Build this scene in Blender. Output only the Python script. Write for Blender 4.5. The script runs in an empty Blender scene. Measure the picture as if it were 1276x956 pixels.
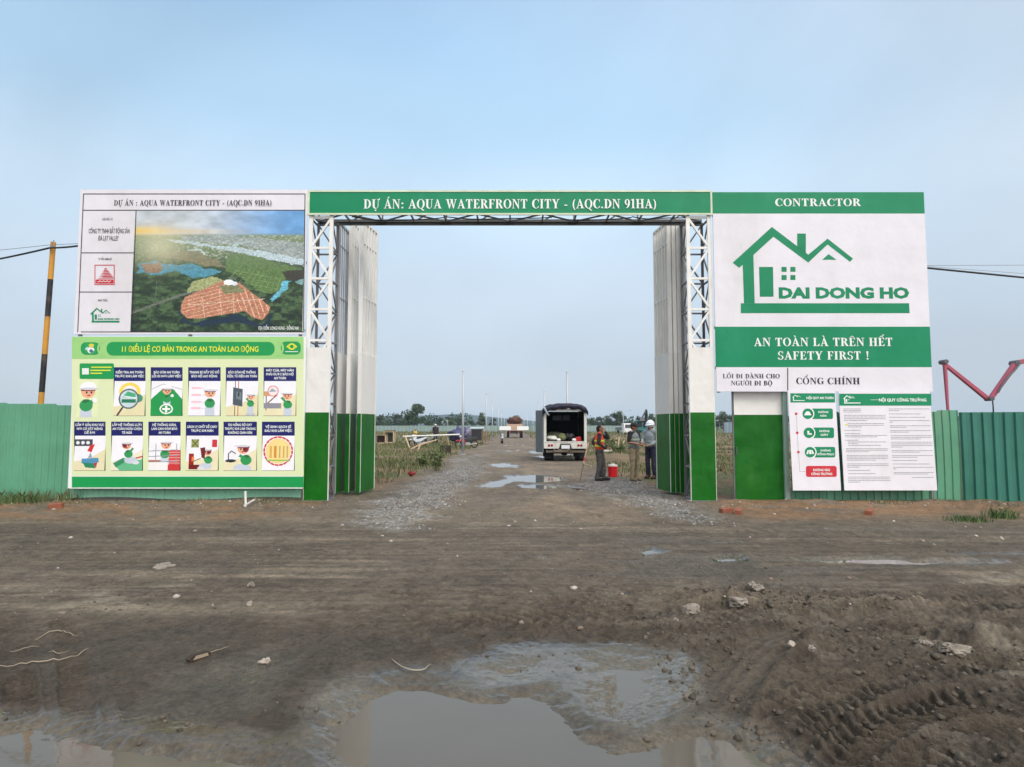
import bpy, bmesh, math, random, unicodedata
import numpy as np
from mathutils import Vector, Matrix
rad = math.radians
SC = bpy.context.scene
COL = SC.collection
# ------------------------------------------------------------------ camera, sky, sun, exposure
F, CX, CY, EYE, PITCH = 790.0, 638.0, 478.0, 1.6, rad(3.91)
cam_data = bpy.data.cameras.new('camera')
cam_data.sensor_width = 36.0
cam_data.lens = F / 1276.0 * 36.0
cam_data.clip_start = 0.05
cam_data.clip_end = 12000
cam = bpy.data.objects.new('camera', cam_data)
COL.objects.link(cam)
cam.location = (0, 0, EYE)
cam.rotation_euler = (rad(90) + PITCH, 0, 0)
SC.camera = cam

SUN_EL, SUN_AZ = rad(48), rad(152)        # azimuth clockwise from +Y (north): behind the camera, to its right
world = bpy.data.worlds.new('World')
SC.world = world
world.use_nodes = True
wn, wl = world.node_tree.nodes, world.node_tree.links
wn.clear()
sky = wn.new('ShaderNodeTexSky')
sky.sky_type = 'NISHITA'
sky.sun_disc = False
sky.sun_elevation = SUN_EL
sky.sun_rotation = SUN_AZ
sky.air_density = 1.3
sky.dust_density = 2.0
sky.ozone_density = 1.5
tc = wn.new('ShaderNodeTexCoord')
sp = wn.new('ShaderNodeSeparateXYZ')
wl.new(tc.outputs['Generated'], sp.inputs[0])
veil = wn.new('ShaderNodeValToRGB')       # thin even cloud: colour by elevation
cr = veil.color_ramp
cr.interpolation = 'EASE'
stops = [(0.0, (.59, .66, .745)), (.10, (.575, .66, .765)), (.20, (.60, .715, .835)), (.31, (.60, .76, .91)),
         (.45, (.45, .66, .87)), (.60, (.36, .58, .83)), (1.0, (.62, .72, .82))]
for i, (p, c) in enumerate(stops):
    e = cr.elements[i] if i < 2 else cr.elements.new(p)
    e.position = p
    e.color = (*c, 1)
wl.new(sp.outputs['Z'], veil.inputs[0])
cloud = wn.new('ShaderNodeTexNoise')
cloud.inputs['Scale'].default_value = 1.5
cloud.inputs['Detail'].default_value = 6
cloud.inputs['Distortion'].default_value = .4
cmap = wn.new('ShaderNodeMapRange')
cmap.inputs['From Min'].default_value = .35
cmap.inputs['From Max'].default_value = .7
cmap.inputs['To Min'].default_value = 9.7
cmap.inputs['To Max'].default_value = 12.6
wl.new(tc.outputs['Generated'], cloud.inputs['Vector'])
wl.new(cloud.outputs[0], cmap.inputs['Value'])
# the thin cloud is brighter on the side of the sun
dot = wn.new('ShaderNodeVectorMath'); dot.operation = 'DOT_PRODUCT'
dot.inputs[1].default_value = (math.sin(SUN_AZ) * math.cos(SUN_EL), math.cos(SUN_AZ) * math.cos(SUN_EL), math.sin(SUN_EL))
wl.new(tc.outputs['Generated'], dot.inputs[0])
glow = wn.new('ShaderNodeMapRange'); glow.interpolation_type = 'SMOOTHSTEP'
glow.inputs['From Min'].default_value = .45
glow.inputs['From Max'].default_value = 1.0
glow.inputs['To Min'].default_value = 1.0
glow.inputs['To Max'].default_value = 3.2
wl.new(dot.outputs['Value'], glow.inputs['Value'])
mul0 = wn.new('ShaderNodeMath'); mul0.operation = 'MULTIPLY'
wl.new(cmap.outputs[0], mul0.inputs[0]); wl.new(glow.outputs[0], mul0.inputs[1])
scl = wn.new('ShaderNodeVectorMath'); scl.operation = 'SCALE'
warm = wn.new('ShaderNodeMapRange')       # away from the blue, towards the sun, the veil turns to a warm white
warm.inputs['From Min'].default_value = -.15
warm.inputs['From Max'].default_value = .55
wl.new(dot.outputs['Value'], warm.inputs['Value'])
wmx = wn.new('ShaderNodeMix'); wmx.data_type = 'RGBA'
wmx.inputs['B'].default_value = (.73, .715, .715, 1)
wl.new(warm.outputs[0], wmx.inputs['Factor']); wl.new(veil.outputs[0], wmx.inputs['A'])
wl.new(wmx.outputs['Result'], scl.inputs[0])
wl.new(mul0.outputs[0], scl.inputs['Scale'])
mx = wn.new('ShaderNodeMix'); mx.data_type = 'RGBA'
mx.inputs['Factor'].default_value = .88
wl.new(sky.outputs[0], mx.inputs['A'])
wl.new(scl.outputs[0], mx.inputs['B'])
bg = wn.new('ShaderNodeBackground')
bg.inputs['Strength'].default_value = .1
wl.new(mx.outputs['Result'], bg.inputs[0])
wo = wn.new('ShaderNodeOutputWorld')
wl.new(bg.outputs[0], wo.inputs[0])
sun_d = bpy.data.lights.new('sun', 'SUN')
sun_d.energy = 1.6
sun_d.angle = rad(22)
sun_d.color = (1, .94, .86)
sun = bpy.data.objects.new('sun', sun_d)
COL.objects.link(sun)
sun.rotation_euler = (rad(90) - SUN_EL, 0, -SUN_AZ + math.pi)
SC.view_settings.view_transform = 'Standard'
SC.view_settings.look = 'None'
SC.view_settings.gamma = 1
SC.view_settings.exposure = 0.0
SC.cycles.volume_bounces = 1
SC.cycles.max_bounces = 6
SC.cycles.use_denoising = True

# ------------------------------------------------------------------ helpers
CT, ST = math.cos(PITCH), math.sin(PITCH)
def ray(px, py):
    u, v = (px - CX) / F, (CY - py) / F
    return Vector((u, CT - ST * v, ST + CT * v))
def P(px, py, Y):                       # the point on the upright plane y = Y seen at a photo pixel
    r = ray(px, py)
    return r * (Y / r.y) + Vector((0, 0, EYE))
def G(px, py, z=0.0):                   # the point on the ground
    r = ray(px, py)
    return r * ((z - EYE) / r.z) + Vector((0, 0, EYE))
def tag(o, label=None, cat=None, group=None, kind=None):
    if label: o['label'] = label
    if cat: o['category'] = cat
    if group: o['group'] = group
    if kind: o['kind'] = kind
    return o
def empty(name, loc, rz=0):
    o = bpy.data.objects.new(name, None)
    o.empty_display_size = .2
    COL.objects.link(o)
    o.location = loc
    o.rotation_euler = (0, 0, rz)
    return o
KIDS = {}
def kids(o): return KIDS.get(o.name, [])
def adopt(o, parent):
    o.parent = parent
    KIDS.setdefault(parent.name, []).append(o)
def copy_tree(o, parent=None):
    c = o.copy()
    COL.objects.link(c)
    if parent: adopt(c, parent)
    for k in kids(o): copy_tree(k, c)
    return c
def wloc(o):
    v = Vector((0, 0, 0))
    while o:
        v += o.location
        o = o.parent
    return v
class MB:
    def __init__(s): s.v, s.f = [], []
    def add(s, vs, fs):
        b = len(s.v)
        s.v += [tuple(v) for v in vs]
        s.f += [tuple(i + b for i in f) for f in fs]
        return s
    def box(s, c, d, rot=None):
        vs = [Vector((x * d[0] / 2, y * d[1] / 2, z * d[2] / 2)) for x in (-1, 1) for y in (-1, 1) for z in (-1, 1)]
        if rot is not None: vs = [rot @ v for v in vs]
        c = Vector(c)
        return s.add([v + c for v in vs], [(0, 1, 3, 2), (4, 6, 7, 5), (0, 4, 5, 1), (2, 3, 7, 6), (0, 2, 6, 4), (1, 5, 7, 3)])
    def box2(s, a, b):
        a, b = Vector(a), Vector(b)
        d = b - a
        return s.box((a + b) / 2, (abs(d.x), abs(d.y), abs(d.z)))
    def bar(s, p, q, w, h=None, roll=0):
        p, q = Vector(p), Vector(q)
        d = q - p
        h = h or w
        rot = d.to_track_quat('Y', 'Z').to_matrix() @ Matrix.Rotation(roll, 3, 'Y')
        return s.box((p + q) / 2, (w, d.length, h), rot)
    def tube(s, p, q, r, r2=None, n=10, cap=True):
        p, q = Vector(p), Vector(q)
        r2 = r if r2 is None else r2
        rot = (q - p).to_track_quat('Z', 'Y').to_matrix()
        vs = []
        for c, rr in ((p, r), (q, r2)):
            for k in range(n):
                a = 2 * math.pi * k / n
                vs.append(c + rot @ Vector((rr * math.cos(a), rr * math.sin(a), 0)))
        fs = [(k, (k + 1) % n, n + (k + 1) % n, n + k) for k in range(n)]
        if cap: fs += [tuple(range(n - 1, -1, -1)), tuple(range(n, 2 * n))]
        return s.add(vs, fs)
    def path(s, pts, r, n=6):
        pts = [Vector(p) for p in pts]
        m = len(pts)
        vs = []
        for i, p in enumerate(pts):
            d = (pts[min(i + 1, m - 1)] - pts[max(i - 1, 0)])
            rot = d.to_track_quat('Z', 'Y').to_matrix()
            rr = r[i] if isinstance(r, (list, tuple)) else r
            for k in range(n):
                a = 2 * math.pi * k / n
                vs.append(p + rot @ Vector((rr * math.cos(a), rr * math.sin(a), 0)))
        fs = [(i * n + k, i * n + (k + 1) % n, (i + 1) * n + (k + 1) % n, (i + 1) * n + k) for i in range(m - 1) for k in range(n)]
        fs += [tuple(range(n - 1, -1, -1)), tuple(range((m - 1) * n, m * n))]
        return s.add(vs, fs)
    def ball(s, c, r, nu=12, nv=8, rot=None):
        if not hasattr(r, '__len__'): r = (r, r, r)
        c = Vector(c)
        vs = [(0, 0, r[2])]
        for j in range(1, nv):
            t = math.pi * j / nv
            for i in range(nu):
                a = 2 * math.pi * i / nu
                vs.append((r[0] * math.sin(t) * math.cos(a), r[1] * math.sin(t) * math.sin(a), r[2] * math.cos(t)))
        vs.append((0, 0, -r[2]))
        vs = [Vector(v) for v in vs]
        if rot is not None: vs = [rot @ v for v in vs]
        fs = [(0, 1 + i, 1 + (i + 1) % nu) for i in range(nu)]
        for j in range(nv - 2):
            for i in range(nu):
                a, b = 1 + j * nu + i, 1 + j * nu + (i + 1) % nu
                fs.append((a, a + nu, b + nu, b))
        l = len(vs) - 1
        fs += [(l, l - nu + (i + 1) % nu, l - nu + i) for i in range(nu)]
        return s.add([v + c for v in vs], fs)
    def lathe(s, c, prof, n=16, axis='Z', arc=None):
        c = Vector(c)
        vs, fs = [], []
        for (r, h) in prof:
            for k in range(n):
                a = 2 * math.pi * k / n
                x, y = r * math.cos(a), r * math.sin(a)
                v = {'Z': (x, y, h), 'X': (h, x, y), 'Y': (x, h, y)}[axis]
                vs.append(c + Vector(v))
        for j in range(len(prof) - 1):
            for k in range(n):
                fs.append((j * n + k, j * n + (k + 1) % n, (j + 1) * n + (k + 1) % n, (j + 1) * n + k))
        return s.add(vs, fs)
    def poly(s, pts): return s.add(pts, [tuple(range(len(pts)))])
    def prism(s, xz, y0, y1):           # outline in x,z pushed along y
        n = len(xz)
        vs = [(x, y0, z) for x, z in xz] + [(x, y1, z) for x, z in xz]
        fs = [tuple(range(n)), tuple(range(2 * n - 1, n - 1, -1))] + [(k, n + k, n + (k + 1) % n, (k + 1) % n) for k in range(n)]
        return s.add(vs, fs)
    def prism_x(s, yz, x0, x1):
        n = len(yz)
        vs = [(x0, y, z) for y, z in yz] + [(x1, y, z) for y, z in yz]
        fs = [tuple(range(n)), tuple(range(2 * n - 1, n - 1, -1))] + [(k, n + k, n + (k + 1) % n, (k + 1) % n) for k in range(n)]
        return s.add(vs, fs)
    def mesh(s, name):
        me = bpy.data.meshes.new(name)
        me.from_pydata(s.v, [], s.f)
        bm = bmesh.new(); bm.from_mesh(me)
        bmesh.ops.recalc_face_normals(bm, faces=bm.faces)
        bm.to_mesh(me); bm.free()
        return me
    def build(s, name, mat, parent=None, local=False, smooth=False, bevel=0, origin=None):
        """verts are in world coordinates (local=False) or already in the parent's"""
        if parent is not None and not local:
            o = wloc(parent)
            s.v = [(v[0] - o.x, v[1] - o.y, v[2] - o.z) for v in s.v]
        if origin is not None:
            s.v = [(v[0] - origin[0], v[1] - origin[1], v[2] - origin[2]) for v in s.v]
        me = s.mesh(name)
        return link(name, me, mat, parent, smooth, bevel, origin)
def link(name, me, mat, parent=None, smooth=False, bevel=0, origin=None):
    if mat is not None and not me.materials: me.materials.append(mat)
    if smooth: me.polygons.foreach_set('use_smooth', [True] * len(me.polygons))
    ob = bpy.data.objects.new(name, me)
    COL.objects.link(ob)
    if origin is not None: ob.location = origin
    if parent is not None: adopt(ob, parent)
    if bevel:
        b = ob.modifiers.new('bevel', 'BEVEL')
        b.width = bevel; b.segments = 2; b.limit_method = 'ANGLE'
    return ob
def np_mesh(name, verts, faces, colors=None, smooth=False, attrs=None, face_colors=None):
    me = bpy.data.meshes.new(name)
    verts = np.asarray(verts, np.float32); faces = np.asarray(faces, np.int32)
    nf, k = faces.shape
    me.vertices.add(len(verts)); me.vertices.foreach_set('co', verts.ravel())
    me.loops.add(nf * k); me.loops.foreach_set('vertex_index', faces.ravel())
    me.polygons.add(nf)
    me.polygons.foreach_set('loop_start', np.arange(0, nf * k, k, dtype=np.int32))
    if smooth: me.polygons.foreach_set('use_smooth', np.ones(nf, bool))
    me.update(calc_edges=True)
    if colors is not None:
        a = me.color_attributes.new('tint', 'FLOAT_COLOR', 'POINT')
        c = np.ones((len(verts), 4), np.float32); c[:, :3] = colors
        a.data.foreach_set('color', c.ravel())
    if face_colors is not None:
        a = me.color_attributes.new('tint', 'FLOAT_COLOR', 'CORNER')
        c = np.ones((nf * k, 4), np.float32); c[:, :3] = np.repeat(face_colors, k, 0)
        a.data.foreach_set('color', c.ravel())
    for n, v in (attrs or {}).items():
        a = me.attributes.new(n, 'FLOAT', 'POINT')
        a.data.foreach_set('value', np.asarray(v, np.float32))
    return me
def lin(c):
    return tuple(((x / 255) / 12.92 if x <= 10 else (((x / 255) + .055) / 1.055) ** 2.4) for x in c)
MATS = {}
def M(name, col, rough=.6, var=.18, scale=3.0, bump=0.0, bscale=None, metal=0.0, stain=None, stain_amt=.5, stain_scale=1.5, coat=0, emit=None, two=False, tint=False, detail=5, spec=.5):
    """procedural paint/cloth/earth: base colour broken up by two noises, roughness broken up too, optional bump and stains"""
    if name in MATS: return MATS[name]
    m = bpy.data.materials.new(name)
    m.use_nodes = True
    n, l = m.node_tree.nodes, m.node_tree.links
    b = n['Principled BSDF']
    co = n.new('ShaderNodeTexCoord')
    ns = n.new('ShaderNodeTexNoise'); ns.inputs['Scale'].default_value = scale; ns.inputs['Detail'].default_value = detail; ns.inputs['Roughness'].default_value = .65
    l.new(co.outputs['Object'], ns.inputs['Vector'])
    mr = n.new('ShaderNodeMapRange')
    mr.inputs['From Min'].default_value = .3; mr.inputs['From Max'].default_value = .7
    mr.inputs['To Min'].default_value = 1 - var; mr.inputs['To Max'].default_value = 1 + var * .6
    l.new(ns.outputs[0], mr.inputs['Value'])
    sc_ = n.new('ShaderNodeVectorMath'); sc_.operation = 'SCALE'
    if tint:
        at = n.new('ShaderNodeAttribute'); at.attribute_name = 'tint'
        l.new(at.outputs['Color'], sc_.inputs[0])
    else: sc_.inputs[0].default_value = col
    l.new(mr.outputs[0], sc_.inputs['Scale'])
    out = sc_.outputs[0]
    if stain:
        n2 = n.new('ShaderNodeTexNoise'); n2.inputs['Scale'].default_value = stain_scale; n2.inputs['Detail'].default_value = 8; n2.inputs['Roughness'].default_value = .7
        mp = n.new('ShaderNodeMapping'); mp.inputs['Scale'].default_value = (1, 1, .35); mp.inputs['Location'].default_value = (3.1, 1.7, 5.2)
        l.new(co.outputs['Object'], mp.inputs[0]); l.new(mp.outputs[0], n2.inputs['Vector'])
        r2 = n.new('ShaderNodeMapRange'); r2.inputs['From Min'].default_value = .5; r2.inputs['From Max'].default_value = .75
        r2.inputs['To Max'].default_value = stain_amt
        l.new(n2.outputs[0], r2.inputs['Value'])
        mxx = n.new('ShaderNodeMix'); mxx.data_type = 'RGBA'
        l.new(r2.outputs[0], mxx.inputs['Factor']); l.new(out, mxx.inputs['A'])
        mxx.inputs['B'].default_value = (*stain, 1)
        out = mxx.outputs['Result']
    l.new(out, b.inputs['Base Color'])
    rr = n.new('ShaderNodeMapRange'); rr.inputs['To Min'].default_value = max(.02, rough - .12); rr.inputs['To Max'].default_value = min(1, rough + .12)
    l.new(ns.outputs[0], rr.inputs['Value']); l.new(rr.outputs[0], b.inputs['Roughness'])
    b.inputs['Metallic'].default_value = metal
    b.inputs['Specular IOR Level'].default_value = spec
    if coat: b.inputs['Coat Weight'].default_value = coat
    if bump:
        nb = n.new('ShaderNodeTexNoise'); nb.inputs['Scale'].default_value = bscale or scale * 4; nb.inputs['Detail'].default_value = 4
        l.new(co.outputs['Object'], nb.inputs['Vector'])
        bp = n.new('ShaderNodeBump'); bp.inputs['Strength'].default_value = 1; bp.inputs['Distance'].default_value = bump
        l.new(nb.outputs[0], bp.inputs['Height']); l.new(bp.outputs[0], b.inputs['Normal'])
    MATS[name] = m
    return m
def S(name, rgb, k=1.0, **kw): return M(name, tuple(min(.85, c * k) for c in lin(rgb)), **kw)
# numpy noise
def _h(ix, iy, s):
    n = (ix.astype(np.int64) * 374761393 + iy.astype(np.int64) * 668265263 + s * 1442695041) & 0xffffffff
    n = ((n ^ (n >> 13)) * 1274126177) & 0xffffffff
    return ((n ^ (n >> 16)) & 0xffff) / 65535.0
def vn(x, y, s=0):
    ix, iy = np.floor(x), np.floor(y)
    fx, fy = x - ix, y - iy
    fx = fx * fx * fx * (fx * (fx * 6 - 15) + 10); fy = fy * fy * fy * (fy * (fy * 6 - 15) + 10)
    a, b = _h(ix, iy, s), _h(ix + 1, iy, s)
    c, d = _h(ix, iy + 1, s), _h(ix + 1, iy + 1, s)
    return (a + (b - a) * fx) * (1 - fy) + (c + (d - c) * fx) * fy
def fbm(x, y, s=0, o=5, g=.5):
    t = np.zeros_like(x); a = 1; tot = 0
    for k in range(o):
        t += a * (vn(x * 2 ** k + 17.3 * k, y * 2 ** k - 9.1 * k, s + k * 7) * 2 - 1); tot += a; a *= g
    return t / tot
def sst(a, b, x):
    t = np.clip((x - a) / (b - a), 0, 1)
    return t * t * (3 - 2 * t)
def sdf(poly, x, y):                    # signed distance to a polygon, negative inside
    poly = np.asarray(poly, float); n = len(poly)
    d = np.full(x.shape, 1e18); ins = np.zeros(x.shape, bool)
    for i in range(n):
        ax, ay = poly[i]; bx, by = poly[(i + 1) % n]
        ex, ey = bx - ax, by - ay
        t = np.clip(((x - ax) * ex + (y - ay) * ey) / (ex * ex + ey * ey + 1e-12), 0, 1)
        d = np.minimum(d, (x - ax - t * ex) ** 2 + (y - ay - t * ey) ** 2)
        c = ((ay > y) != (by > y)) & (x < (bx - ax) * (y - ay) / (by - ay + 1e-15) + ax)
        ins ^= c
    return np.where(ins, -1, 1) * np.sqrt(d)
def track_uv(pts, x, y):                # lateral offset and arc length along a polyline
    pts = np.asarray(pts, float)
    best = np.full(x.shape, 1e18); U = np.full(x.shape, 1e9); S_ = np.zeros(x.shape); acc = 0
    for i in range(len(pts) - 1):
        a, b = pts[i], pts[i + 1]
        e = b - a; L = np.hypot(*e)
        t = np.clip(((x - a[0]) * e[0] + (y - a[1]) * e[1]) / L ** 2, 0, 1)
        dx, dy = x - a[0] - t * e[0], y - a[1] - t * e[1]
        d = dx * dx + dy * dy
        sg = np.sign(e[0] * dy - e[1] * dx)
        m = d < best
        best = np.where(m, d, best); U = np.where(m, sg * np.sqrt(d), U); S_ = np.where(m, acc + t * L, S_)
        acc += L
    return U, S_
def smooth_line(pts, n=8):
    pts = np.asarray(pts, float); out = []
    q = np.vstack([2 * pts[0] - pts[1], pts, 2 * pts[-1] - pts[-2]])
    for i in range(1, len(q) - 2):
        for k in range(n):
            t = k / n
            out.append(.5 * (2 * q[i] + (q[i + 1] - q[i - 1]) * t + (2 * q[i - 1] - 5 * q[i] + 4 * q[i + 1] - q[i + 2]) * t ** 2 + (-q[i - 1] + 3 * q[i] - 3 * q[i + 1] + q[i + 2]) * t ** 3))
    out.append(pts[-1])
    return np.array(out)
def GP(pts): return [tuple(G(*p))[:2] for p in pts]
def fast_grid(ax, ay): pass
# ------------------------------------------------------------------ ground
PUDDLES = [
  [(300, 1040), (352, 952), (398, 918), (430, 888), (458, 868), (500, 851), (540, 857), (600, 864), (650, 851), (700, 858), (722, 880), (735, 905), (765, 918), (830, 905), (900, 920), (950, 950), (985, 1040)],
  [(-160, 940), (-60, 918), (30, 912), (80, 917), (132, 924), (200, 930), (260, 936), (330, 948), (370, 1000), (330, 1040), (-200, 1040)],
  [(215, 870), (262, 838), (318, 826), (322, 842), (285, 884), (235, 900)],
  [(598, 832), (650, 815), (700, 812), (704, 838), (660, 846), (612, 850)],
  [(715, 815), (775, 812), (835, 822), (848, 860), (836, 880), (790, 908), (745, 896), (720, 862)],
  [(785, 684), (812, 681), (832, 687), (802, 693)], [(880, 693), (925, 690), (935, 699), (890, 701)],
  [(985, 695), (1080, 692), (1180, 695), (1290, 699), (1320, 702), (1150, 702), (1060, 700), (1000, 699)],
  [(1160, 686), (1276, 688), (1330, 693), (1200, 691)], [(640, 694), (682, 692), (684, 696)],
  [(735, 737), (782, 734), (790, 740), (750, 744)], [(890, 675), (925, 673), (930, 676), (895, 678)],
  [(588, 606), (612, 599), (640, 594), (664, 590), (662, 594), (640, 600), (622, 607)],
  [(628, 592), (668, 590), (706, 594), (700, 600), (655, 601), (632, 598)], [(640, 602), (690, 603), (706, 606), (690, 609), (650, 608)],
  [(700, 604), (738, 608), (720, 611)], [(606, 578), (628, 576), (648, 580), (646, 583), (620, 582)],
  [(614, 562), (650, 560), (645, 563)], [(657, 562), (676, 561), (678, 565), (662, 565)], [(620, 555), (656, 554), (650, 556)], [(660, 568), (678, 567), (680, 571)],
]
WATER_Z = -.03
def ground_fields(X, Y):
    """height, albedo, wetness and stoniness of the ground at world x, y"""
    R = np.hypot(X, Y)
    wx = X + .10 * fbm(X * 2.2, Y * 2.2, 31, 4); wy = Y + .10 * fbm(X * 2.2, Y * 2.2, 47, 4)
    far = sst(14, 40, R)
    h = .010 * fbm(X * .5, Y * .5, 3, 4) + .006 * fbm(X * 5, Y * 5, 5, 4) * (1 - far)
    # ---- zones
    near = 1 - sst(4.6, 6.2, wy + .35 * fbm(X * .6, Y * .6, 9))
    cross = sst(5.6, 7.0, wy) * (1 - sst(10.0, 11.0, wy))
    rx = X - .12
    road = (1 - sst(2.0, 3.4, np.abs(rx + .5 * fbm(X * .4, Y * .4, 21)))) * sst(10.2, 11.5, wy)
    road_far = (1 - sst(1.9, 2.7, np.abs(rx + .4 * fbm(X * .3, Y * .3, 21)))) * sst(10.2, 11.5, wy)
    roughm = sst(.55, 1.5, X - .55 * (Y - 3.2) * 0 + .3 * fbm(X, Y, 77)) * (1 - sst(5.6, 6.6, Y)) * sst(-6, -1, Y)
    roughm *= .35 + .65 * sst(.2, 1.8, X + .5 * (4.6 - Y))
    clod = fbm(X * 4.2, Y * 4.2, 61, 5, .55)
    clod2 = 1 - np.abs(fbm(X * 9, Y * 9, 67, 4, .6)) * 2
    clod3 = 1 - np.abs(fbm(X * 17, Y * 17, 69, 4, .6)) * 2
    h += roughm * (.036 * clod + .022 * (clod2 - .5) + .010 * (clod3 - .5) + .018 + .022 * fbm(X * 1.5, Y * 1.5, 71, 3))
    h += near * (1 - roughm) * (.010 * fbm(X * 6, Y * 6, 73, 5, .6) + .006 * (clod3 - .6))
    mid = (1 - near) * (1 - sst(9, 12, Y))
    h += mid * (.007 * fbm(X * .8, Y * 9, 15, 4) + .006 * fbm(X * 7, Y * 9, 16, 4, .6))
    h += sst(10, 12, Y) * (1 - far) * .010 * fbm(X * 3, Y * 3, 17, 5)
    lineh = np.zeros_like(X); dark = np.zeros_like(X); lite = np.zeros_like(X)
    def lug(pts, w, pitch, dep, chev, sharp=1.0):
        U, S_ = track_uv(smooth_line(GP(pts)), X, Y)
        U = U + .012 * fbm(X * 6, Y * 6, 91, 3)
        q = np.abs(U) / (w / 2)
        win = 1 - sst(.8, 1.1, q)
        brk = .30 + .70 * sst(-.30, .30, fbm(X * 1.7, Y * 1.7, int(pitch * 999), 3))
        ph = S_ / pitch + chev * q + .55 * fbm(X * 4, Y * 4, 93, 3)
        t = np.abs((ph % 1) - .5) * 2
        tri = sst(.25, .75, t)
        berm = np.exp(-((q - 1.15) / .16) ** 2)
        hh = win * brk * (-dep * .55 + dep * (tri - .5)) + berm * brk * dep * .5
        return hh, win * brk * (1 - tri)
    def add_lug(*a):
        nonlocal lineh, dark
        hh, dk = lug(*a)
        lineh = lineh + hh; dark = np.maximum(dark, dk)
    add_lug([(925, 975), (1010, 895), (1130, 852), (1320, 835)], .34, .085, .045, 1.0)
    add_lug([(1000, 1000), (1080, 925), (1180, 895), (1330, 880)], .34, .085, .045, -1.0)
    add_lug([(1120, 1010), (1200, 950), (1330, 925)], .30, .085, .04, 1.0)
    add_lug([(560, 778), (750, 770), (900, 762), (1100, 768), (1320, 742)], .42, .13, .034, 1.2)
    add_lug([(600, 797), (800, 793), (950, 782), (1100, 790)], .34, .12, .030, -1.2)
    add_lug([(700, 752), (900, 744), (1120, 748), (1320, 725)], .36, .13, .028, 1.0)
    add_lug([(10, 775), (22, 850), (32, 945)], .17, .06, .042, .4)
    add_lug([(78, 780), (92, 850), (104, 935)], .17, .06, .042, -.4)
    add_lug([(150, 850), (165, 880), (175, 905)], .14, .06, .020, .4)
    add_lug([(190, 850), (200, 880), (205, 905)], .14, .06, .020, .4)
    add_lug([(1140, 800), (1250, 815), (1330, 850)], .3, .09, .03, 1.)
    def groove(pts, w, dep, ribs=0):
        nonlocal lineh, dark, lite
        U, S_ = track_uv(smooth_line(GP(pts)), X, Y)
        U = U + .02 * fbm(X * 2.5, Y * 2.5, 99, 3)
        q = np.abs(U) / (w / 2)
        win = 1 - sst(.75, 1.05, q)
        berm = np.exp(-((q - 1.2) / .18) ** 2)
        lineh = lineh - win * dep + berm * dep * .8
        if ribs:
            lineh = lineh + win * .006 * np.sin(U / w * ribs * 2 * math.pi)
            dark[:] = np.maximum(dark, .55 * win * (np.sin(U / w * ribs * 2 * math.pi) < -.2))
            lite[:] = np.maximum(lite, win * .9)
        else: dark[:] = np.maximum(dark, win * .6)
        return win
    smoothtrack = groove([(770, 1030), (850, 935), (900, 865), (960, 808), (1050, 778), (1190, 762)], .36, .018, 4)
    groove([(470, 925), (520, 880), (580, 835), (600, 810)], .07, .014)
    groove([(255, 900), (290, 868), (322, 846)], .03, .006)
    groove([(640, 985), (740, 930), (850, 880)], .07, .02)
    groove([(660, 1000), (770, 938), (870, 900)], .05, .015)
    groove([(735, 815), (740, 845), (745, 875)], .10, .012)
    for k, (yy, w) in enumerate([(5.9, .25), (6.6, .18), (7.4, .3), (8.9, .28), (9.5, .2)]):
        U = Y - yy - .15 * np.sin(X * .35 + k) - .1 * fbm(X * .4, Y * .4, 103 + k, 3)
        wnn = np.exp(-(U / w) ** 2) * sst(-.3, .4, fbm(X * .3, Y * .8, 107 + k, 3) + .2)
        lineh = lineh - .006 * wnn; dark = np.maximum(dark, .30 * wnn)
    for xx in (-.75, .75):               # wheel paths of the lane through the gate
        wnn = np.exp(-((rx - xx + .25 * fbm(Y * .2, Y * .1, 5, 2)) / .28) ** 2) * sst(10.5, 12, Y)
        lineh = lineh - .012 * wnn * (1 - sst(40, 80, Y))
    h = h * (1 - .85 * smoothtrack) + lineh * (1 - far)
    # mound of loose earth along the fences
    berm = (1 - sst(.25, .9, np.abs(Y - 13.15 + .25 * fbm(X * .7, Y * .7, 121, 3)))) * (sst(3.6, 4.8, X) + sst(3.6, 4.8, -X))
    h += berm * (.05 + .07 * fbm(X * 2, Y * 2, 123, 4)) * .8
    h += sst(3.4, 6, np.abs(rx)) * sst(15, 18, Y) * (.08 + .10 * fbm(X * .25, Y * .25, 131, 4)) * (1 - sst(120, 200, R))
    h += .006 + .026 * near
    for (px_, py_, sx, sy, hh) in ((1003, 812, .24, .11, .085), (905, 752, .30, .14, .085), (1235, 806, .45, .14, .10), (925, 742, .4, .2, .05), (1090, 756, .5, .25, .05)):
        c = G(px_, py_)
        g0 = np.exp(-(((wx - c.x) / sx) ** 2 + ((wy - c.y) / sy) ** 2) * 1.2)
        h += hh * g0 * (1 + .8 * fbm(X * 6, Y * 6, 225, 5, .6))
    dents = sst(.12, .36, fbm(X * 8, Y * 13, 227, 4, .6)) * sst(4.2, 4.8, wy) * (1 - sst(6.2, 7.0, wy)) * sst(-2.5, 0, X + .8 * fbm(X * .5, Y * .5, 229, 2))
    h -= .022 * dents; dark[:] = np.maximum(dark, .7 * dents)
    # keep everything clear of the water table, then sink the puddles through it
    h = np.where(Y > 0, np.maximum(h, WATER_Z + .012 + .004 * fbm(X * 5, Y * 5, 133, 2)), h)
    wet = np.zeros_like(X); soak = np.zeros_like(X)
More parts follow.
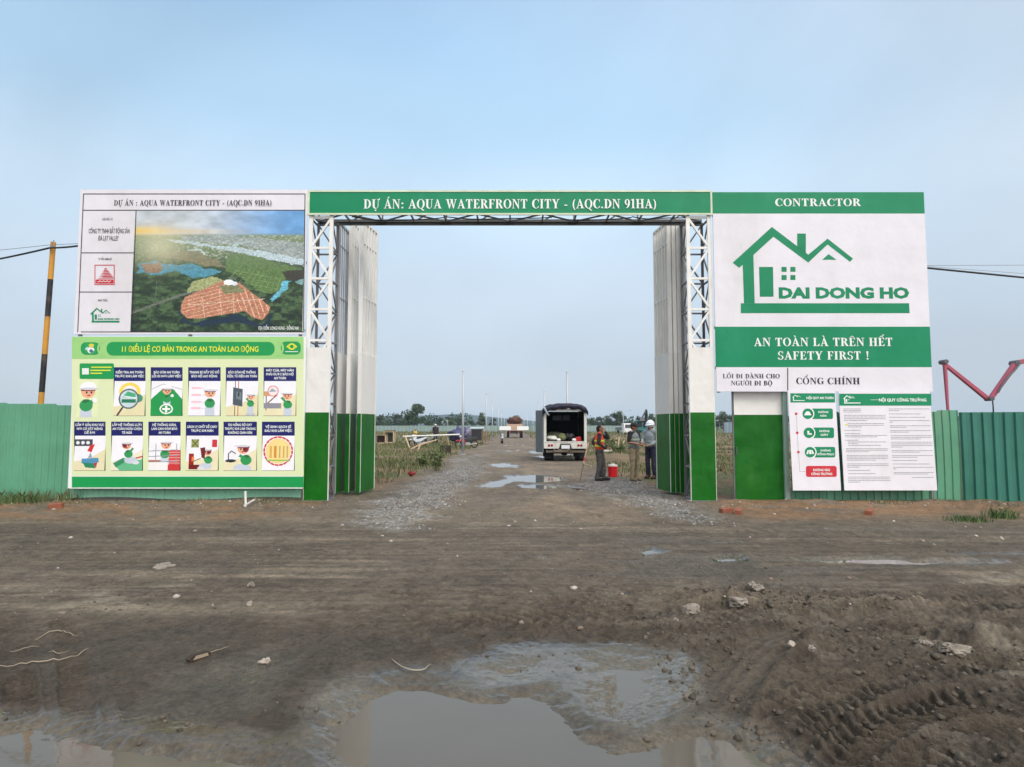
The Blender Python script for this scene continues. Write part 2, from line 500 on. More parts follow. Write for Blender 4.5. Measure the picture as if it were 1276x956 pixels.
    for k, pp in enumerate(PUDDLES):
        g = np.array(GP(pp)); c = g.mean(0); rr = np.hypot(*(g - c).T).max() + 1.2
        m = (np.abs(X - c[0]) < rr) & (np.abs(Y - c[1]) < rr)
        if not m.any(): continue
        near_p = k < 5
        d = sdf(g, X[m], Y[m])
        sc = 1.0 if near_p else 1.1
        d = d + sc * (.13 * fbm(X[m] * 2.6, Y[m] * 3.4, 141 + k, 6, .66))
        if k < 2: d = d - .09
        soft = .42 if near_p else .15
        dep = .035 if k < 2 else (.012 if k < 5 else .022)
        t = 1 - sst(-soft * .6, .08 if near_p else .04, d)
        hm = h[m]
        if near_p:
            q_ = .85 * (1 - sst(.02, .40, d)); hm = hm * (1 - q_) + (.006 + .014 * fbm(X[m] * 1.6, Y[m] * 1.6, 155, 3) + .003 * fbm(X[m] * 6, Y[m] * 8, 157, 3)) * q_
        base = WATER_Z - dep + (.35 * (hm - .026) if k < 2 else .55 * (hm - WATER_Z))
        if k in (2, 3, 4): base = WATER_Z + .0045 * fbm(X[m] * 2.4, Y[m] * 2.4, 151, 3) + .0008 * fbm(X[m] * 9, Y[m] * 9, 153, 2) - (.001 if k > 2 else -.003)
        h[m] = hm * (1 - t) + base * t
        if near_p and k != 2: soak[m] = np.maximum(soak[m], (1 - sst(0, .18, d)) * (.6 + .4 * sst(-.3, .2, fbm(X[m] * 4, Y[m] * 5, 231, 4))))
        wet[m] = np.maximum(wet[m], (.6 if k == 2 else 1) * (1 - sst(-.03, .35 if near_p else .05, d)))
    silt = np.zeros_like(X)
    for pp in (PUDDLES[3], PUDDLES[4], [(380, 880), (450, 850), (470, 870), (420, 920)]):
        silt = np.maximum(silt, 1 - sst(-.12, .12, sdf(np.array(GP(pp)), X, Y) + .16 * fbm(X * 2.5, Y * 2.5, 221, 4)))
    chalk = np.zeros_like(X)
    for pp in ([(1040, 792), (1075, 800), (1085, 812), (1050, 806)], [(1160, 800), (1230, 800), (1290, 822), (1210, 830), (1150, 815)], [(1090, 716), (1290, 712), (1300, 726), (1120, 728)], [(60, 742), (230, 728), (250, 752), (90, 770)]):
        chalk = np.maximum(chalk, .7 * (1 - sst(-.15, .15, sdf(np.array(GP(pp)), X, Y) + .25 * fbm(X * 3, Y * 3, 223, 4))))
    # ---- albedo
    def mixc(a, b, t): return a + (np.array(b) - a) * t[:, None]
    n1 = fbm(X * .7, Y * .7, 161, 5); n2 = fbm(X * 4, Y * 4, 163, 5, .6); ns = fbm(X * .35, Y * 4.5, 165, 5, .6)
    col = np.tile(np.array([.148, .122, .096]), (len(X), 1))
    col = mixc(col, [.225, .190, .148], sst(-.1, .35, ns) * mid * (.4 + .6 * sst(.6, -1.5, X)))
    col = mixc(col, [.118, .102, .085], cross * .8 * sst(-.2, .3, ns + .2))
    col = mixc(col, [.25, .20, .148], cross * sst(.15, .5, ns) * .6)
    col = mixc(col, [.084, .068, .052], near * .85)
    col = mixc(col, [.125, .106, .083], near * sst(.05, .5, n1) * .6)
    col = mixc(col, [.235, .185, .138], road * sst(-.3, .5, fbm(X * 1.2, Y * .6, 171, 5)) * .9)
    col = mixc(col, [.14, .118, .098], road * sst(.1, .5, fbm(X * 1.5, Y * .5, 173, 5)) * .9)
    col = mixc(col, [.15, .128, .106], road_far * sst(18, 30, Y) * .5)
    verge = sst(10.6, 11.6, wy) * sst(3.6, 4.6, np.abs(rx)) * (1 - sst(14.5, 16, Y))
    col = mixc(col, [.21, .130, .078], verge * sst(-.35, .3, fbm(X * 1.4, Y * 2.2, 181, 5) + np.where(X > 0, .25, -.12)))
    field = sst(14.2, 15.5, Y) * sst(2.9, 4.1, np.abs(rx) + .4 * fbm(X * .5, Y * .5, 185, 4))
    fcol = np.tile(np.array([.17, .125, .075]), (len(X), 1))
    fcol = mixc(fcol, [.105, .110, .048], sst(-.15, .25, fbm(X * .35, Y * .35, 191, 5) + np.where(X < 0, .1, -.08)))
    fcol = mixc(fcol, [.20, .115, .065], sst(.1, .4, fbm(X * .5, Y * .9, 193, 4)) * (1 - sst(20, 30, Y)))
    fcol = mixc(fcol, [.10, .135, .06], sst(90, 200, Y) * .8)
    col = col * (1 - field[:, None]) + fcol * field[:, None]
    stone = np.zeros_like(X)
    for pp in ([(425, 655), (470, 625), (505, 608), (560, 585), (600, 572), (600, 590), (575, 612), (545, 640), (520, 662), (470, 664)],
               [(740, 592), (800, 600), (845, 622), (880, 640), (905, 655), (860, 655), (815, 640), (770, 622), (725, 605)],
               [(560, 572), (600, 565), (610, 580), (570, 592)]):
        d = sdf(np.array(GP(pp)), X, Y) + .5 * fbm(X * 1.5, Y * 1.5, 201, 4)
        stone = np.maximum(stone, 1 - sst(-.3, .3, d))
    col = mixc(col, [.21, .208, .205], stone * sst(-.6, .4, n2) * .85)
    col = mixc(col, [.23, .21, .18], roughm * sst(.32, .55, clod) * .5)
    n3 = fbm(X * 14, Y * 14, 167, 4, .65) * (1 - far)
    col *= (1 + .36 * n2 + .24 * n1 + .5 * n3)[:, None]
    col = mixc(col, [.050, .038, .030], dark * .55)
    col = mixc(col, [.24, .215, .178], silt * .8)
    col = mixc(col, [.30, .27, .225], chalk * sst(-.1, .4, n2 + .3 * n1))
    col = mixc(col, [.15, .128, .104], lite * (1 - dark) * .5)
    wet = np.clip(wet + near * .35 * sst(-.1, .4, fbm(X * .9, Y * .9, 211, 4)) + cross * .45 * sst(.0, .35, fbm(X * .4, Y * 2, 213, 4)) * sst(-1, 2, X), 0, 1)
    col *= (1 - .38 * wet)[:, None]
    ns2 = fbm(X * .5, Y * 20, 233, 4, .6)
    col *= (1 + (.38 * ns2 + .25 * ns) * mid)[:, None]
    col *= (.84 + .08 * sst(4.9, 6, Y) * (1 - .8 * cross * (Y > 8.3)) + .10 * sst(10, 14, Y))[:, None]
    col = mixc(col, [.098, .087, .071], soak * .85)
    damp = np.clip(wet + dark * .3 * near + soak, 0, 1)
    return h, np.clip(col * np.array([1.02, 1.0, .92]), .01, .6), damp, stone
def gz(x, y):
    return float(ground_fields(np.array([float(x)]), np.array([float(y)]))[0][0])
af = np.radians(np.linspace(-50, 50, 940))
ab = np.radians(np.linspace(50, 310, 80))[1:-1]
ang = np.concatenate([af, ab])
rows = [0.35, .9, 1.5, 2.1]
py = 1010.0
while py > 533.2:
    rows.append(G(638, py).y)
    py -= .95 if py > 640 else (.7 if py > 560 else .45)
while rows[-1] < 2400: rows.append(rows[-1] * 1.22)
rows.append(2950)
rr = np.array(rows)
A, Rr = np.meshgrid(ang, rr)
X, Yv = (Rr * np.sin(A)).ravel(), (Rr * np.cos(A)).ravel()
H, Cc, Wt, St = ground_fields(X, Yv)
na, nr = len(ang), len(rr)
idx = np.arange(na * nr).reshape(nr, na)
f = np.stack([idx[:-1], np.roll(idx[:-1], -1, 1), np.roll(idx[1:], -1, 1), idx[1:]], -1).reshape(-1, 4)
f = f[:, ::-1]
gv = np.stack([X, Yv, H], 1)
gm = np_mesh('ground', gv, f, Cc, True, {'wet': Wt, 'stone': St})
m = bpy.data.materials.new('earth'); m.use_nodes = True
n, l = m.node_tree.nodes, m.node_tree.links
b = n['Principled BSDF']
def att(nm):
    a = n.new('ShaderNodeAttribute'); a.attribute_name = nm
    return a
geo = n.new('ShaderNodeNewGeometry')
def noise(scale, det=6, rough=.65):
    t = n.new('ShaderNodeTexNoise'); t.inputs['Scale'].default_value = scale; t.inputs['Detail'].default_value = det; t.inputs['Roughness'].default_value = rough
    l.new(geo.outputs['Position'], t.inputs['Vector'])
    return t
def mapr(src, a, bb, c, d):
    t = n.new('ShaderNodeMapRange')
    for k, v in zip(('From Min', 'From Max', 'To Min', 'To Max'), (a, bb, c, d)): t.inputs[k].default_value = v
    l.new(src, t.inputs['Value'])
    return t.outputs[0]
def math_(op, a, bb):
    t = n.new('ShaderNodeMath'); t.operation = op
    for i, v in enumerate((a, bb)):
        if isinstance(v, (int, float)): t.inputs[i].default_value = v
        else: l.new(v, t.inputs[i])
    return t.outputs[0]
tint, wetn, ston = att('tint'), att('wet'), att('stone')
fine, grit = noise(28, 8, .7), noise(140, 4, .7)
vor = n.new('ShaderNodeTexVoronoi'); vor.inputs['Scale'].default_value = 22
l.new(geo.outputs['Position'], vor.inputs['Vector'])
k = math_('MULTIPLY', mapr(fine.outputs[0], .3, .7, .6, 1.4), mapr(grit.outputs[0], .25, .75, .75, 1.25))
vs = n.new('ShaderNodeSeparateColor'); l.new(vor.outputs['Color'], vs.inputs[0])
kst = mapr(vs.outputs[0], 0, 1, .55, 1.5)
mk = n.new('ShaderNodeMix'); l.new(ston.outputs['Fac'], mk.inputs['Factor']); l.new(k, mk.inputs['A']); l.new(kst, mk.inputs['B'])
sv = n.new('ShaderNodeVectorMath'); sv.operation = 'SCALE'
l.new(tint.outputs['Color'], sv.inputs[0]); l.new(mk.outputs['Result'], sv.inputs['Scale'])
l.new(sv.outputs[0], b.inputs['Base Color'])
wv = math_('ADD', wetn.outputs['Fac'], mapr(fine.outputs[0], .3, .7, -.18, .18))
l.new(mapr(wv, .15, 1.0, .92, .10), b.inputs['Roughness'])
b.inputs['Specular IOR Level'].default_value = .4
hgt = math_('ADD', math_('MULTIPLY', fine.outputs[0], .045), math_('MULTIPLY', grit.outputs[0], .014))
hgt = math_('ADD', hgt, math_('MULTIPLY', math_('MULTIPLY', vor.outputs['Distance'], ston.outputs['Fac']), -.04))
bp = n.new('ShaderNodeBump'); bp.inputs['Distance'].default_value = 1.0
l.new(mapr(wetn.outputs['Fac'], .3, 1, .9, .035), bp.inputs['Strength'])
l.new(hgt, bp.inputs['Height']); l.new(bp.outputs[0], b.inputs['Normal'])
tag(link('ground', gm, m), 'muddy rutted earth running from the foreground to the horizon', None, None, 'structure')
# standing water at one level; it shows wherever the ground dips below it
wm = bpy.data.materials.new('muddy_water'); wm.use_nodes = True
n, l = wm.node_tree.nodes, wm.node_tree.links
b = n['Principled BSDF']
geo = n.new('ShaderNodeNewGeometry')
nz = noise(1.1, 3, .5)
mxw = n.new('ShaderNodeMix'); mxw.data_type = 'RGBA'
mxw.inputs['A'].default_value = (.100, .090, .073, 1); mxw.inputs['B'].default_value = (.128, .114, .092, 1)
l.new(nz.outputs[0], mxw.inputs['Factor']); l.new(mxw.outputs['Result'], b.inputs['Base Color'])
b.inputs['Roughness'].default_value = .03
b.inputs['IOR'].default_value = 1.4
rip = noise(9, 2, .5)
bp = n.new('ShaderNodeBump'); bp.inputs['Distance'].default_value = .0012; bp.inputs['Strength'].default_value = .6
l.new(rip.outputs[0], bp.inputs['Height']); l.new(bp.outputs[0], b.inputs['Normal'])
w = MB()
for i in range(6):
    for j in range(12):
        w.add([(-12 + 4 * i, .8 + 5 * j, WATER_Z), (-8 + 4 * i, .8 + 5 * j, WATER_Z), (-8 + 4 * i, 5.8 + 5 * j, WATER_Z), (-12 + 4 * i, 5.8 + 5 * j, WATER_Z)], [(0, 1, 2, 3)])
tag(w.build('water', wm), 'shallow muddy puddles lying in the ruts of the road', None, None, 'structure')
# hills
hx = np.linspace(-2600, 2600, 261); hd = np.linspace(1300, 2300, 26)
HX, HD = np.meshgrid(hx, hd)
prof_px = [(-400, 519), (380, 519), (430, 520), (468, 518), (500, 519), (540, 518), (577, 515), (600, 519), (640, 522), (690, 527), (740, 528), (790, 525), (850, 527), (900, 528), (1000, 523), (1150, 521), (1276, 524), (1700, 522)]
xs = np.array([(p - CX) / F * 1800 for p, _ in prof_px]); hs = np.array([(532 - q) / F * 1800 for _, q in prof_px])
ridge = np.interp(HX, xs, hs)
tt = np.sin(np.clip((HD - 1300) / 1000, 0, 1) * math.pi)
HZ = ridge * tt ** .8 * (1 + .10 * fbm(HX * .012, HD * .012, 301, 4)) + 2.2 * np.abs(fbm(HX * .05, HD * .05, 305, 3)) * tt - .4
idx = np.arange(HX.size).reshape(HX.shape)
f = np.stack([idx[:-1, :-1], idx[:-1, 1:], idx[1:, 1:], idx[1:, :-1]], -1).reshape(-1, 4)
hcol = np.array([.022, .040, .034]) * (1 + .5 * fbm(HX * .02, HD * .02, 311, 4).ravel())[:, None]
hm = np_mesh('hills', np.stack([HX.ravel(), HD.ravel(), HZ.ravel()], 1), f, hcol, True)
tag(link('hills', hm, M('hill_woods', (1, 1, 1), .9, .35, .04, tint=True)), 'low wooded hills fading blue along the horizon', None, None, 'structure')
# haze
hz = MB().box2((-3000, -3000, -1.2), (3000, 3000, 48))
hmat = bpy.data.materials.new('haze'); hmat.use_nodes = True
n, l = hmat.node_tree.nodes, hmat.node_tree.links
n.remove(n['Principled BSDF'])
pv = n.new('ShaderNodeVolumePrincipled')
pv.inputs['Color'].default_value = (.60, .79, 1.0, 1)
pv.inputs['Density'].default_value = .00024
pv.inputs['Anisotropy'].default_value = .1
l.new(pv.outputs[0], n['Material Output'].inputs['Volume'])
tag(hz.build('haze', hmat), 'pale blue haze over the fields and hills', None, None, 'stuff')
# ------------------------------------------------------------------ lettering
MARKS = {'\u0301': 'acute', '\u0300': 'grave', '\u0309': 'hook', '\u0303': 'tilde', '\u0323': 'dot', '\u0302': 'circ', '\u031b': 'horn', '\u0306': 'breve'}
def R4(a, b_, c, d): return [(a, b_), (c, b_), (c, d), (a, d)]
def ringsec(cx, cy, rx, ry, ix, iy, a0, a1, icx=None, icy=None, n=14):
    icx = cx if icx is None else icx; icy = cy if icy is None else icy
    out = []
    for k in range(n):
        p, q = rad(a0 + (a1 - a0) * k / n), rad(a0 + (a1 - a0) * (k + 1) / n)
        out.append([(cx + rx * math.cos(p), cy + ry * math.sin(p)), (cx + rx * math.cos(q), cy + ry * math.sin(q)),
                    (icx + ix * math.cos(q), icy + iy * math.sin(q)), (icx + ix * math.cos(p), icy + iy * math.sin(p))])
    return out
t_ = .055
def stem_(x0, x1, y0=0, y1=1, top=True, bot=True, e=.08):
    o = [R4(x0, y0, x1, y1)]
    if bot: o += [R4(x0 - e, y0, x0, y0 + t_), R4(x1, y0, x1 + e, y0 + t_)]
    if top: o += [R4(x0 - e, y1 - t_, x0, y1), R4(x1, y1 - t_, x1 + e, y1)]
    return o
SERIF = {
 'A': (.80, [[(.31, 1), (.43, 1), (.74, .05), (.52, .05)], [(.34, .92), (.385, .80), (.17, .05), (.09, .05)], R4(.20, .29, .58, .36), R4(0, 0, .26, t_), R4(.46, 0, .82, t_)]),
 'B': (.72, stem_(.1, .30, e=.08) + ringsec(.30, .755, .33, .245, .15, .19, -90, 90) + ringsec(.30, .27, .38, .27, .19, .215, -90, 90)),
 'C': (.74, ringsec(.40, .5, .39, .52, .22, .465, 38, 322, .45) + [R4(.655, .64, .70, .99), R4(.655, .10, .70, .26)]),
 'D': (.78, stem_(.1, .30) + ringsec(.30, .5, .46, .5, .25, .445, -90, 90)),
 'E': (.68, stem_(.1, .30) + [R4(.30, .945, .60, 1), [(.46, .945), (.61, .945), (.625, .72)], R4(.3, .475, .47, .535), R4(.45, .37, .49, .65), R4(.30, 0, .63, .055), [(.46, .055), (.63, .055), (.665, .30)]]),
 'F': (.64, stem_(.1, .30) + [R4(.30, .945, .60, 1), [(.46, .945), (.61, .945), (.625, .70)], R4(.3, .475, .47, .535), R4(.45, .36, .49, .65)]),
 'G': (.80, ringsec(.40, .5, .39, .52, .22, .465, 38, 330, .45) + [R4(.655, .66, .70, .99), R4(.56, .04, .74, .42), R4(.47, .40, .83, .455)]),
 'H': (.86, stem_(.1, .30) + stem_(.56, .76) + [R4(.30, .47, .56, .53)]),
 'I': (.42, stem_(.11, .31)), 'Í': (.42, stem_(.11, .31)),
 'L': (.68, stem_(.1, .30) + [R4(.30, 0, .62, .055), [(.44, .055), (.63, .055), (.665, .34)]]),
 'N': (.82, [R4(.11, 0, .17, 1), R4(.02, 0, .27, t_), R4(.02, .945, .16, 1), [(.10, 1), (.28, 1), (.70, .22), (.70, -.03), (.64, -.03)], R4(.64, .1, .70, 1), R4(.53, .945, .82, 1)]),
 'O': (.82, ringsec(.41, .5, .40, .52, .21, .47, 0, 360, n=28)),
 'Q': (.82, ringsec(.41, .5, .40, .52, .21, .47, 0, 360, n=28) + [[(.36, .02), (.52, .03), (.80, -.24), (.62, -.24)]]),
 'P': (.68, stem_(.1, .30) + ringsec(.30, .73, .36, .27, .17, .215, -90, 90)),
 'R': (.78, stem_(.1, .30) + ringsec(.30, .74, .36, .26, .17, .205, -90, 90) + [[(.34, .49), (.52, .51), (.76, .05), (.54, .05)], R4(.54, 0, .80, t_)]),
 'S': (.60, ringsec(.30, .745, .25, .27, .12, .215, 25, 265) + ringsec(.29, .265, .28, .285, .13, .22, -165, 88) + [R4(.50, .70, .54, .99), R4(.03, .02, .07, .30)]),
 'T': (.72, stem_(.26, .46, top=False, e=.09) + [R4(.04, .945, .68, 1), [(.04, .945), (.18, .945), (.03, .68)], [(.54, .945), (.68, .945), (.69, .68)]]),
 'U': (.80, [R4(.10, .30, .30, 1), R4(.02, .945, .40, 1), R4(.62, .30, .68, 1), R4(.53, .945, .79, 1)] + ringsec(.39, .30, .29, .32, .16, .25, 180, 360, .46)),
 'W': (1.12, [[(.06, 1), (.27, 1), (.43, .22), (.40, -.02), (.35, -.02)], [(.36, -.02), (.41, -.02), (.60, .80), (.54, .86)], [(.46, 1), (.67, 1), (.83, .22), (.80, -.02), (.75, -.02)], [(.76, -.02), (.81, -.02), (1.05, 1), (.97, 1)], R4(0, .945, .35, 1), R4(.42, .945, .74, 1), R4(.88, .945, 1.12, 1)]),
 'Y': (.78, [[(.06, 1), (.28, 1), (.48, .48), (.30, .42)], [(.42, .48), (.48, .44), (.70, 1), (.62, 1)], R4(.29, 0, .49, .47), R4(0, .945, .36, 1), R4(.54, .945, .80, 1), R4(.20, 0, .58, t_)]),
 '1': (.48, [R4(.17, 0, .35, 1), R4(.06, 0, .46, t_), [(.04, .86), (.04, .90), (.19, 1), (.19, .86)]]),
 '9': (.56, ringsec(.28, .67, .26, .33, .10, .27, 0, 360, n=20) + ringsec(.10, .55, .44, .56, .26, .52, -80, 15)),
 '(': (.36, ringsec(.42, .40, .36, .64, .22, .60, 112, 248)), ')': (.36, ringsec(-.06, .40, .36, .64, .22, .60, -68, 68)),
 '-': (.40, [R4(.05, .28, .35, .40)]), '.': (.28, ringsec(.14, .09, .10, .10, .01, .01, 0, 360, n=10)),
 ':': (.34, ringsec(.17, .09, .10, .10, .01, .01, 0, 360, n=10) + ringsec(.17, .55, .10, .10, .01, .01, 0, 360, n=10)),
 '!': (.40, ringsec(.20, .09, .10, .10, .01, .01, 0, 360, n=10) + [[(.10, 1), (.30, 1), (.23, .27), (.17, .27)]]), ' ': (.34, []),
}
def mark_polys(mk, cx, top=1.0):
    y = top + .07
    return {'acute': [[(cx - .05, y), (cx + .03, y), (cx + .20, y + .20), (cx + .04, y + .20)]],
            'grave': [[(cx + .05, y), (cx - .03, y), (cx - .20, y + .20), (cx - .04, y + .20)]],
            'hook': ringsec(cx, y + .17, .11, .10, .05, .05, -60, 180, n=8) + [R4(cx - .02, y - .01, cx + .05, y + .08)],
            'tilde': [[(cx - .2, y + .02), (cx - .1, y + .16), (cx, y + .10), (cx, y + .02), (cx - .1, y + .07)], [(cx, y + .10), (cx + .1, y + .04), (cx + .2, y + .18), (cx + .1, y + .12), (cx, y + .02)]],
            'dot': ringsec(cx, -.20, .09, .09, .01, .01, 0, 360, n=8),
            'circ': [[(cx - .22, y), (cx - .12, y), (cx, y + .11), (cx, y + .19)], [(cx + .22, y), (cx + .12, y), (cx, y + .11), (cx, y + .19)]]}.get(mk, [])
def serif_layout(txt):
    x = 0; polys = []
    for ch in txt:
        if ch == 'Đ': base, marks = 'D', ['bar']
        else:
            dd = unicodedata.normalize('NFD', ch); base, marks = dd[0], [MARKS.get(c) for c in dd[1:]]
        wd, ps = SERIF[base]
        polys += [[(px + x, q) for px, q in p] for p in ps]
        top = 1.0; cx = wd / 2
        if 'horn' in marks: polys += [[(a + x + wd - (.12 if base == 'U' else .18), c) for a, c in q] for q in ringsec(0, 1.02, .16, .14, .07, .05, -70, 60, n=6)]
        if 'bar' in marks: polys.append(R4(x - .02, .46, x + .40, .53))
        if 'circ' in marks: polys += [[(a + x, c) for a, c in q] for q in mark_polys('circ', cx)]; top = 1.13
        for mk in marks:
            if mk in ('acute', 'grave', 'hook', 'tilde', 'dot'):
                polys += [[(a + x, c) for a, c in q] for q in mark_polys(mk, cx + (.12 if top > 1 and mk != 'dot' else 0), top)]
        x += wd + .05
    return x - .05, polys
_sans_cache = {}
def sans_layout(txt, weight=0.0):
    """flat glyph faces of the built-in typeface, cap height 1, from x = 0"""
    key = (txt, weight)
    if key in _sans_cache: return _sans_cache[key]
    cu = bpy.data.curves.new('lettering', 'FONT')
    cu.body = txt; cu.offset = weight; cu.resolution_u = 2; cu.fill_mode = 'FRONT'
    ob = bpy.data.objects.new('lettering', cu); COL.objects.link(ob)
    dg = bpy.context.evaluated_depsgraph_get()
    me = bpy.data.meshes.new_from_object(ob.evaluated_get(dg))
    vs = [tuple(v.co[:2]) for v in me.vertices]; fs = [tuple(p.vertices) for p in me.polygons]
    bpy.data.objects.remove(ob); bpy.data.curves.remove(cu); bpy.data.meshes.remove(me)
    x0 = min(v[0] for v in vs); x1 = max(v[0] for v in vs)
    vs = [(v[0] - x0, v[1]) for v in vs]
    _sans_cache[key] = (x1 - x0, vs, fs)
    return _sans_cache[key]
CAPH = None
def cap_h(weight):
    _, vs, _ = sans_layout('H', weight)
    return max(v[1] for v in vs), min(v[1] for v in vs)
class Board:
    """a flat sheet at depth Y; prints are laid on it in thin layers"""
    def __init__(s, Y, crop=(0, 0, 1), skew=None):
        s.Y, s.ox, s.oy, s.k, s.skew = Y, crop[0], crop[1], crop[2], skew
    def at(s, x, y):
        p = P(s.ox + x / s.k, s.oy + y / s.k, s.Y)
        return p.x, p.z
    def flat(s, mb, pts, layer):
        return mb.poly([(*(lambda q: (q[0], s.Y - .0022 * layer, q[1]))(s.at(x, y)),) for x, y in pts])
    def rect(s, mb, x0, y0, x1, y1, layer): return s.flat(mb, [(x0, y0), (x1, y0), (x1, y1), (x0, y1)], layer)
    def rrect(s, mb, x0, y0, x1, y1, r, layer, n=5):
        pts = []
        for cx, cy, a in ((x1 - r, y0 + r, -90), (x1 - r, y1 - r, 0), (x0 + r, y1 - r, 90), (x0 + r, y0 + r, 180)):
            for k in range(n + 1):
                t = rad(a + 90 * k / n); pts.append((cx + r * math.cos(t), cy + r * math.sin(t)))
        return s.flat(mb, pts, layer)
    def disc(s, mb, cx, cy, r, layer, ry=None, n=24):
        return s.flat(mb, [(cx + r * math.cos(2 * math.pi * k / n), cy + (ry or r) * math.sin(2 * math.pi * k / n)) for k in range(n)], layer)
    def ring(s, mb, cx, cy, r0, r1, layer, a0=0, a1=360, n=32, ky=1):
        for k in range(n):
            p, q = rad(a0 + (a1 - a0) * k / n), rad(a0 + (a1 - a0) * (k + 1) / n)
            s.flat(mb, [(cx + r0 * math.cos(p), cy + ky * r0 * math.sin(p)), (cx + r0 * math.cos(q), cy + ky * r0 * math.sin(q)), (cx + r1 * math.cos(q), cy + ky * r1 * math.sin(q)), (cx + r1 * math.cos(p), cy + ky * r1 * math.sin(p))], layer)
    def line(s, mb, pts, w, layer):
        for a, b_ in zip(pts[:-1], pts[1:]):
            dx, dy = b_[0] - a[0], b_[1] - a[1]; L = math.hypot(dx, dy) or 1
            nx, ny = -dy / L * w / 2, dx / L * w / 2
            s.flat(mb, [(a[0] + nx, a[1] + ny), (b_[0] + nx, b_[1] + ny), (b_[0] - nx, b_[1] - ny), (a[0] - nx, a[1] - ny)], layer)
    def serif(s, mb, txt, x0, x1, ytop, ybase, layer):
        wd, polys = serif_layout(txt)
        ax, az0 = s.at(x0, ybase); bx, _ = s.at(x1, ybase); _, az1 = s.at(x0, ytop)
        kx, kz = (bx - ax) / wd, az1 - az0
        for i, p in enumerate(polys):
            mb.poly([(ax + u * kx, s.Y - .0022 * layer - .00004 * i, az0 + v * kz) for u, v in p])
    def sans(s, mb, txt, x0, x1, ytop, ybase, layer, weight=.012):
        wd, vs, fs = sans_layout(txt, weight)
        hi, lo = cap_h(weight)
        ax, az0 = s.at(x0, ybase); bx, _ = s.at(x1, ybase); _, az1 = s.at(x0, ytop)
        kx, kz = (bx - ax) / wd, (az1 - az0) / (hi - lo)
        mb.add([(ax + u * kx, s.Y - .0022 * layer, az0 + (v - lo) * kz) for u, v in vs], fs)
class Painter:
    """a small printed picture: shapes rastered into coloured cells of a flat sheet"""
    def __init__(s, x0, y0, x1, y1, res, bg):
        s.x0, s.y0, s.x1, s.y1 = x0, y0, x1, y1
        s.w, s.h = max(2, int((x1 - x0) * res)), max(2, int((y1 - y0) * res))
        xs = x0 + (np.arange(s.w) + .5) / s.w * (x1 - x0); ys = y0 + (np.arange(s.h) + .5) / s.h * (y1 - y0)
        s.X, s.Y = np.meshgrid(xs, ys)
        s.img = np.tile(np.array(lin(bg)), (s.h, s.w, 1))
    def put(s, mask, rgb, a=1.0):
        s.img = s.img * (1 - (mask * a)[..., None]) + np.array(lin(rgb)) * (mask * a)[..., None]
    def poly(s, pts, rgb, a=1.0): s.put((sdf(pts, s.X + getattr(s, 'wx', 0), s.Y + getattr(s, 'wy', 0)) < 0).astype(float), rgb, a)
    def ell(s, cx, cy, rx, ry, rgb, ang=0, a=1.0, clip=None):
        c, q = math.cos(rad(ang)), math.sin(rad(ang))
        u = ((s.X - cx) * c + (s.Y - cy) * q) / rx; v = (-(s.X - cx) * q + (s.Y - cy) * c) / ry
        mk = (u * u + v * v < 1)
        if clip is not None: mk &= clip
        s.put(mk.astype(float), rgb, a)
    def rect(s, x0, y0, x1, y1, rgb, a=1.0): s.put(((s.X >= x0) & (s.X < x1) & (s.Y >= y0) & (s.Y < y1)).astype(float), rgb, a)
    def line(s, pts, w, rgb, a=1.0):
        U, _ = track_uv(pts, s.X, s.Y)
        s.put((np.abs(U) < w / 2).astype(float), rgb, a)
    def sheet(s, name, board, layer, parent, mat):
        gx = np.linspace(s.x0, s.x1, s.w + 1); gy = np.linspace(s.y0, s.y1, s.h + 1)
        a = board.at(s.x0, (s.y0 + s.y1) / 2)[0]; b_ = board.at(s.x1, (s.y0 + s.y1) / 2)[0]
        t = board.at(s.x0, s.y0)[1]; bt = board.at(s.x0, s.y1)[1]
        VX, VZ = np.meshgrid(np.linspace(a, b_, s.w + 1), np.linspace(t, bt, s.h + 1))
        v = np.stack([VX.ravel(), np.full(VX.size, board.Y - .0022 * layer), VZ.ravel()], 1)
        o = wloc(parent)
        v -= np.array([o.x, o.y, o.z])
        idx = np.arange(VX.size).reshape(VX.shape)
        f = np.stack([idx[:-1, :-1], idx[1:, :-1], idx[1:, 1:], idx[:-1, 1:]], -1).reshape(-1, 4)
        return link(name, np_mesh(name, v, f, None, False, None, s.img.reshape(-1, 3)), mat, parent)
# ------------------------------------------------------------------ paints
WHITE = S('white_paint', (230, 229, 224), 1.0, rough=.45, var=.06, stain=lin((168, 160, 145)), stain_amt=.35, stain_scale=2)
WSHEET = S('white_sheet', (222, 221, 217), 1.0, rough=.5, var=.05, scale=1.2, bump=.02, bscale=2.2, stain=lin((180, 172, 158)), stain_amt=.4, stain_scale=1.2)
GSHEET = S('green_sheet', (2, 104, 8), .8, spec=.3, rough=.42, var=.28, scale=2.2, bump=.02, bscale=2.4, stain=lin((44, 112, 30)), stain_amt=.6, stain_scale=2.5)
STEEL = S('bare_steel', (128, 128, 130), .9, rough=.5, var=.2, metal=.2)
DSTEEL = S('dark_steel', (92, 92, 96), .9, rough=.5, var=.2)
VINYL = S('white_vinyl', (222, 220, 227), 1.0, rough=.33, var=.06, scale=.8, bump=.022, bscale=1.3, stain=lin((176, 170, 160)), stain_amt=.28, stain_scale=1.1)
VGREEN = S('green_vinyl', (0, 134, 90), .95, rough=.42, var=.07, scale=.7, bump=.024, bscale=1.1, spec=.3, stain=lin((40, 150, 112)), stain_amt=.5, stain_scale=.9)
VBLACK = S('black_print', (40, 38, 52), .8, rough=.4, var=.1)
VGREY = S('grey_print', (150, 152, 154), .9, rough=.4, var=.35, scale=14)
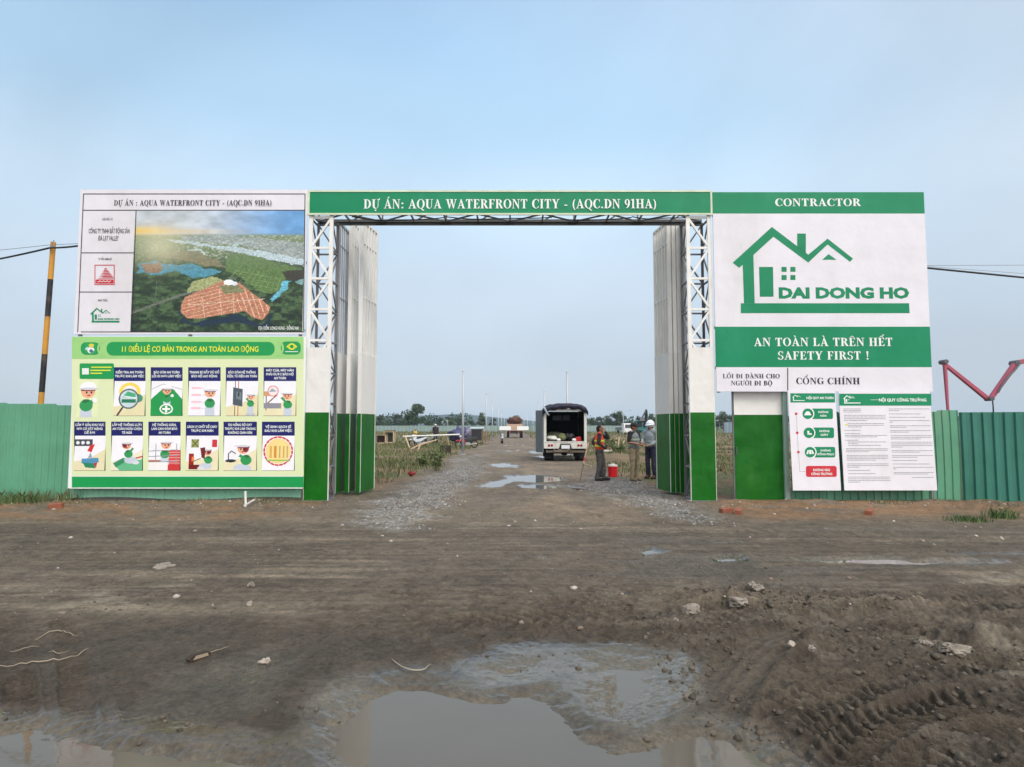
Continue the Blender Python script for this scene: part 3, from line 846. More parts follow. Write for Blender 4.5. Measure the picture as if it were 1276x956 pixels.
VCREAM = S('cream_print', (222, 232, 186), .95, rough=.35, var=.04, scale=.9, bump=.006, bscale=1.6)
VLIME = S('lime_print', (160, 216, 132), .9, rough=.35, var=.05)
VEMER = S('emerald_print', (16, 158, 82), .9, rough=.33, var=.06, scale=.9)
VNAVY = S('navy_print', (16, 22, 104), .9, rough=.35, var=.08)
VYEL = S('yellow_print', (226, 232, 60), .95, rough=.4, var=.05)
VRED = S('red_print', (206, 30, 52), .9, rough=.35, var=.08)
VWHITE = S('white_print', (228, 234, 230), 1.0, rough=.4, var=.04)
PRINT = M('printed_picture', (1, 1, 1), .38, .05, 4.0, tint=True)
GY = 13.76                               # depth of the gate's front
# ------------------------------------------------------------------ the gate
gate = empty('entrance_gate', (0, GY, 0))
tag(gate, 'tall white and green lattice gateway spanning the dirt road under a green banner', 'gate')
def xat(px, Y=GY): return P(px, 500, Y).x
GZ0, GZ1 = .02, P(0, 268, GY).z
BZ1 = P(0, 238, GY).z
def lattice(x0, x1, y0, y1, z0, z1, side):
    col = empty('lattice_column', (0, 0, 0)); adopt(col, gate)
    r = .05
    fr, bk, br, bb = MB(), MB(), MB(), MB()
    for x in (x0, x1):
        fr.box2((x - .04, y0 - r / 2, z0), (x + .04, y0 + r / 2, z1))
        bk.box2((x - r / 2, y1 - r / 2, z0), (x + r / 2, y1 + r / 2, z1))
    nb = 9; pz = (z1 - z0 - .1) / nb
    e = .001
    for k in range(nb + 1):
        z = z0 + .05 + pz * k
        br.bar((x0, y0 + e, z), (x1, y0 + e, z), .03, .05)
        bb.bar((x0, y1 + e, z - .0), (x1, y1 + e, z), .035)
        for x in (x0, x1): bb.bar((x + e, y0, z - .03), (x + e, y1, z - .03), .032)
        if k < nb:
            a, c = (x0, x1) if k % 2 == 0 else (x1, x0)
            if side > 0: a, c = c, a
            br.bar((a, y0 + .004, z), (c, y0 + .004, z + pz), .045)
            bb.bar((c, y1 - .004, z), (a, y1 - .004, z + pz), .032)
            for x in (x0, x1):
                p, q = (y0, y1) if k % 2 else (y1, y0)
                bb.bar((x + .003, p, z), (x + .003, q, z + pz), .028)
    fr.build('front_chords', WHITE, col); bk.build('back_chords', STEEL if side < 0 else DSTEEL, col)
    br.build('front_bracing', WHITE, col); bb.build('rear_bracing', STEEL, col)
    MB().box2((x0 - .06, y0 - .05, 0.0), (x1 + .06, y1 + .05, .022)).build('base_plate', STEEL, col)
    zs, zg = P(0, 433, GY).z, P(0, 514, GY).z
    MB().box2((x0 - .03, y0 - .031, zg), (x1 + .03, y0 - .027, zs)).build('white_sheet', WSHEET, col)
    MB().box2((x0 - .03, y0 - .031, z0 + .0), (x1 + .03, y0 - .027, zg)).build('green_sheet', GSHEET, col)
    return col
CD = .56
lx0, lx1 = xat(382.5), xat(408.5)
rx0, rx1 = xat(861.5), xat(888.5)
lattice(lx0, lx1, GY + .03, GY + CD, GZ0, GZ1, -1)
lattice(rx0, rx1, GY + .03, GY + CD, GZ0, GZ1, 1)
beam = empty('top_truss', (0, 0, 0)); adopt(beam, gate)
ch = MB(); web = MB()
for y in (GY + .03, GY + CD):
    for z in (GZ1 + .05, BZ1 - .05): ch.bar((lx0, y, z), (rx1, y, z), .06)
MB().bar((lx0, GY + CD + .02, GZ1 + .02), (rx1, GY + CD + .02, GZ1 + .02), .05, .13).build('lower_chord', DSTEEL, beam)
nW = 12
for k in range(nW):
    xa, xb = lx0 + (rx1 - lx0) * k / nW, lx0 + (rx1 - lx0) * (k + 1) / nW
    a, c = (GY + .03, GY + CD) if k % 2 else (GY + CD, GY + .03)
    web.bar((xa, GY + .03, GZ1 + .03), (xa, GY + CD, GZ1 + .03), .035)
    web.bar((xa, a, GZ1 + .035), (xb, c, GZ1 + .035), .03)
    web.bar((xa, GY + CD, GZ1 + .03), (xb, GY + CD, BZ1 - .05) if k % 2 else (xa, GY + CD, BZ1 - .05), .03)
ch.build('chords', STEEL, beam); web.build('web_bars', STEEL, beam)
ban = empty('banner', (0, 0, 0)); adopt(ban, gate)
B = Board(GY - .035)
MB().box2((xat(380), GY - .034, P(0, 267.5, GY).z), (xat(891), GY - .012, P(0, 239, GY).z)).build('banner_sheet', VGREEN, ban)
bz0, bz1, bxa, bxb = P(0, 267.5, GY).z, P(0, 239, GY).z, xat(380), xat(891)
fr = MB()
for z in (bz0, bz1): fr.box2((bxa - .03, GY - .045, z - .02), (bxb + .03, GY - .005, z + .02))
for x in (bxa - .012, bxb + .012): fr.box2((x - .03, GY - .043, bz0), (x + .03, GY - .007, bz1))
fr.build('banner_frame', S('cream_trim', (206, 218, 190), rough=.5), ban)
t = MB(); B.serif(t, 'DỰ ÁN: AQUA WATERFRONT CITY - (AQC.DN 91HA)', 453, 818, 248.5, 260, 1)
t.build('lettering', VWHITE, ban)
cable = MB()
for (xa, xb, s1) in ((-3.6, -1.5, .10), (-1.5, .9, .06), (.9, 2.7, .09), (2.7, 4.0, .05)):
    cable.path([(xa + (xb - xa) * i / 8, GY + .2 + .05 * math.sin(i), GZ1 - .02 + .05 - s1 * math.sin(math.pi * i / 8)) for i in range(9)], .012)
cable.build('cable', S('dark_cable', (40, 40, 44)), beam)
# folded leaves: x,y of the two uprights of each leaf
def leaf(pa, pb, zt, tone, bw=.055):
    lf = empty('gate_leaf', (0, 0, 0)); adopt(lf, gate)
    pa, pb = Vector((*pa, 0)), Vector((*pb, 0))
    d = (pb - pa); L = d.length; u = d / L
    nrm = Vector((-u.y, u.x, 0))
    fm, bars = MB(), MB()
    z0 = .07
    up = Vector((0, 0, 1))
    fm.bar(pb + up * z0, pb + up * zt, .06)
    fm.box2((pa.x - .042, pa.y - .06, z0), (pa.x + .042, pa.y + .01, zt))
    for z in (z0 + .03, zt - .03): fm.bar(pa + up * z, pb + up * z, .05)
    zs, zg = P(0, 432, GY).z, P(0, 514, GY).z
    for z in (zs, (zs + zt) / 2 - .25, zt - .9 + .35): bars.bar(pa + up * z, pb + up * z, .028)
    nbar = max(3, int(L / .16))
    for k in range(1, nbar):
        p = pa + d * k / nbar
        bars.bar(p + up * (zs - .02), p + up * (zt - .04), bw)
    fm.build('leaf_frame', tone, lf); bars.build('leaf_bars', tone, lf)
    def sheet(za, zb, nm, mt):
        m_ = MB()
        for sgn in (-1, 1):
            o = nrm * .028 * sgn
            m_.add([pa + o + up * za, pb + o + up * za, pb + o + up * zb, pa + o + up * zb], [(0, 1, 2, 3)])
        for p, s2 in ((pa, -1), (pb, 1)):
            a = p + u * .033 * s2
            m_.add([a - nrm * .033 + up * za, a + nrm * .033 + up * za, a + nrm * .033 + up * zb, a - nrm * .033 + up * zb], [(0, 1, 2, 3)])
        m_.box2((pa.x - .044, pa.y - .064, za), (pa.x + .044, pa.y - .0605, zb))
        m_.build(nm, mt, lf)
    sheet(zg, zs, 'white_sheet', WSHEET); sheet(z0, zg, 'green_sheet', GSHEET)
def px_at(px, Y): return (P(px, 500, Y).x, Y)
ZL = P(0, 274, 15.0).z
leaf(px_at(448.5, 15.0), px_at(466.5, 15.95), ZL, WHITE)
leaf(px_at(434.5, 15.0), px_at(443, 15.55), ZL, WHITE)
leaf(px_at(418, 14.7), px_at(430.5, 15.5), ZL - .12, S('grey_paint', (176, 178, 180), rough=.5), .03)
leaf(px_at(836, 15.0), px_at(818.5, 15.95), ZL, WHITE)
leaf(px_at(842, 14.98), px_at(830, 15.7), ZL, WHITE)
leaf(px_at(847.5, 14.96), px_at(838, 15.6), ZL, WHITE)
leaf(px_at(854.5, 14.7), px_at(848, 15.5), ZL - .12, S('grey_paint', (176, 178, 180), rough=.5))
# ------------------------------------------------------------------ project board (left, upper)
DAI = [(140, 415), (348, 225), (482, 322), (482, 260), (528, 260), (528, 357), (548, 372), (643, 287), (778, 393), (762, 410), (643, 318), (541, 414), (356, 277), (250, 372), (257, 629), (1075, 629), (1078, 682), (183, 682), (183, 629), (200, 629), (193, 425), (175, 442)]
def house_logo(bd, mb, fx, fy, layer, words=True, door=True):
    """the builder's house mark; fx, fy turn its own pixel grid into the board's"""
    # cut into convex pieces, so that every face is clean
    def q(pts): bd.flat(mb, [(fx(x), fy(y)) for x, y in pts], layer)
    q([(140, 415), (348, 225), (356, 277), (175, 442)])
    q([(348, 225), (541, 372), (541, 414), (356, 277)])
    q([(482, 260), (528, 260), (528, 364), (482, 328)])
    q([(541, 372), (643, 287), (643, 318), (541, 414)])
    q([(643, 287), (778, 393), (762, 410), (643, 318)])
    q([(193, 425), (250, 373), (257, 629), (200, 629)])
    q([(183, 629.5), (1075, 629.5), (1078, 682), (183, 682)])
    if door:
        q([(615, 399), (648, 369), (690, 399)])
        q([(280, 437), (354, 437), (357, 595), (284, 595)])
        for x, y in ((399, 437), (446, 437), (399, 480), (446, 480)): q([(x, y), (x + 27, y), (x + 27, y + 26), (x, y + 26)])
    if words: bd.sans(mb, 'DAI DONG HO', fx(385), fx(1077), fy(545), fy(605), layer, .055)
LB = Board(GY - .05)
pb = empty('project_board', (xat(240), GY - .05, 3.4))
tag(pb, 'white project board with an aerial picture, upper left of the gateway', 'sign board')
x0, x1 = xat(90), xat(378); z0, z1 = P(0, 417, GY).z, P(0, 237.5, GY).z
MB().box2((x0, GY - .05, z0), (x1, GY - .02, z1)).build('panel', VINYL, pb)
rf = MB()
for x in (x0 + .1, (x0 + x1) / 2, x1 - .1): rf.box2((x - .03, GY - .018, z0 - 2.9), (x + .03, GY + .04, z1 - .02))
for z in (z0 + .1, (z0 + z1) / 2, z1 - .1): rf.box2((x0 + .02, GY + .042, z - .03), (x1 - .02, GY + .09, z + .03))
rf.build('rear_frame', STEEL, pb)
ln = MB()
def lr(a, b_, c, d): LB.rect(ln, a, b_, c, d, 2)
lr(104, 241.3, 380, 242.3); lr(101, 413.2, 378.6, 414.2); LB.line(ln, [(104.3, 241.5), (97, 414)], 1.0, 3); LB.line(ln, [(380.2, 241.5), (378.2, 414)], 1.0, 3)
lr(103.6, 261.6, 380, 262.6); LB.line(ln, [(169.8, 262), (164.4, 413.5)], 1.0, 3); lr(101.5, 314.7, 168, 315.7); lr(99, 363.5, 166.5, 364.5)
ln.build('ruled_lines', VBLACK, pb)
t = MB(); LB.serif(t, 'DỰ ÁN : AQUA WATERFRONT CITY - (AQC.DN 91HA)', 142, 339, 249.6, 256.4, 2); t.build('title_lettering', VBLACK, pb)
t = MB()
for s_, a, c, y0_, y1_ in (('CHỦ ĐẦU TƯ', 127.5, 140.5, 272, 274.8), ('CÔNG TY TNHH BẤT ĐỘNG SẢN', 110.5, 161.5, 285.2, 291), ('ĐÀ LẠT VALLEY', 122.5, 148, 294.2, 300), ('TƯ VẤN GIÁM SÁT', 122.5, 139.5, 321.6, 324.4), ('NHÀ THẦU', 122, 134, 373, 375.8)):
    LB.sans(t, s_, a, c, y0_, y1_, 2, .014)
t.build('company_lettering', VBLACK, pb)
rl = MB()
LB.rect(rl, 118, 330, 143, 331, 2); LB.rect(rl, 118, 354.2, 143, 355.2, 2); LB.rect(rl, 118, 331, 119, 354.2, 2); LB.rect(rl, 142, 331, 143, 354.2, 2)
for k in range(7):
    y = 334.2 + k * 1.95
    a, c = 131.5 - 1.6 - 1.25 * k * 1.15, 131.5 + 1.2 + 1.5 * k
    LB.flat(rl, [(a, y + 1.2), (131 - .3 * k, y), (min(c, 141.6), y), (min(c + .6, 141.8), y + 1.2)], 2)
LB.rrect(rl, 119.6, 348.3, 141.6, 353.4, 1.2, 2)
rl.build('red_emblem', VRED, pb)
wv = MB(); LB.line(wv, [(122 + 1.5 * i, 350.8 + 1.1 * math.sin(i * 2.2)) for i in range(12)], .7, 3); wv.build('emblem_script', VWHITE, pb)
gl = MB(); house_logo(LB, gl, lambda x: 112.6 + (x - 140) / 938 * 36.4, lambda y: 383.5 + (y - 225) / 457 * 18.5, 2); gl.build('house_emblem', VGREEN, pb)
# aerial picture, drawn on the grid of the enlarged crop
ap = Painter(341, 130, 1190, 733, .42, (40, 62, 42))
ap.wx = 16 * fbm(ap.X * .03, ap.Y * .05, 421, 4, .6); ap.wy = 9 * fbm(ap.X * .03, ap.Y * .05, 423, 4, .6)
n1 = fbm(ap.X * .03, ap.Y * .06, 401, 5, .6); n2 = fbm(ap.X * .09, ap.Y * .16, 403, 4, .6)
def bl(rgb, mk, a=1.0): ap.put(np.clip(mk, 0, 1), rgb, a)
bl((70, 96, 62), sst(-.1, .4, n1)); bl((20, 38, 30), sst(0, .4, -n1) * sst(380, 600, ap.Y), .9)
bl((110, 128, 78), sst(430, 300, ap.Y) * .7); bl((150, 150, 120), sst(.15, .4, n2) * sst(430, 290, ap.Y) * .7)
ap.poly([(560, 262), (760, 250), (1190, 290), (1190, 380), (860, 300), (600, 285)], (138, 148, 152))
bl((190, 190, 190), sst(.1, .4, n2) * (ap.Y < 370) * (ap.X > 560) * (ap.Y > 255), .6)
ap.poly([(500, 272), (570, 278), (720, 300), (900, 318), (1190, 372), (1190, 410), (1020, 375), (860, 340), (700, 312), (560, 292)], (176, 194, 204))
ap.poly([(820, 312), (850, 292), (935, 280), (930, 287), (860, 300), (840, 316)], (176, 194, 204))
ap.line([(610, 330), (670, 325), (695, 345), (680, 362), (640, 366)], 9, (170, 190, 190))
ap.poly([(375, 395), (450, 385), (560, 410), (640, 395), (700, 420), (775, 432), (740, 455), (640, 470), (560, 430), (470, 452), (365, 440)], (70, 132, 152))
ap.poly([(385, 400), (470, 390), (500, 415), (465, 440), (400, 440)], (130, 104, 82))
ap.poly([(560, 335), (650, 330), (760, 380), (800, 410), (700, 410), (600, 380), (500, 370), (480, 345)], (118, 112, 84))
ap.poly([(800, 350), (900, 345), (1080, 400), (1190, 420), (1090, 480), (1060, 540), (960, 530), (880, 470), (800, 430)], (84, 112, 62))
for k in range(11): ap.line([(880 + 22 * k, 410 + 6 * k), (820 + 26 * k, 470 + 8 * k)], 2, (150, 172, 128), .45)
for k in range(4): ap.line([(850, 430 + 26 * k), (1060, 470 + 26 * k)], 2, (150, 172, 128), .4)
ap.poly([(1080, 440), (1190, 420), (1190, 490), (1120, 480)], (52, 50, 44))
ap.poly([(1080, 482), (1118, 480), (1110, 520), (1070, 560), (1040, 590), (1035, 560), (1070, 530)], (96, 170, 190))
ap.poly([(1140, 485), (1185, 470), (1185, 505), (1160, 500)], (110, 150, 150))
ap.line([(341, 640), (560, 560), (840, 470)], 12, (98, 106, 96)); ap.line([(455, 600), (463, 480)], 4, (84, 100, 80))
ap.poly([(580, 600), (590, 660), (640, 690), (800, 660), (860, 640), (980, 700), (1010, 680), (1040, 640), (1055, 640), (1010, 720), (850, 680), (700, 710), (600, 690), (572, 640)], (18, 42, 62))
ap.poly([(640, 480), (740, 460), (800, 480), (740, 520), (610, 540)], (150, 158, 110))
ap.wx = ap.wx * .25; ap.wy = ap.wy * .25
dev = [(606, 560), (790, 480), (870, 490), (1030, 610), (1020, 640), (990, 675), (940, 660), (900, 630), (840, 640), (690, 665), (620, 668), (585, 630), (590, 590)]
ap.poly(dev, (178, 124, 98))
ind = sdf(dev, ap.X, ap.Y) < -4
rowp = ((ap.X * .25 + ap.Y) % 17) < 4
bl((216, 180, 150), ind & rowp & (ap.X < 860), .8); bl((216, 180, 150), ind & (((ap.X * .9 - ap.Y * .35) % 24) < 5) & (ap.X >= 860))
bl((150, 84, 62), ind & (n2 > .12), .6)
for a, c in (((690, 560), (705, 660)), ((775, 530), (790, 650)), ((840, 510), (850, 640)), ((620, 600), (1000, 570))): ap.line([a, c], 3, (206, 180, 158))
ap.poly([(770, 505), (860, 495), (900, 535), (800, 545)], (120, 122, 88)); ap.ell(820, 488, 26, 13, (232, 236, 240)); ap.ell(850, 495, 14, 10, (206, 214, 224))
n5 = fbm(ap.X * .16, ap.Y * .26, 431, 4, .65); ap.img = ap.img * (1.12 + .75 * n5 + .35 * n2)[..., None].clip(.4, 1.9)
g = sst(250, 130, ap.Y); rt = sst(600, 1150, ap.X)
skyc = np.array(lin((196, 206, 214))) * (1 - rt[..., None]) + np.array(lin((112, 170, 226))) * rt[..., None]
skm = sst(262, 240, ap.Y)
ap.img = ap.img * (1 - skm[..., None]) + (skyc * (.9 + .35 * np.clip(fbm(ap.X * .012, ap.Y * .03, 411, 5), -.5, 1)[..., None])) * skm[..., None]
bl((226, 190, 70), np.exp(-((ap.X - 390) / 130) ** 2 - ((ap.Y - 232) / 22) ** 2), .95)
bl((214, 186, 120), np.exp(-((ap.X - 620) / 200) ** 2 - ((ap.Y - 235) / 12) ** 2), .5)
bl((236, 226, 190), np.exp(-((ap.X - 470) / 110) ** 2 - ((ap.Y - 300) / 90) ** 2), .6); bl((150, 170, 150), sst(470, 280, ap.Y) * (ap.Y > 250), .3)
apic = Painter(0, 0, 1, 1, 2, (0, 0, 0))
ap.sheet('aerial_picture', Board(GY - .05, (80, 230, 3.9875)), 1, pb, PRINT)
t = MB(); LB.sans(t, 'ĐỊA ĐIỂM: LONG HƯNG - ĐỒNG NAI', 322, 372, 407, 411, 3, .016); t.build('place_lettering', VWHITE, pb)
# ------------------------------------------------------------------ safety poster (left, lower)
SB = Board(GY - .07, (80, 415, 4.116))
sp_ = empty('safety_poster', (xat(232), GY - .07, 1.7))
tag(sp_, 'pale green safety poster with twelve pictures, below the aerial board', 'poster')
ax0, ax1 = SB.at(36, 410)[0], SB.at(1232, 410)[0]
az1, az0 = SB.at(0, 18)[1], SB.at(0, 798)[1]
MB().box2((ax0, GY - .07, az0), (ax1, GY - .045, az1)).build('panel', VWHITE, sp_)
w_ = MB(); SB.rect(w_, 40, 22, 1228, 732, 1); w_.build('cream_sheet', VCREAM, sp_)
w_ = MB(); SB.rect(w_, 40, 20, 1228, 133, 2); w_.build('lime_band', VLIME, sp_)
w_ = MB(); SB.rect(w_, 40, 737, 1228, 792, 2); w_.build('footer_band', VEMER, sp_)
w_ = MB(); SB.rrect(w_, 218, 46, 1080, 116, 32, 3); tb = w_.build('title_band', VEMER, sp_)
t = MB(); SB.sans(t, '11 ĐIỀU LỆ CƠ BẢN TRONG AN TOÀN LAO ĐỘNG', 297, 997, 69, 97, 4, .02); t.build('lettering', VYEL, tb)
w_ = MB(); SB.rrect(w_, 86, 48, 184, 112, 26, 3); e1 = w_.build('emblem_pill', VEMER, sp_); w_ = MB(); SB.rrect(w_, 1112, 44, 1214, 111, 26, 3); eb = w_.build('emblem_pill', VEMER, sp_)
w_ = MB(); SB.ring(w_, 214, 80, 34, 44, 4, 100, 260, 14); SB.ring(w_, 1084, 78, 34, 44, 4, -80, 80, 14); w_.build('pale_arcs', VLIME, sp_)
w_ = MB(); SB.ring(w_, 1168, 70, 10, 17, 4); SB.flat(w_, [(1140, 70), (1156, 56), (1152, 70), (1156, 84)], 4); SB.flat(w_, [(1196, 70), (1180, 56), (1184, 70), (1180, 84)], 4); w_.build('eye_emblem', VYEL, eb)
w_ = MB(); SB.rect(w_, 1135, 94, 1200, 98, 4); w_.build('white_bar', VWHITE, eb)
ep = Painter(106, 52, 166, 108, .6, (22, 158, 82)); ep.ell(138, 88, 18, 16, (228, 234, 236)); ep.ell(140, 68, 11, 9, (226, 180, 150)); ep.ell(140, 63, 14, 8, (214, 206, 60)); ep.ell(118, 80, 10, 6, (190, 220, 226), -40); ep.poly([(128, 92), (140, 82), (156, 96), (140, 104)], (70, 110, 120)); ep.sheet('emblem_picture', SB, 4, e1, PRINT)
w_ = MB(); SB.rrect(w_, 80, 156, 256, 236, 8, 3); nb_ = w_.build('note_panel', VEMER, sp_)
w_ = MB(); SB.rect(w_, 93, 181, 128, 213, 4); w_.build('note_square', VWHITE, nb_)
w_ = MB()
for y, a, c in ((176, 140, 245), (192, 136, 240), (207, 136, 196)): SB.rect(w_, a, y - 3, c, y + 3, 4)
w_.build('note_lines', VYEL, nb_)
# --- small generic worker figures
SKIN, HAT, HAIR, SHIRT, PANT = (232, 172, 138), (240, 240, 242), (132, 36, 44), (46, 150, 84), (196, 206, 220)
def worker(p, x, y, k, lean=0, side=1, kneel=False, arm=None):
    """hard-hatted worker, head centre x,y, head radius k"""
    bx, by = x + lean * k, y + 1.9 * k
    if kneel:
        p.ell(bx + side * .6 * k, by + 1.5 * k, 1.5 * k, .75 * k, PANT, 0); p.ell(bx + side * 1.7 * k, by + 2.0 * k, .8 * k, .4 * k, (214, 216, 222))
    else:
        for s_ in (-.4, .45):
            p.ell(bx + s_ * k, by + 1.9 * k, .45 * k, 1.1 * k, PANT); p.ell(bx + s_ * 1.5 * k, by + 3.0 * k, .7 * k, .35 * k, (188, 192, 204))
        p.ell(bx, by + .9 * k, .85 * k, .8 * k, PANT)
    p.ell(bx, by + .1 * k, .95 * k, .85 * k, SHIRT); p.ell(bx, by - .5 * k, .6 * k, .3 * k, (34, 112, 62))
    if arm: p.line([(bx, by), arm], .5 * k, SHIRT); p.ell(arm[0], arm[1], .36 * k, .36 * k, HAT)
    p.ell(x, y, k, k * .95, SKIN); p.ell(x, y - .35 * k, 1.05 * k, .75 * k, HAIR, 0, 1, p.Y < y - .05 * k)
    p.ell(x + side * -.4 * k, y + .05 * k, .5 * k, .6 * k, HAIR) if kneel else None
    p.ell(x, y - .45 * k, 1.2 * k, .95 * k, HAT, 0, 1, p.Y < y - .35 * k); p.ell(x + side * .15 * k, y - .38 * k, 1.4 * k, .18 * k, (206, 208, 216))
    for s_ in (-.35, .4): p.ell(x + s_ * k * .9 + side * .12 * k, y + .15 * k, .13 * k, .17 * k, (30, 24, 30))
    p.ell(x + side * .12 * k, y + .58 * k, .25 * k, .1 * k, (170, 60, 60))
TILES = [
 ((265, 425), 0, ('KIỂM TRA AN TOÀN', 'TRƯỚC KHI LÀM VIỆC')), ((455, 615), 0, ('BẢO ĐẢM AN TOÀN', 'LỐI ĐI NƠI LÀM VIỆC')), ((647, 810), 0, ('TRANG BỊ ĐẦY ĐỦ ĐỒ', 'BẢO HỘ LAO ĐỘNG')),
 ((840, 1003), 0, ('BẢO ĐẢM HỆ THỐNG', 'ĐIỆN, TỦ ĐIỆN AN TOÀN')), ((1034, 1198), 0, ('MÁY CƯA, MÁY HÀN', 'PHẢI ĐƯỢC BẢO HỘ', 'AN TOÀN')),
 ((62, 220), 1, ('CẤM Ở GẦN KHU VỰC', 'NƠI CÓ VẬT NẶNG', 'DỄ RƠI')), ((252, 412), 1, ('LẮP HỆ THỐNG LƯỚI', 'AN TOÀN NGĂN CHẶN', 'TÉ NGÃ')), ((443, 605), 1, ('HỆ THỐNG GIÀN,', 'LAN CAN ĐẢM BẢO', 'AN TOÀN')),
 ((635, 800), 1, ('CÁCH LY CHẤT DỄ CHÁY', 'TRƯỚC KHI HÀN')), ((828, 996), 1, ('ĐO NỒNG ĐỘ OXY', 'TRƯỚC KHI LÀM TRONG', 'KHÔNG GIAN KÍN')), ((1025, 1190), 1, ('VỆ SINH SẠCH SẼ', 'SAU KHI LÀM VIỆC'))]
for ti, ((a, c), row, txt) in enumerate(TILES):
    y0_, yh, y1_ = ((176, 247, 424), (455, 527, 705))[row]
    xb0, xb1 = a - 9, c - 9
    fr = MB(); SB.rect(fr, xb0 - 1.5, y0_, xb1 + 1.5, y1_ + 1.5, 2); tile = fr.build('rule_tile', VBLACK, sp_)
    w_ = MB(); SB.rect(w_, xb0, y0_, xb1, yh, 3); w_.build('caption_bar', VNAVY, tile)
    t = MB(); n_ = len(txt)
    for i, s_ in enumerate(txt):
        yc = (y0_ + yh) / 2 + (i - (n_ - 1) / 2) * 20
        hw = min((c - a) * .47, len(s_) * 4.4)
        SB.sans(t, s_, (xb0 + xb1) / 2 - hw, (xb0 + xb1) / 2 + hw, yc - 6, yc + 6.5, 4, .03)
    t.build('lettering', VWHITE, tile)
    p = Painter(xb0, yh, xb1, y1_, .55, (238, 238, 244))
    o = xb0; Wd = xb1 - xb0
    dune = [(xb0, y1_), (xb0, y1_ - 45), (o + Wd * .5, y1_ - 62), (xb1, y1_ - 110), (xb1, y1_)]
    if ti == 0:
        p.poly(dune, (226, 218, 176)); p.ell(o + 80, 300, 55, 45, (240, 214, 90)); p.ell(o + 80, 300, 36, 30, (238, 238, 240)); p.line([(o + 20, 422), (o + 45, 385)], 9, (50, 46, 50))
        p.ell(o + 122, 335, 26, 22, (60, 150, 110)); p.ell(o + 76, 338, 52, 52, (92, 104, 112)); p.ell(o + 76, 338, 44, 44, (196, 216, 220))
        p.poly([(o + 40, 330), (o + 70, 300), (o + 110, 312), (o + 112, 330)], (70, 168, 124)); p.rect(o + 40, 340, o + 112, 358, (36, 120, 90)); p.line([(o + 40, 322), (o + 112, 334)], 4, (240, 246, 246))
    elif ti == 1:
        p.line([(o, 290), (o + 60, 262), (o + Wd, 290)], 4, (190, 190, 196)); p.poly([(o, 424), (o, 340), (o + 60, 285), (o + 110, 285), (o + Wd, 340), (o + Wd, 424)], (26, 150, 74))
        worker(p, o + 80, 295, 22, .1, 1, arm=(o + 108, 322)); p.ell(o + 80, 390, 34, 26, (240, 246, 240)); p.ell(o + 80, 390, 27, 20, (26, 150, 74)); p.rect(o + 60, 386, o + 100, 394, (240, 246, 240)); p.rect(o + 75, 372, o + 85, 408, (240, 246, 240))
    elif ti == 2:
        for y in (283, 318, 354, 386): p.rect(o + 14, y - 5, o + 62, y + 5, (240, 190, 204)); p.line([(o + 62, y), (o + 92, y + 4)], 2, (190, 190, 200))
        worker(p, o + 110, 305, 28, 0, 1)
    elif ti == 3:
        p.poly(dune, (226, 218, 176)); p.line([(o + 62, 247), (o + 62, 424)], 3, (190, 40, 40)); p.line([(o + 46, 247), (o + 46, 424)], 3, (60, 60, 66))
        p.poly([(o + 34, 278), (o + 84, 288), (o + 84, 378), (o + 34, 368)], (74, 86, 96)); p.poly([(o + 52, 300), (o + 78, 306), (o + 78, 345), (o + 52, 338)], (110, 124, 132)); p.rect(o + 60, 306, o + 68, 326, (20, 24, 28))
        worker(p, o + 128, 325, 19, -.1, -1, arm=(o + 100, 330))
    elif ti == 4:
        p.poly(dune, (230, 222, 184)); p.rect(o, 300, o + 70, 324, (206, 158, 110)); p.line([(o + 12, 324), (o + 12, 395)], 6, (120, 84, 60)); p.line([(o + 18, 362), (o + 62, 322)], 6, (120, 84, 60)); p.rect(o, 360, o + 90, 388, (140, 140, 150))
        p.ell(o + 46, 298, 28, 28, (220, 90, 96)); p.ell(o + 46, 298, 24, 24, (238, 226, 226)); p.poly([(o + 24, 304), (o + 40, 284), (o + 66, 300)], (150, 170, 180)); worker(p, o + 120, 320, 24, .1, -1, arm=(o + 84, 325))
    elif ti == 5:
        p.poly(dune, (226, 218, 180)); p.rect(o, 546, o + 92, 580, (64, 70, 80))
        for k in range(3): p.ell(o + 16 + 26 * k, 563, 9, 9, (230, 232, 236))
        p.poly([(o + 66, 605), (o + 80, 575), (o + 104, 570), (o + 88, 612)], (206, 44, 44)); p.poly([(o + 70, 640), (o + 84, 612), (o + 92, 640)], (150, 160, 170)); p.poly([(o + 38, 645), (o + 124, 640), (o + 128, 664), (o + 80, 676), (o + 38, 668)], (78, 142, 180))
        p.poly([(o + 44, 664), (o + 104, 670), (o + 112, 694), (o + 60, 690)], (30, 130, 90)); p.poly([(o + 100, 668), (o + 120, 664), (o + 114, 694)], (186, 40, 60))
    elif ti == 6:
        p.poly(dune, (232, 228, 204)); p.poly([(o + 10, 668), (o + 62, 640), (o + 150, 652), (o + Wd, 640), (o + Wd, 705), (o + 44, 705)], (98, 184, 134)); p.poly([(o + 10, 668), (o + 62, 640), (o + 74, 660), (o + 26, 690)], (52, 140, 96)); p.line([(o + 84, 652), (o + 160, 634)], 7, (186, 50, 44))
        worker(p, o + 76, 575, 23, .5, 1, True, arm=(o + 116, 585))
    elif ti == 7:
        p.rect(o + 100, 600, o + 162, 705, (214, 66, 66)); [p.line([(o + 100, y), (o + 162, y)], 2, (240, 220, 214)) for y in range(612, 705, 14)]
        p.rect(o, 652, o + 110, 662, (170, 110, 74)); worker(p, o + 88, 572, 25, -.2, 1)
        for y in (606, 634, 664): p.line([(o, y), (o + 148, y - 6)], 4, (140, 146, 156))
        for x in (36, 142): p.line([(o + x, 570), (o + x, 705)], 4, (140, 146, 156))
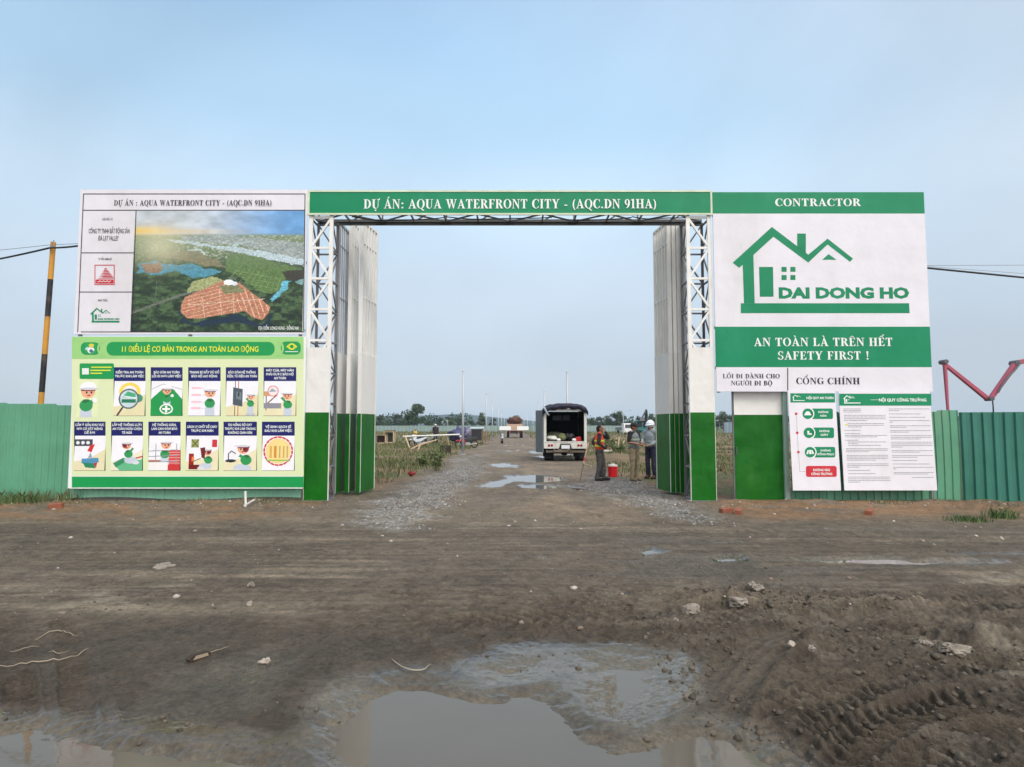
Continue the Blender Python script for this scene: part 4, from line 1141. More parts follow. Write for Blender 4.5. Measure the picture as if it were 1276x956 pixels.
        p.rect(o + 0, 662, o + 100, 705, (238, 236, 236)); p.rect(o + 100, 676, o + 162, 705, (204, 50, 54))
    elif ti == 8:
        p.poly(dune, (230, 222, 186)); p.rect(o + 26, 546, o + 64, 588, (150, 160, 90)); p.line([(o + 28, 548), (o + 62, 586)], 4, (60, 60, 30)); p.line([(o + 62, 548), (o + 28, 586)], 4, (60, 60, 30)); p.rect(o + 132, 548, o + 158, 586, (206, 48, 58))
        p.rect(o + 14, 618, o + 40, 700, (150, 24, 20)); p.rect(o + 14, 676, o + 74, 700, (110, 16, 16)); p.rect(o + 30, 636, o + 42, 660, (244, 130, 60)); p.line([(o + 34, 660), (o + 84, 640)], 4, (60, 60, 70))
        worker(p, o + 108, 608, 22, .3, -1, True, arm=(o + 84, 640)); p.poly([(o + 72, 590), (o + 98, 586), (o + 98, 646), (o + 80, 640)], (110, 26, 30))
    elif ti == 9:
        p.poly(dune, (230, 222, 186)); p.ell(o + 36, 656, 28, 8, (40, 44, 50)); p.line([(o + 24, 652), (o + 24, 620), (o + 40, 606), (o + 66, 622)], 5, (60, 66, 72)); worker(p, o + 100, 592, 30, .5, -1, True, arm=(o + 72, 622))
    else:
        for k in range(20):
            a_ = rad(18 * k); p.line([(o + 82 + 72 * math.cos(a_), 606 + 72 * math.sin(a_)), (o + 82 + 72 * math.cos(a_ + rad(10)), 606 + 72 * math.sin(a_ + rad(10)))], 9, (206, 62, 54))
        p.ell(o + 82, 606, 64, 64, (238, 214, 140)); p.rect(o + 20, 650, o + 144, 658, (150, 190, 90))
        for x, w2, c2 in ((38, 12, (214, 170, 90)), (60, 14, (206, 140, 50)), (86, 8, (190, 160, 110)), (106, 8, (200, 160, 90)), (124, 8, (196, 164, 110))): p.rect(o + x, 580, o + x + w2, 640, c2)
    p.sheet('tile_picture', SB, 3, tile, PRINT)
p = Painter(66, 236, 176, 432, .55, (222, 232, 186)); worker(p, 122, 300, 36, -.2, 1, arm=(158, 345)); p.sheet('worker_picture', SB, 2, sp_, PRINT)
# ------------------------------------------------------------------ contractor board (right)
RB = Board(GY - .05, (880, 230, 4.2533)); RC = Board(GY - .05, (880, 400, 3.983))
cb = empty('contractor_board', (xat(1022), GY - .05, 3.5))
tag(cb, 'tall white and green board with a house emblem, right of the gateway', 'sign board')
x0, x1 = xat(892.5), xat(1161)
zz = [P(0, q, GY - .05).z for q in (239.5, 266.3, 407.2, 457.7, 488)]
MB().box2((x0, GY - .05, zz[1]), (x1, GY - .02, zz[0])).build('header_band', VGREEN, cb)
MB().box2((x0, GY - .05, zz[2]), (x1, GY - .02, zz[1])).build('emblem_panel', VINYL, cb)
MB().box2((x0, GY - .05, zz[3]), (x1, GY - .02, zz[2])).build('slogan_band', VGREEN, cb)
MB().box2((x0, GY - .05, zz[4]), (x1, GY - .02, zz[3])).build('direction_strip', VINYL, cb)
rf = MB()
for x in (x0 + .06, (x0 + x1) / 2 - .3, x1 - .08): rf.box2((x - .03, GY - .018, zz[4] - .02), (x + .03, GY + .04, zz[0] - .02))
for z in zz[1:4]: rf.box2((x0 + .02, GY + .042, z - .03), (x1 - .02, GY + .09, z + .03))
rf.box2((x1 - .06, GY + .05, .0), (x1 - .0, GY + .11, zz[0] - .1))
rf.build('rear_frame', STEEL, cb)
t = MB(); RB.serif(t, 'CONTRACTOR', 365, 818, 75, 115, 1); t.build('header_lettering', VWHITE, cb)
t = MB(); RC.serif(t, 'AN TOÀN LÀ TRÊN HẾT', 237, 925, 84, 125, 1); RC.serif(t, 'SAFETY FIRST !', 355, 810, 151, 192, 1); t.build('slogan_lettering', VWHITE, cb)
t = MB(); RC.serif(t, 'LỐI ĐI DÀNH CHO', 82, 365, 263, 285, 1); RC.serif(t, 'NGƯỜI ĐI BỘ', 122, 328, 297, 320, 1); t.build('walkway_lettering', VBLACK, cb)
t = MB(); RC.serif(t, 'CỔNG CHÍNH', 446, 763, 282, 314, 1); t.build('main_gate_lettering', VBLACK, cb)
t = MB(); RC.rect(t, 402, 233, 407, 346, 1); t.build('divider_line', VBLACK, cb)
t = MB(); house_logo(RB, t, lambda x: x, lambda y: y, 1); t.build('house_emblem', VGREEN, cb)
# ------------------------------------------------------------------ the two rule boards, leaning a little
BT = P(0, 488.5, GY - .1)
def tilt(root): root.rotation_euler = (rad(-2.8), 0, 0)
K1 = Board(GY - .1, (980, 485, 7.35))
r1 = empty('safety_rules_board', (xat(1013, GY - .1), GY - .1, BT.z)); r1.location.y = GY - .1
tag(r1, 'narrow white rules board with three green pills and a red one', 'notice board')
def panel(bd, xa, xb, ya, yb, root):
    a, b_ = bd.at(xa, ya), bd.at(xb, yb)
    m_ = MB().box2((a[0], bd.Y, b_[1]), (b_[0], bd.Y + .02, a[1])); return m_.build('panel', VINYL, root)
panel(K1, 14, 478, 22, 925, r1)
t = MB(); K1.rect(t, 34, 38, 442, 123, 1)
for y, xo in ((226, 0), (400, 6), (577, 13)):
    K1.rrect(t, 225 + xo, y - 48, 420 + xo, y + 48, 16, 1); K1.disc(t, 190 + xo, y, 48, 1)
hd_ = t.build('green_marks', VGREEN, r1)
t = MB(); house_logo(K1, t, lambda x: 52 + (x - 140) / 938 * 112, lambda y: 52 + (y - 225) / 457 * 56, 2, False, False)
K1.sans(t, 'NỘI QUY AN TOÀN', 182, 428, 70, 92, 2, .03)
for y, xo, s_ in ((226, 0, ('KHÔNG', 'NÓN')), (400, 6, ('KHÔNG', 'GIÀY')), (577, 13, ('KHÔNG', 'ĐỒNG PHỤC'))):
    K1.ring(t, 190 + xo, y, 49, 59, 2, -75, 75, 20)
    wds = [44 * len(q) / 5 for q in s_]
    for i, q in enumerate(s_):
        cx = 332 + xo; hw = min(78, 9.2 * len(q)); K1.sans(t, q, cx - hw, cx + hw, y - 24 + 34 * i, y - 6 + 34 * i, 3, .03)
K1.ring(t, 190, 230, 0, 26, 2, 180, 360, 12); K1.rect(t, 158, 230, 222, 240, 2)
K1.rect(t, 182, 382, 200, 412, 2); K1.rect(t, 182, 404, 222, 418, 2)
K1.flat(t, [(180, 560), (196, 556), (184, 594), (168, 594)], 2); K1.flat(t, [(198, 556), (212, 556), (216, 594), (192, 594)], 2); K1.flat(t, [(214, 556), (228, 562), (242, 594), (222, 594)], 2)
t.build('white_marks', VWHITE, hd_)
t = MB(); K1.rrect(t, 162, 702, 442, 802, 18, 1)
for x, y in ((84, 226), (90, 400), (97, 576)): K1.disc(t, x, y, 12, 2)
rm = t.build('red_marks', VRED, r1)
t = MB(); K1.sans(t, 'KHÔNG VÀO', 228, 382, 728, 750, 3, .03); K1.sans(t, 'CÔNG TRƯỜNG', 208, 400, 764, 786, 3, .03); t.build('red_pill_lettering', VWHITE, rm)
t = MB(); K1.line(t, [(84, 226), (97, 576), (106, 752), (160, 752)], 2.5, 1); t.build('thin_line', VGREY, r1)
tilt(r1)
K2 = Board(GY - .1, (1040, 485, 7.356))
r2 = empty('site_rules_board', (xat(1106, GY - .1), GY - .1, BT.z)); 
tag(r2, 'wide white site rules board covered in fine grey print', 'notice board')
panel(K2, 36, 912, 22, 925, r2)
t = MB(); K2.rect(t, 40, 42, 884, 152, 1); hd_ = t.build('header_band', VGREEN, r2)
t = MB(); house_logo(K2, t, lambda x: 76 + (x - 140) / 938 * 158, lambda y: 56 + (y - 225) / 457 * 76, 2, False, True); K2.sans(t, 'NỘI QUY CÔNG TRƯỜNG', 404, 838, 86, 114, 2, .03); K2.rect(t, 328, 97, 398, 100, 2); t.build('lettering', VWHITE, hd_)
t = MB(); rnd = random.Random(5)
def para(xa, xb, ys, last):
    for i, y in enumerate(ys):
        e = xb if i < len(ys) - 1 else xa + (xb - xa) * last
        x = xa
        while x < e - 4:
            L = rnd.uniform(10, 34); K2.rect(t, x, y - 2.6, min(x + L, e), y + 2.6, 1); x += L + 4
for xa, xb, ys, last in ((76, 235, (182, 196, 210), 1), (80, 460, (240, 256, 272, 288), .55), (112, 440, (316, 332, 347), .4), (82, 230, (378,), 1), (84, 225, (408,), 1), (86, 470, (424, 438), .78), (88, 205, (468,), 1), (110, 460, (484, 498), .25), (112, 410, (515,), 1), (92, 472, (546, 560, 574), .55), (96, 474, (606, 621, 636, 650), .7), (98, 478, (684, 699, 714), .3), (102, 305, (743,), 1), (104, 352, (773,), 1), (104, 488, (804, 820, 836, 850), .3),
      (492, 868, (182, 197), .25), (492, 780, (228,), 1), (494, 822, (258,), 1), (496, 866, (288, 303), .1), (498, 868, (336, 350), .4), (500, 874, (380, 394), .45), (502, 880, (426, 442, 457), .72), (504, 882, (486, 502, 517, 531), .27), (508, 882, (563, 577), .68), (510, 882, (608, 623), .63), (512, 736, (653,), 1), (514, 852, (685,), 1), (516, 884, (715, 730), .08), (522, 884, (762, 776), .86), (684, 884, (807,), 1)):
    para(xa, xb, ys, last)
t.build('fine_print', VGREY, r2)
t = MB(); K2.rect(t, 88, 318, 108, 332, 2); t.build('yellow_sticker', VYEL, r2)
tilt(r2)
# ------------------------------------------------------------------ walkway door right of the gate
dg_ = empty('pedestrian_door', (xat(945), GY + .12, 0))
tag(dg_, 'white topped green sheet door beside the narrow walkway gap', 'door')
DY = GY + .12
xa, xb = P(915.5, 560, DY).x, P(976, 560, DY).x
zt, zm = P(0, 487, DY).z, P(0, 517, DY).z
def wavy_sheet(x0, x1, z0, z1, y, amp, seed, nx=14, nz=14):
    xs, zs = np.linspace(x0, x1, nx), np.linspace(z0, z1, nz)
    XX, ZZ = np.meshgrid(xs, zs)
    YY = y + amp * fbm(XX * 1.5 + seed, ZZ * 1.5, seed, 3)
    idx = np.arange(XX.size).reshape(XX.shape)
    f = np.stack([idx[:-1, :-1], idx[:-1, 1:], idx[1:, 1:], idx[1:, :-1]], -1).reshape(-1, 4)
    return [tuple(v) for v in np.stack([XX.ravel(), YY.ravel(), ZZ.ravel()], 1)], [tuple(q) for q in f.tolist()]
m_ = MB().add(*wavy_sheet(xa, xb, .02, zm, DY, .02, 3)); m_.build('green_sheet', GSHEET, dg_, smooth=True)
m_ = MB().add(*wavy_sheet(xa, xb, zm, zt + .1, DY, .02, 5)); m_.build('white_sheet', WSHEET, dg_, smooth=True)
m_ = MB()
for x in (xa, xb): m_.box2((x - .025, DY + .015, .0), (x + .025, DY + .06, zt + .1))
for z in (.05, zm, zt + .08): m_.box2((xa + .026, DY + .02, z - .02), (xb - .026, DY + .055, z + .02))
m_.build('door_frame', STEEL, dg_)
m_ = MB().tube((xa + .03, DY - .03, 1.0), (xa + .03, DY - .03, 1.16), .012); m_.bar((xa + .03, DY + .02, 1.0), (xa + .03, DY - .035, 1.0), .014); m_.bar((xa + .03, DY + .02, 1.16), (xa + .03, DY - .035, 1.16), .014); m_.build('handle', DSTEEL, dg_)
pp_ = MB().box2((P(979, 560, GY + .1).x - .05, GY + .05, 0), (P(979, 560, GY + .1).x + .05, GY + .15, P(0, 487, GY).z)); 
pp_.box2((P(979, 560, GY + .1).x - .09, GY + .02, 0), (P(979, 560, GY + .1).x + .09, GY + .18, .03))
tag(pp_.build('steel_post', S('pale_green_steel', (150, 178, 166), rough=.5, var=.2), origin=(P(979, 560, GY + .1).x, GY + .1, 0)), 'slim pale post between the walkway door and the rules boards', 'post')
# ------------------------------------------------------------------ corrugated fences
FLG = S('pale_green_tin', (88, 150, 120), .95, rough=.45, var=.14, scale=1.2, stain=lin((120, 150, 120)), stain_amt=.5, stain_scale=2)
FMG = S('mid_green_tin', (92, 154, 124), 1.0, rough=.45, var=.14, scale=1.2, stain=lin((70, 110, 84)), stain_amt=.5, stain_scale=2)
FDG = S('deep_green_tin', (54, 120, 104), 1.0, rough=.4, var=.14, scale=1.2, stain=lin((70, 124, 104)), stain_amt=.5, stain_scale=2)
def tin(a, b_, z0f, z1f, pitch, dep, prof, seed):
    """ribbed sheet from plan point a to b"""
    a, b_ = Vector((*a, 0)), Vector((*b_, 0)); d = b_ - a; L = d.length; u = d / L; nn = Vector((u.y, -u.x, 0))
    vs, fs = [], []; s_ = 0; k = 0; rg = random.Random(seed)
    st = []
    while s_ < L:
        for q, h_ in prof:
            if s_ + q * pitch <= L: st.append((s_ + q * pitch, h_ * dep))
        s_ += pitch
    zs = [0, .02, .25, .5, .75, .98, 1]
    ph = rg.random() * 9
    for s_, h_ in st:
        p = a + u * s_
        pn = int(s_ / 1.07); w1 = .020 * math.sin(s_ * 1.7 + ph) + .010 * math.sin(s_ * 5.1) + .014 * math.sin(pn * 12.9)
        stp = .028 * math.sin(pn * 7.77 + seed)
        for q in zs:
            z = z0f(s_ / L) + (z1f(s_ / L) + stp - .01 - z0f(s_ / L)) * q
            vs.append(p + nn * (h_ + w1 * math.sin(q * 3)) + Vector((0, 0, z)))
    m_ = len(zs)
    for i in range(len(st) - 1):
        for j in range(m_ - 1): fs.append((i * m_ + j, (i + 1) * m_ + j, (i + 1) * m_ + j + 1, i * m_ + j + 1))
    return MB().add(vs, fs)
RIB = [(0, 0), (.42, 0), (.5, 1), (.72, 1), (.80, 0)]
BOX = [(0, 0), (.10, 0), (.22, 1), (.62, 1), (.74, 0)]
def fence_thing(name, label, a, b_, z0f, z1f, pitch, dep, prof, mat, seed):
    f_ = empty(name, ((a[0] + b_[0]) / 2, (a[1] + b_[1]) / 2, 0))
    tag(f_, label, 'fence', 'green corrugated fences')
    tin(a, b_, z0f, z1f, pitch, dep, prof, seed).build('tin_sheet', mat, f_)
    pm = MB(); d = Vector((*b_, 0)) - Vector((*a, 0)); L = d.length; u = d / L; nn = Vector((u.y, -u.x, 0))
    k = 0
    while k * 2.2 < L:
        p = Vector((*a, 0)) + u * (k * 2.2 + .15) - nn * .05
        pm.tube(p + Vector((0, 0, -.2)), p + Vector((0, 0, z1f(.5) - .1)), .028, n=8); k += 1
    for z in (.45, z1f(.5) - .3): pm.bar(Vector((*a, z)) - nn * .035, Vector((*b_, z)) - nn * .035, .035)
    pm.build('posts_and_rails', STEEL, f_)
    return f_
FZ = P(0, 503, GY + .1).z
fence_thing('corrugated_fence', 'long mid green ribbed fence running out past the striped pole', (-26, GY + .25), (xat(88), GY + .1), lambda t: .02 + .03 * math.sin(t * 40), lambda t: FZ + .02 * (1 - t), .155, .022, RIB, FMG, 1)
fence_thing('corrugated_fence', 'pale green ribbed fence strip showing below the safety poster', (xat(89), GY + .1), (xat(377), GY + .1), lambda t: .06 + .03 * math.sin(t * 9), lambda t: FZ - .05, .13, .018, RIB, S('brightened_green_tin', (124, 180, 154), 1.0, rough=.45, var=.14, scale=1.2), 2)  # tin colour lightened to make up for skylight blocked under the poster
fence_thing('corrugated_fence', 'light green ribbed fence behind the two rules boards', (xat(983, GY + .12), GY + .12), (xat(1192, GY + .1), GY + .1), lambda t: -.06 - .05 * t, lambda t: P(0, 512, GY).z, .17, .022, RIB, FLG, 3)
xr = xat(1192, GY + .1)
fence_thing('corrugated_fence', 'dark blue green fence with wide ribs, running out past the rules boards', (xr + .02, GY + .09), (xr + 13, GY - 3.6), lambda t: -.12 - .1 * t, lambda t: P(0, 512, GY).z, .20, .045, BOX, FDG, 4)
# ------------------------------------------------------------------ poles and cables
def gpt(px, py): 
    p = G(px, py); return Vector((p.x, p.y, gz(p.x, p.y)))
def stripe_mat():
    m = bpy.data.materials.new('striped_paint'); m.use_nodes = True
    n, l = m.node_tree.nodes, m.node_tree.links
    b = n['Principled BSDF']; co = n.new('ShaderNodeTexCoord'); sx = n.new('ShaderNodeSeparateXYZ'); l.new(co.outputs['Object'], sx.inputs[0])
    ns = n.new('ShaderNodeTexNoise'); ns.inputs['Scale'].default_value = 3; l.new(co.outputs['Object'], ns.inputs['Vector'])
    a = n.new('ShaderNodeMath'); a.operation = 'MULTIPLY'; a.inputs[1].default_value = 1 / 1.83; l.new(sx.outputs['Z'], a.inputs[0])
    fr = n.new('ShaderNodeMath'); fr.operation = 'FRACT'; l.new(a.outputs[0], fr.inputs[0])
    lt = n.new('ShaderNodeMath'); lt.operation = 'LESS_THAN'; lt.inputs[1].default_value = .5; l.new(fr.outputs[0], lt.inputs[0])
    mx = n.new('ShaderNodeMix'); mx.data_type = 'RGBA'; mx.inputs['A'].default_value = (*lin((34, 32, 36)), 1); mx.inputs['B'].default_value = (*lin((204, 146, 48)), 1)
    l.new(lt.outputs[0], mx.inputs['Factor'])
    sc = n.new('ShaderNodeMix'); sc.data_type = 'RGBA'; sc.inputs['B'].default_value = (.16, .12, .08, 1)
    mr = n.new('ShaderNodeMapRange'); mr.inputs['From Min'].default_value = .5; mr.inputs['From Max'].default_value = .8; mr.inputs['To Max'].default_value = .5; l.new(ns.outputs[0], mr.inputs['Value'])
    l.new(mr.outputs[0], sc.inputs['Factor']); l.new(mx.outputs['Result'], sc.inputs['A']); l.new(sc.outputs['Result'], b.inputs['Base Color'])
    b.inputs['Roughness'].default_value = .6
    return m
SY = 15.2
pt, pb_ = P(66.5, 302, SY), P(51, 502, SY)
d_ = (pt - pb_).normalized(); base = pb_ - d_ * (pb_.z / d_.z)
sp2 = empty('striped_pole', base); tag(sp2, 'black and yellow banded pole leaning behind the left fence', 'pole')
sp2.rotation_euler = d_.to_track_quat('Z', 'Y').to_euler()
Lp = (pt - base).length
m_ = MB().tube((0, 0, -.3), (0, 0, Lp), .064, .058, n=16)
# the bands count down from the top: yellow first
for i, v in enumerate(m_.v): m_.v[i] = (v[0], v[1], v[2])
po = MB(); po.v = [(v[0], v[1], v[2] - Lp) for v in m_.v]; po.f = m_.f
ob = po.build('shaft', None, sp2, local=True, smooth=False); ob.location = (0, 0, Lp)
sm = stripe_mat(); ob.data.materials.append(sm)
# fract(z/1.83) < .5 is yellow: shift so that the top .92 m is yellow
for nd in sm.node_tree.nodes:
    if nd.type == 'MATH' and nd.operation == 'MULTIPLY':
        ad = sm.node_tree.nodes.new('ShaderNodeMath'); ad.operation = 'ADD'; ad.inputs[1].default_value = .92 + 1.83 * 4
        src = nd.inputs[0].links[0].from_socket; sm.node_tree.links.remove(nd.inputs[0].links[0])
        sm.node_tree.links.new(src, ad.inputs[0]); sm.node_tree.links.new(ad.outputs[0], nd.inputs[0])
hk = MB().path([(-.02, -.08, Lp - .16), (-.14, -.1, Lp - .12), (-.17, -.1, Lp - .06), (-.12, -.1, Lp - .02), (-.13, -.1, Lp + .02)], .012); hk.ball((-.14, -.1, Lp - .15), .035)
hk.build('insulator_hook', STEEL, sp2, local=True)
def sag(a, b_, s_, n_=16):
    return [a.lerp(b_, i / n_) - Vector((0, 0, s_ * 4 * (i / n_) * (1 - i / n_))) for i in range(n_ + 1)]
KBL = S('black_cable', (26, 26, 32), rough=.5)
a0 = P(62, 309, SY - .1)
def wire(name, label, pts, r, mat=KBL):
    c = sum(pts, Vector()) / len(pts)
    return tag(MB().path(pts, r, 6).build(name, mat, origin=tuple(c)), label, 'cable')
l1 = P(0, 319, SY + .4); ext = l1 + (l1 - a0) * 3
wire('power_cable', 'thick black cable strung from the striped pole past the left board', sag(ext, a0, .1) + sag(a0, P(110, 304.5, GY + .12), .02)[1:], .022)
l1 = P(0, 311, SY + .4); a1 = P(60, 305.5, SY - .1); ext = l1 + (l1 - a1) * 3
wire('thin_wire', 'thin grey wire above the thick cable at the striped pole', sag(ext, a1, .02) + sag(a1, P(110, 303, GY + .12), .0)[1:], .006, STEEL)
r0, r1_ = P(1140, 332.5, GY + .12), P(1276, 346, GY + .6); ext = r1_ + (r1_ - r0) * 4
wire('power_cable', 'thick black cable running right from behind the contractor board', sag(r0, r1_, -.0)[:-1] + sag(r1_, ext, .2), .022)
r0, r1_ = P(1140, 331, GY + .14), P(1276, 330.5, GY + .7)
wire('thin_wire', 'thin level wire right of the contractor board', sag(r0, r1_ + (r1_ - r0) * 4, .0), .005, STEEL)
r0, r1_ = P(1140, 331, GY + .14), P(1276, 341, GY + .7)
wire('thin_wire', 'thin sloping wire just above the thick right hand cable', sag(r0, r1_ + (r1_ - r0) * 4, .0), .004, STEEL)
# ------------------------------------------------------------------ light poles down the lane
PGAL = S('galvanised_pole', (176, 182, 188), rough=.45, var=.1, metal=.1)
ORD = ['nearest', 'second', 'third', 'fourth', 'fifth', 'sixth']
proto = None
def lane_pole(px, d, h, label):
    global proto
    x = (px - CX) / F * d
    if proto is None:
        proto = empty('steel_pole', (0, 0, 0))
        MB().tube((0, 0, 0), (0, 0, 4.85), .075, .055, n=12).build('shaft', PGAL, proto, local=True, smooth=True)
        MB().box((0, 0, .012), (.3, .3, .024)).build('base_plate', PGAL, proto, local=True)
        MB().lathe((0, 0, 4.85), [(.0, .05), (.05, .04), (.065, 0), (.065, -.03)], 12).build('cap', PGAL, proto, local=True)
        o = proto
    else: o = copy_tree(proto)
    o.location = (x, d, gz(x, d)); o.scale = (1, 1, h / 4.85)
    tag(o, label, 'pole', 'bare steel poles lining the lane')
for i, (px, d, h) in enumerate(((577, 37, 4.85), (606, 63, 4.85), (613.5, 81, 4.8), (621, 105, 4.8), (625, 130, 4.8), (628.5, 160, 4.8))):
    lane_pole(px, d, h, ORD[i] + ' bare steel pole on the left side of the lane, counted from the gate')
for i, (px, d, h) in enumerate(((707, 36.5, 4.75), (678.4, 57, 4.8), (670.8, 81, 4.8), (664, 110, 4.2), (657, 140, 4.2), (653, 170, 4.2))):
    lane_pole(px, d, h, ORD[i] + ' bare steel pole on the right side of the lane, counted from the gate')
# ------------------------------------------------------------------ box lorry in the lane
TW = S('lorry_white', (206, 206, 200), rough=.45, var=.1, stain=lin((150, 140, 120)), stain_amt=.6, stain_scale=1.5)
TDK = S('lorry_dark_panel', (96, 104, 108), rough=.5, var=.2, scale=2, stain=lin((120, 124, 122)), stain_amt=.5)
TIN_ = S('lorry_inside', (24, 24, 26), rough=.8, var=.3)
TARP = S('navy_tarpaulin', (26, 30, 52), rough=.6, var=.3, bump=.03, bscale=6)
RUB = S('tyre_rubber', (26, 26, 27), rough=.85, var=.3)
CHAS = S('chassis_black', (30, 30, 30), rough=.7, var=.3, stain=lin((80, 70, 58)), stain_amt=.6)
REDL = S('red_lens', (140, 20, 26), rough=.25)
GLS = S('dark_glass', (30, 36, 42), rough=.1, var=.05)
def wheel(parent, c, r, w, rimcol=None, ry=0):
    x, y, z = c
    wh = empty('wheel', c); adopt(wh, parent)
    MB().lathe((0, 0, 0), [(r * .6, -w / 2), (r * .93, -w / 2), (r, -w * .35), (r, w * .35), (r * .93, w / 2), (r * .6, w / 2), (r * .6, -w / 2)], 24, 'X').build('tyre', RUB, wh, local=True, smooth=False)
    MB().lathe((0, 0, 0), [(.0, -w * .2), (r * .25, -w * .3), (r * .62, -w * .3), (r * .62, w * .3), (r * .25, w * .3), (0, w * .2)], 16, 'X').build('rim', rimcol or STEEL, wh, local=True)
    return wh
TD = 29.3
tx = (P(677.5, 560, TD).x + P(731.5, 560, TD).x) / 2
lor = empty('box_lorry', (tx, TD, 0), rad(-1.5)); tag(lor, 'open backed lorry with a rolled navy tarpaulin roof, parked in the lane', 'lorry')
HW = .99; BL = 4.4
fm = MB()
for x in (-HW + .06, HW - .06): fm.box2((x - .06, 0, .9), (x + .06, .10, 2.42))
fm.box2((-HW + .12, .0, 2.32), (HW - .12, .08, 2.42))
fm.build('rear_frame', TW, lor, local=True, bevel=.01)
m_ = MB()
for x in (-HW + .02, HW - .02): m_.box2((x - .015, .11, .9), (x + .015, BL, 2.42))
m_.build('side_panel', TDK, lor, local=True)
m_ = MB()
for x in (-HW + .05, HW - .05): m_.box2((x - .008, .12, .92), (x + .008, BL - .05, 2.4))
m_.box2((-HW + .06, BL - .06, .92), (HW - .06, BL - .04, 2.4)); m_.box2((-HW + .06, .06, .90), (HW - .06, BL, .915)); m_.box2((-HW + .06, .12, 2.425), (HW - .06, BL, 2.44))
m_.build('load_bay', TIN_, lor, local=True)
m_ = MB().box2((-.42, BL - .07, 1.95), (.05, BL - .062, 2.2)); m_.box2((.12, BL - .07, 1.95), (.5, BL - .062, 2.2)); m_.build('bay_window', S('dull_pane', (96, 104, 112), rough=.2), lor, local=True)
# tarpaulin roof: arched, rumpled, hanging over the edges
nx, ny = 28, 26
vs = []
for j in range(ny):
    for i in range(nx):
        u = i / (nx - 1) * 2 - 1; y = -.10 + (BL + .1) * j / (ny - 1)
        x = u * (HW + .05); z = 2.45 + .24 * (1 - u ** 4) + .05 * float(fbm(np.array([u * 4.0]), np.array([y * 2.0]), 501, 3)[0])
        if abs(u) > .93: z -= .14 * (1 + .6 * float(fbm(np.array([y * 3.0]), np.array([0.]), 503, 2)[0])); x = math.copysign(HW + .06, u)
        if j == 0: z -= .27 + .035 * math.sin(i * 1.1)
        elif j == 1: y = -.13; z -= .02
        vs.append((x, y, z))
fs = [(j * nx + i, j * nx + i + 1, (j + 1) * nx + i + 1, (j + 1) * nx + i) for j in range(ny - 1) for i in range(nx - 1)]
tp = MB().add(vs, fs).build('tarpaulin_roof', TARP, lor, local=True, smooth=True)
md = tp.modifiers.new('thick', 'SOLIDIFY'); md.thickness = .012
m_ = MB().path([(-HW + .02, -.12, 2.50), (-HW + .08, -.14, 2.36), (-HW + .15, -.15, 2.22), (-HW + .24, -.14, 2.12)], [.05, .05, .045, .04], 8); m_.build('tarpaulin_flap', S('pale_tarp_lining', (150, 158, 172), rough=.7), lor, local=True, smooth=True)
m_ = MB().box2((-HW, -.02, .60), (HW, .02, .90)); m_.box2((-HW, -.03, .88), (HW, .10, .93)); tg = m_.build('tailboard', TW, lor, local=True, bevel=.008)
for x in (-.75, -.62, .60, .73):
    m_ = MB().lathe((x, -.02, .75), [(0, -.03), (.05, -.025), (.058, 0)], 16, 'Y'); m_.build('tail_lamp', REDL, tg, local=True)
m_ = MB().prism([(-.32, .56), (.32, .56), (.22, .83), (-.22, .83)], -.05, -.021); m_.build('plate_surround', CHAS, tg, local=True)
m_ = MB().box2((-.18, -.056, .60), (.20, -.051, .77)); m_.build('number_plate', S('plate_white', (214, 218, 222), rough=.4), tg, local=True)
m_ = MB().box2((-HW + .1, .05, .42), (HW - .1, .15, .52)); m_.box2((-.55, -.1, .44), (.1, .04, .54)); m_.build('rear_step', S('worn_step', (104, 92, 80), rough=.6, var=.3), lor, local=True)
m_ = MB()
for x in (-.38, .38): m_.box2((x - .05, .15, .5), (x + .05, BL + 1.5, .66))
m_.box2((-.9, .2, .56), (.9, BL, .62)); m_.tube((-.8, 1.0, .40), (.8, 1.0, .40), .07); m_.ball((0, 1.0, .40), .17); m_.tube((.3, .3, .4), (.3, 1.9, .42), .05); m_.box2((.45, 1.7, .3), (.9, 2.7, .56))
m_.build('chassis', CHAS, lor, local=True)
for x in (-.82, .82):
    wheel(lor, (x, 1.0, .36), .36, .22, CHAS); wheel(lor, (x * .74, 1.0, .36), .36, .20, CHAS); wheel(lor, (x, 4.9, .36), .36, .2)
    MB().box2((x - .14, .42, .12), (x + .14, .44, .56)).build('mudflap', RUB, lor, local=True)
m_ = MB().prism_x([(4.5, .5), (4.5, 2.1), (5.5, 2.12), (6.05, 1.45), (6.1, .45)], -.86, .86); m_.build('cab', TW, lor, local=True, bevel=.04)
m_ = MB().box2((-.7, 4.488, 1.5), (.7, 4.496, 1.95)); m_.build('rear_window', GLS, lor, local=True)
for s_ in (-1, 1):
    m_ = MB().bar((s_ * .86, 5.6, 1.7), (s_ * 1.12, 5.7, 1.75), .02); m_.box((s_ * 1.14, 5.7, 1.66), (.14, .04, .28)); m_.build('wing_mirror', CHAS, lor, local=True)
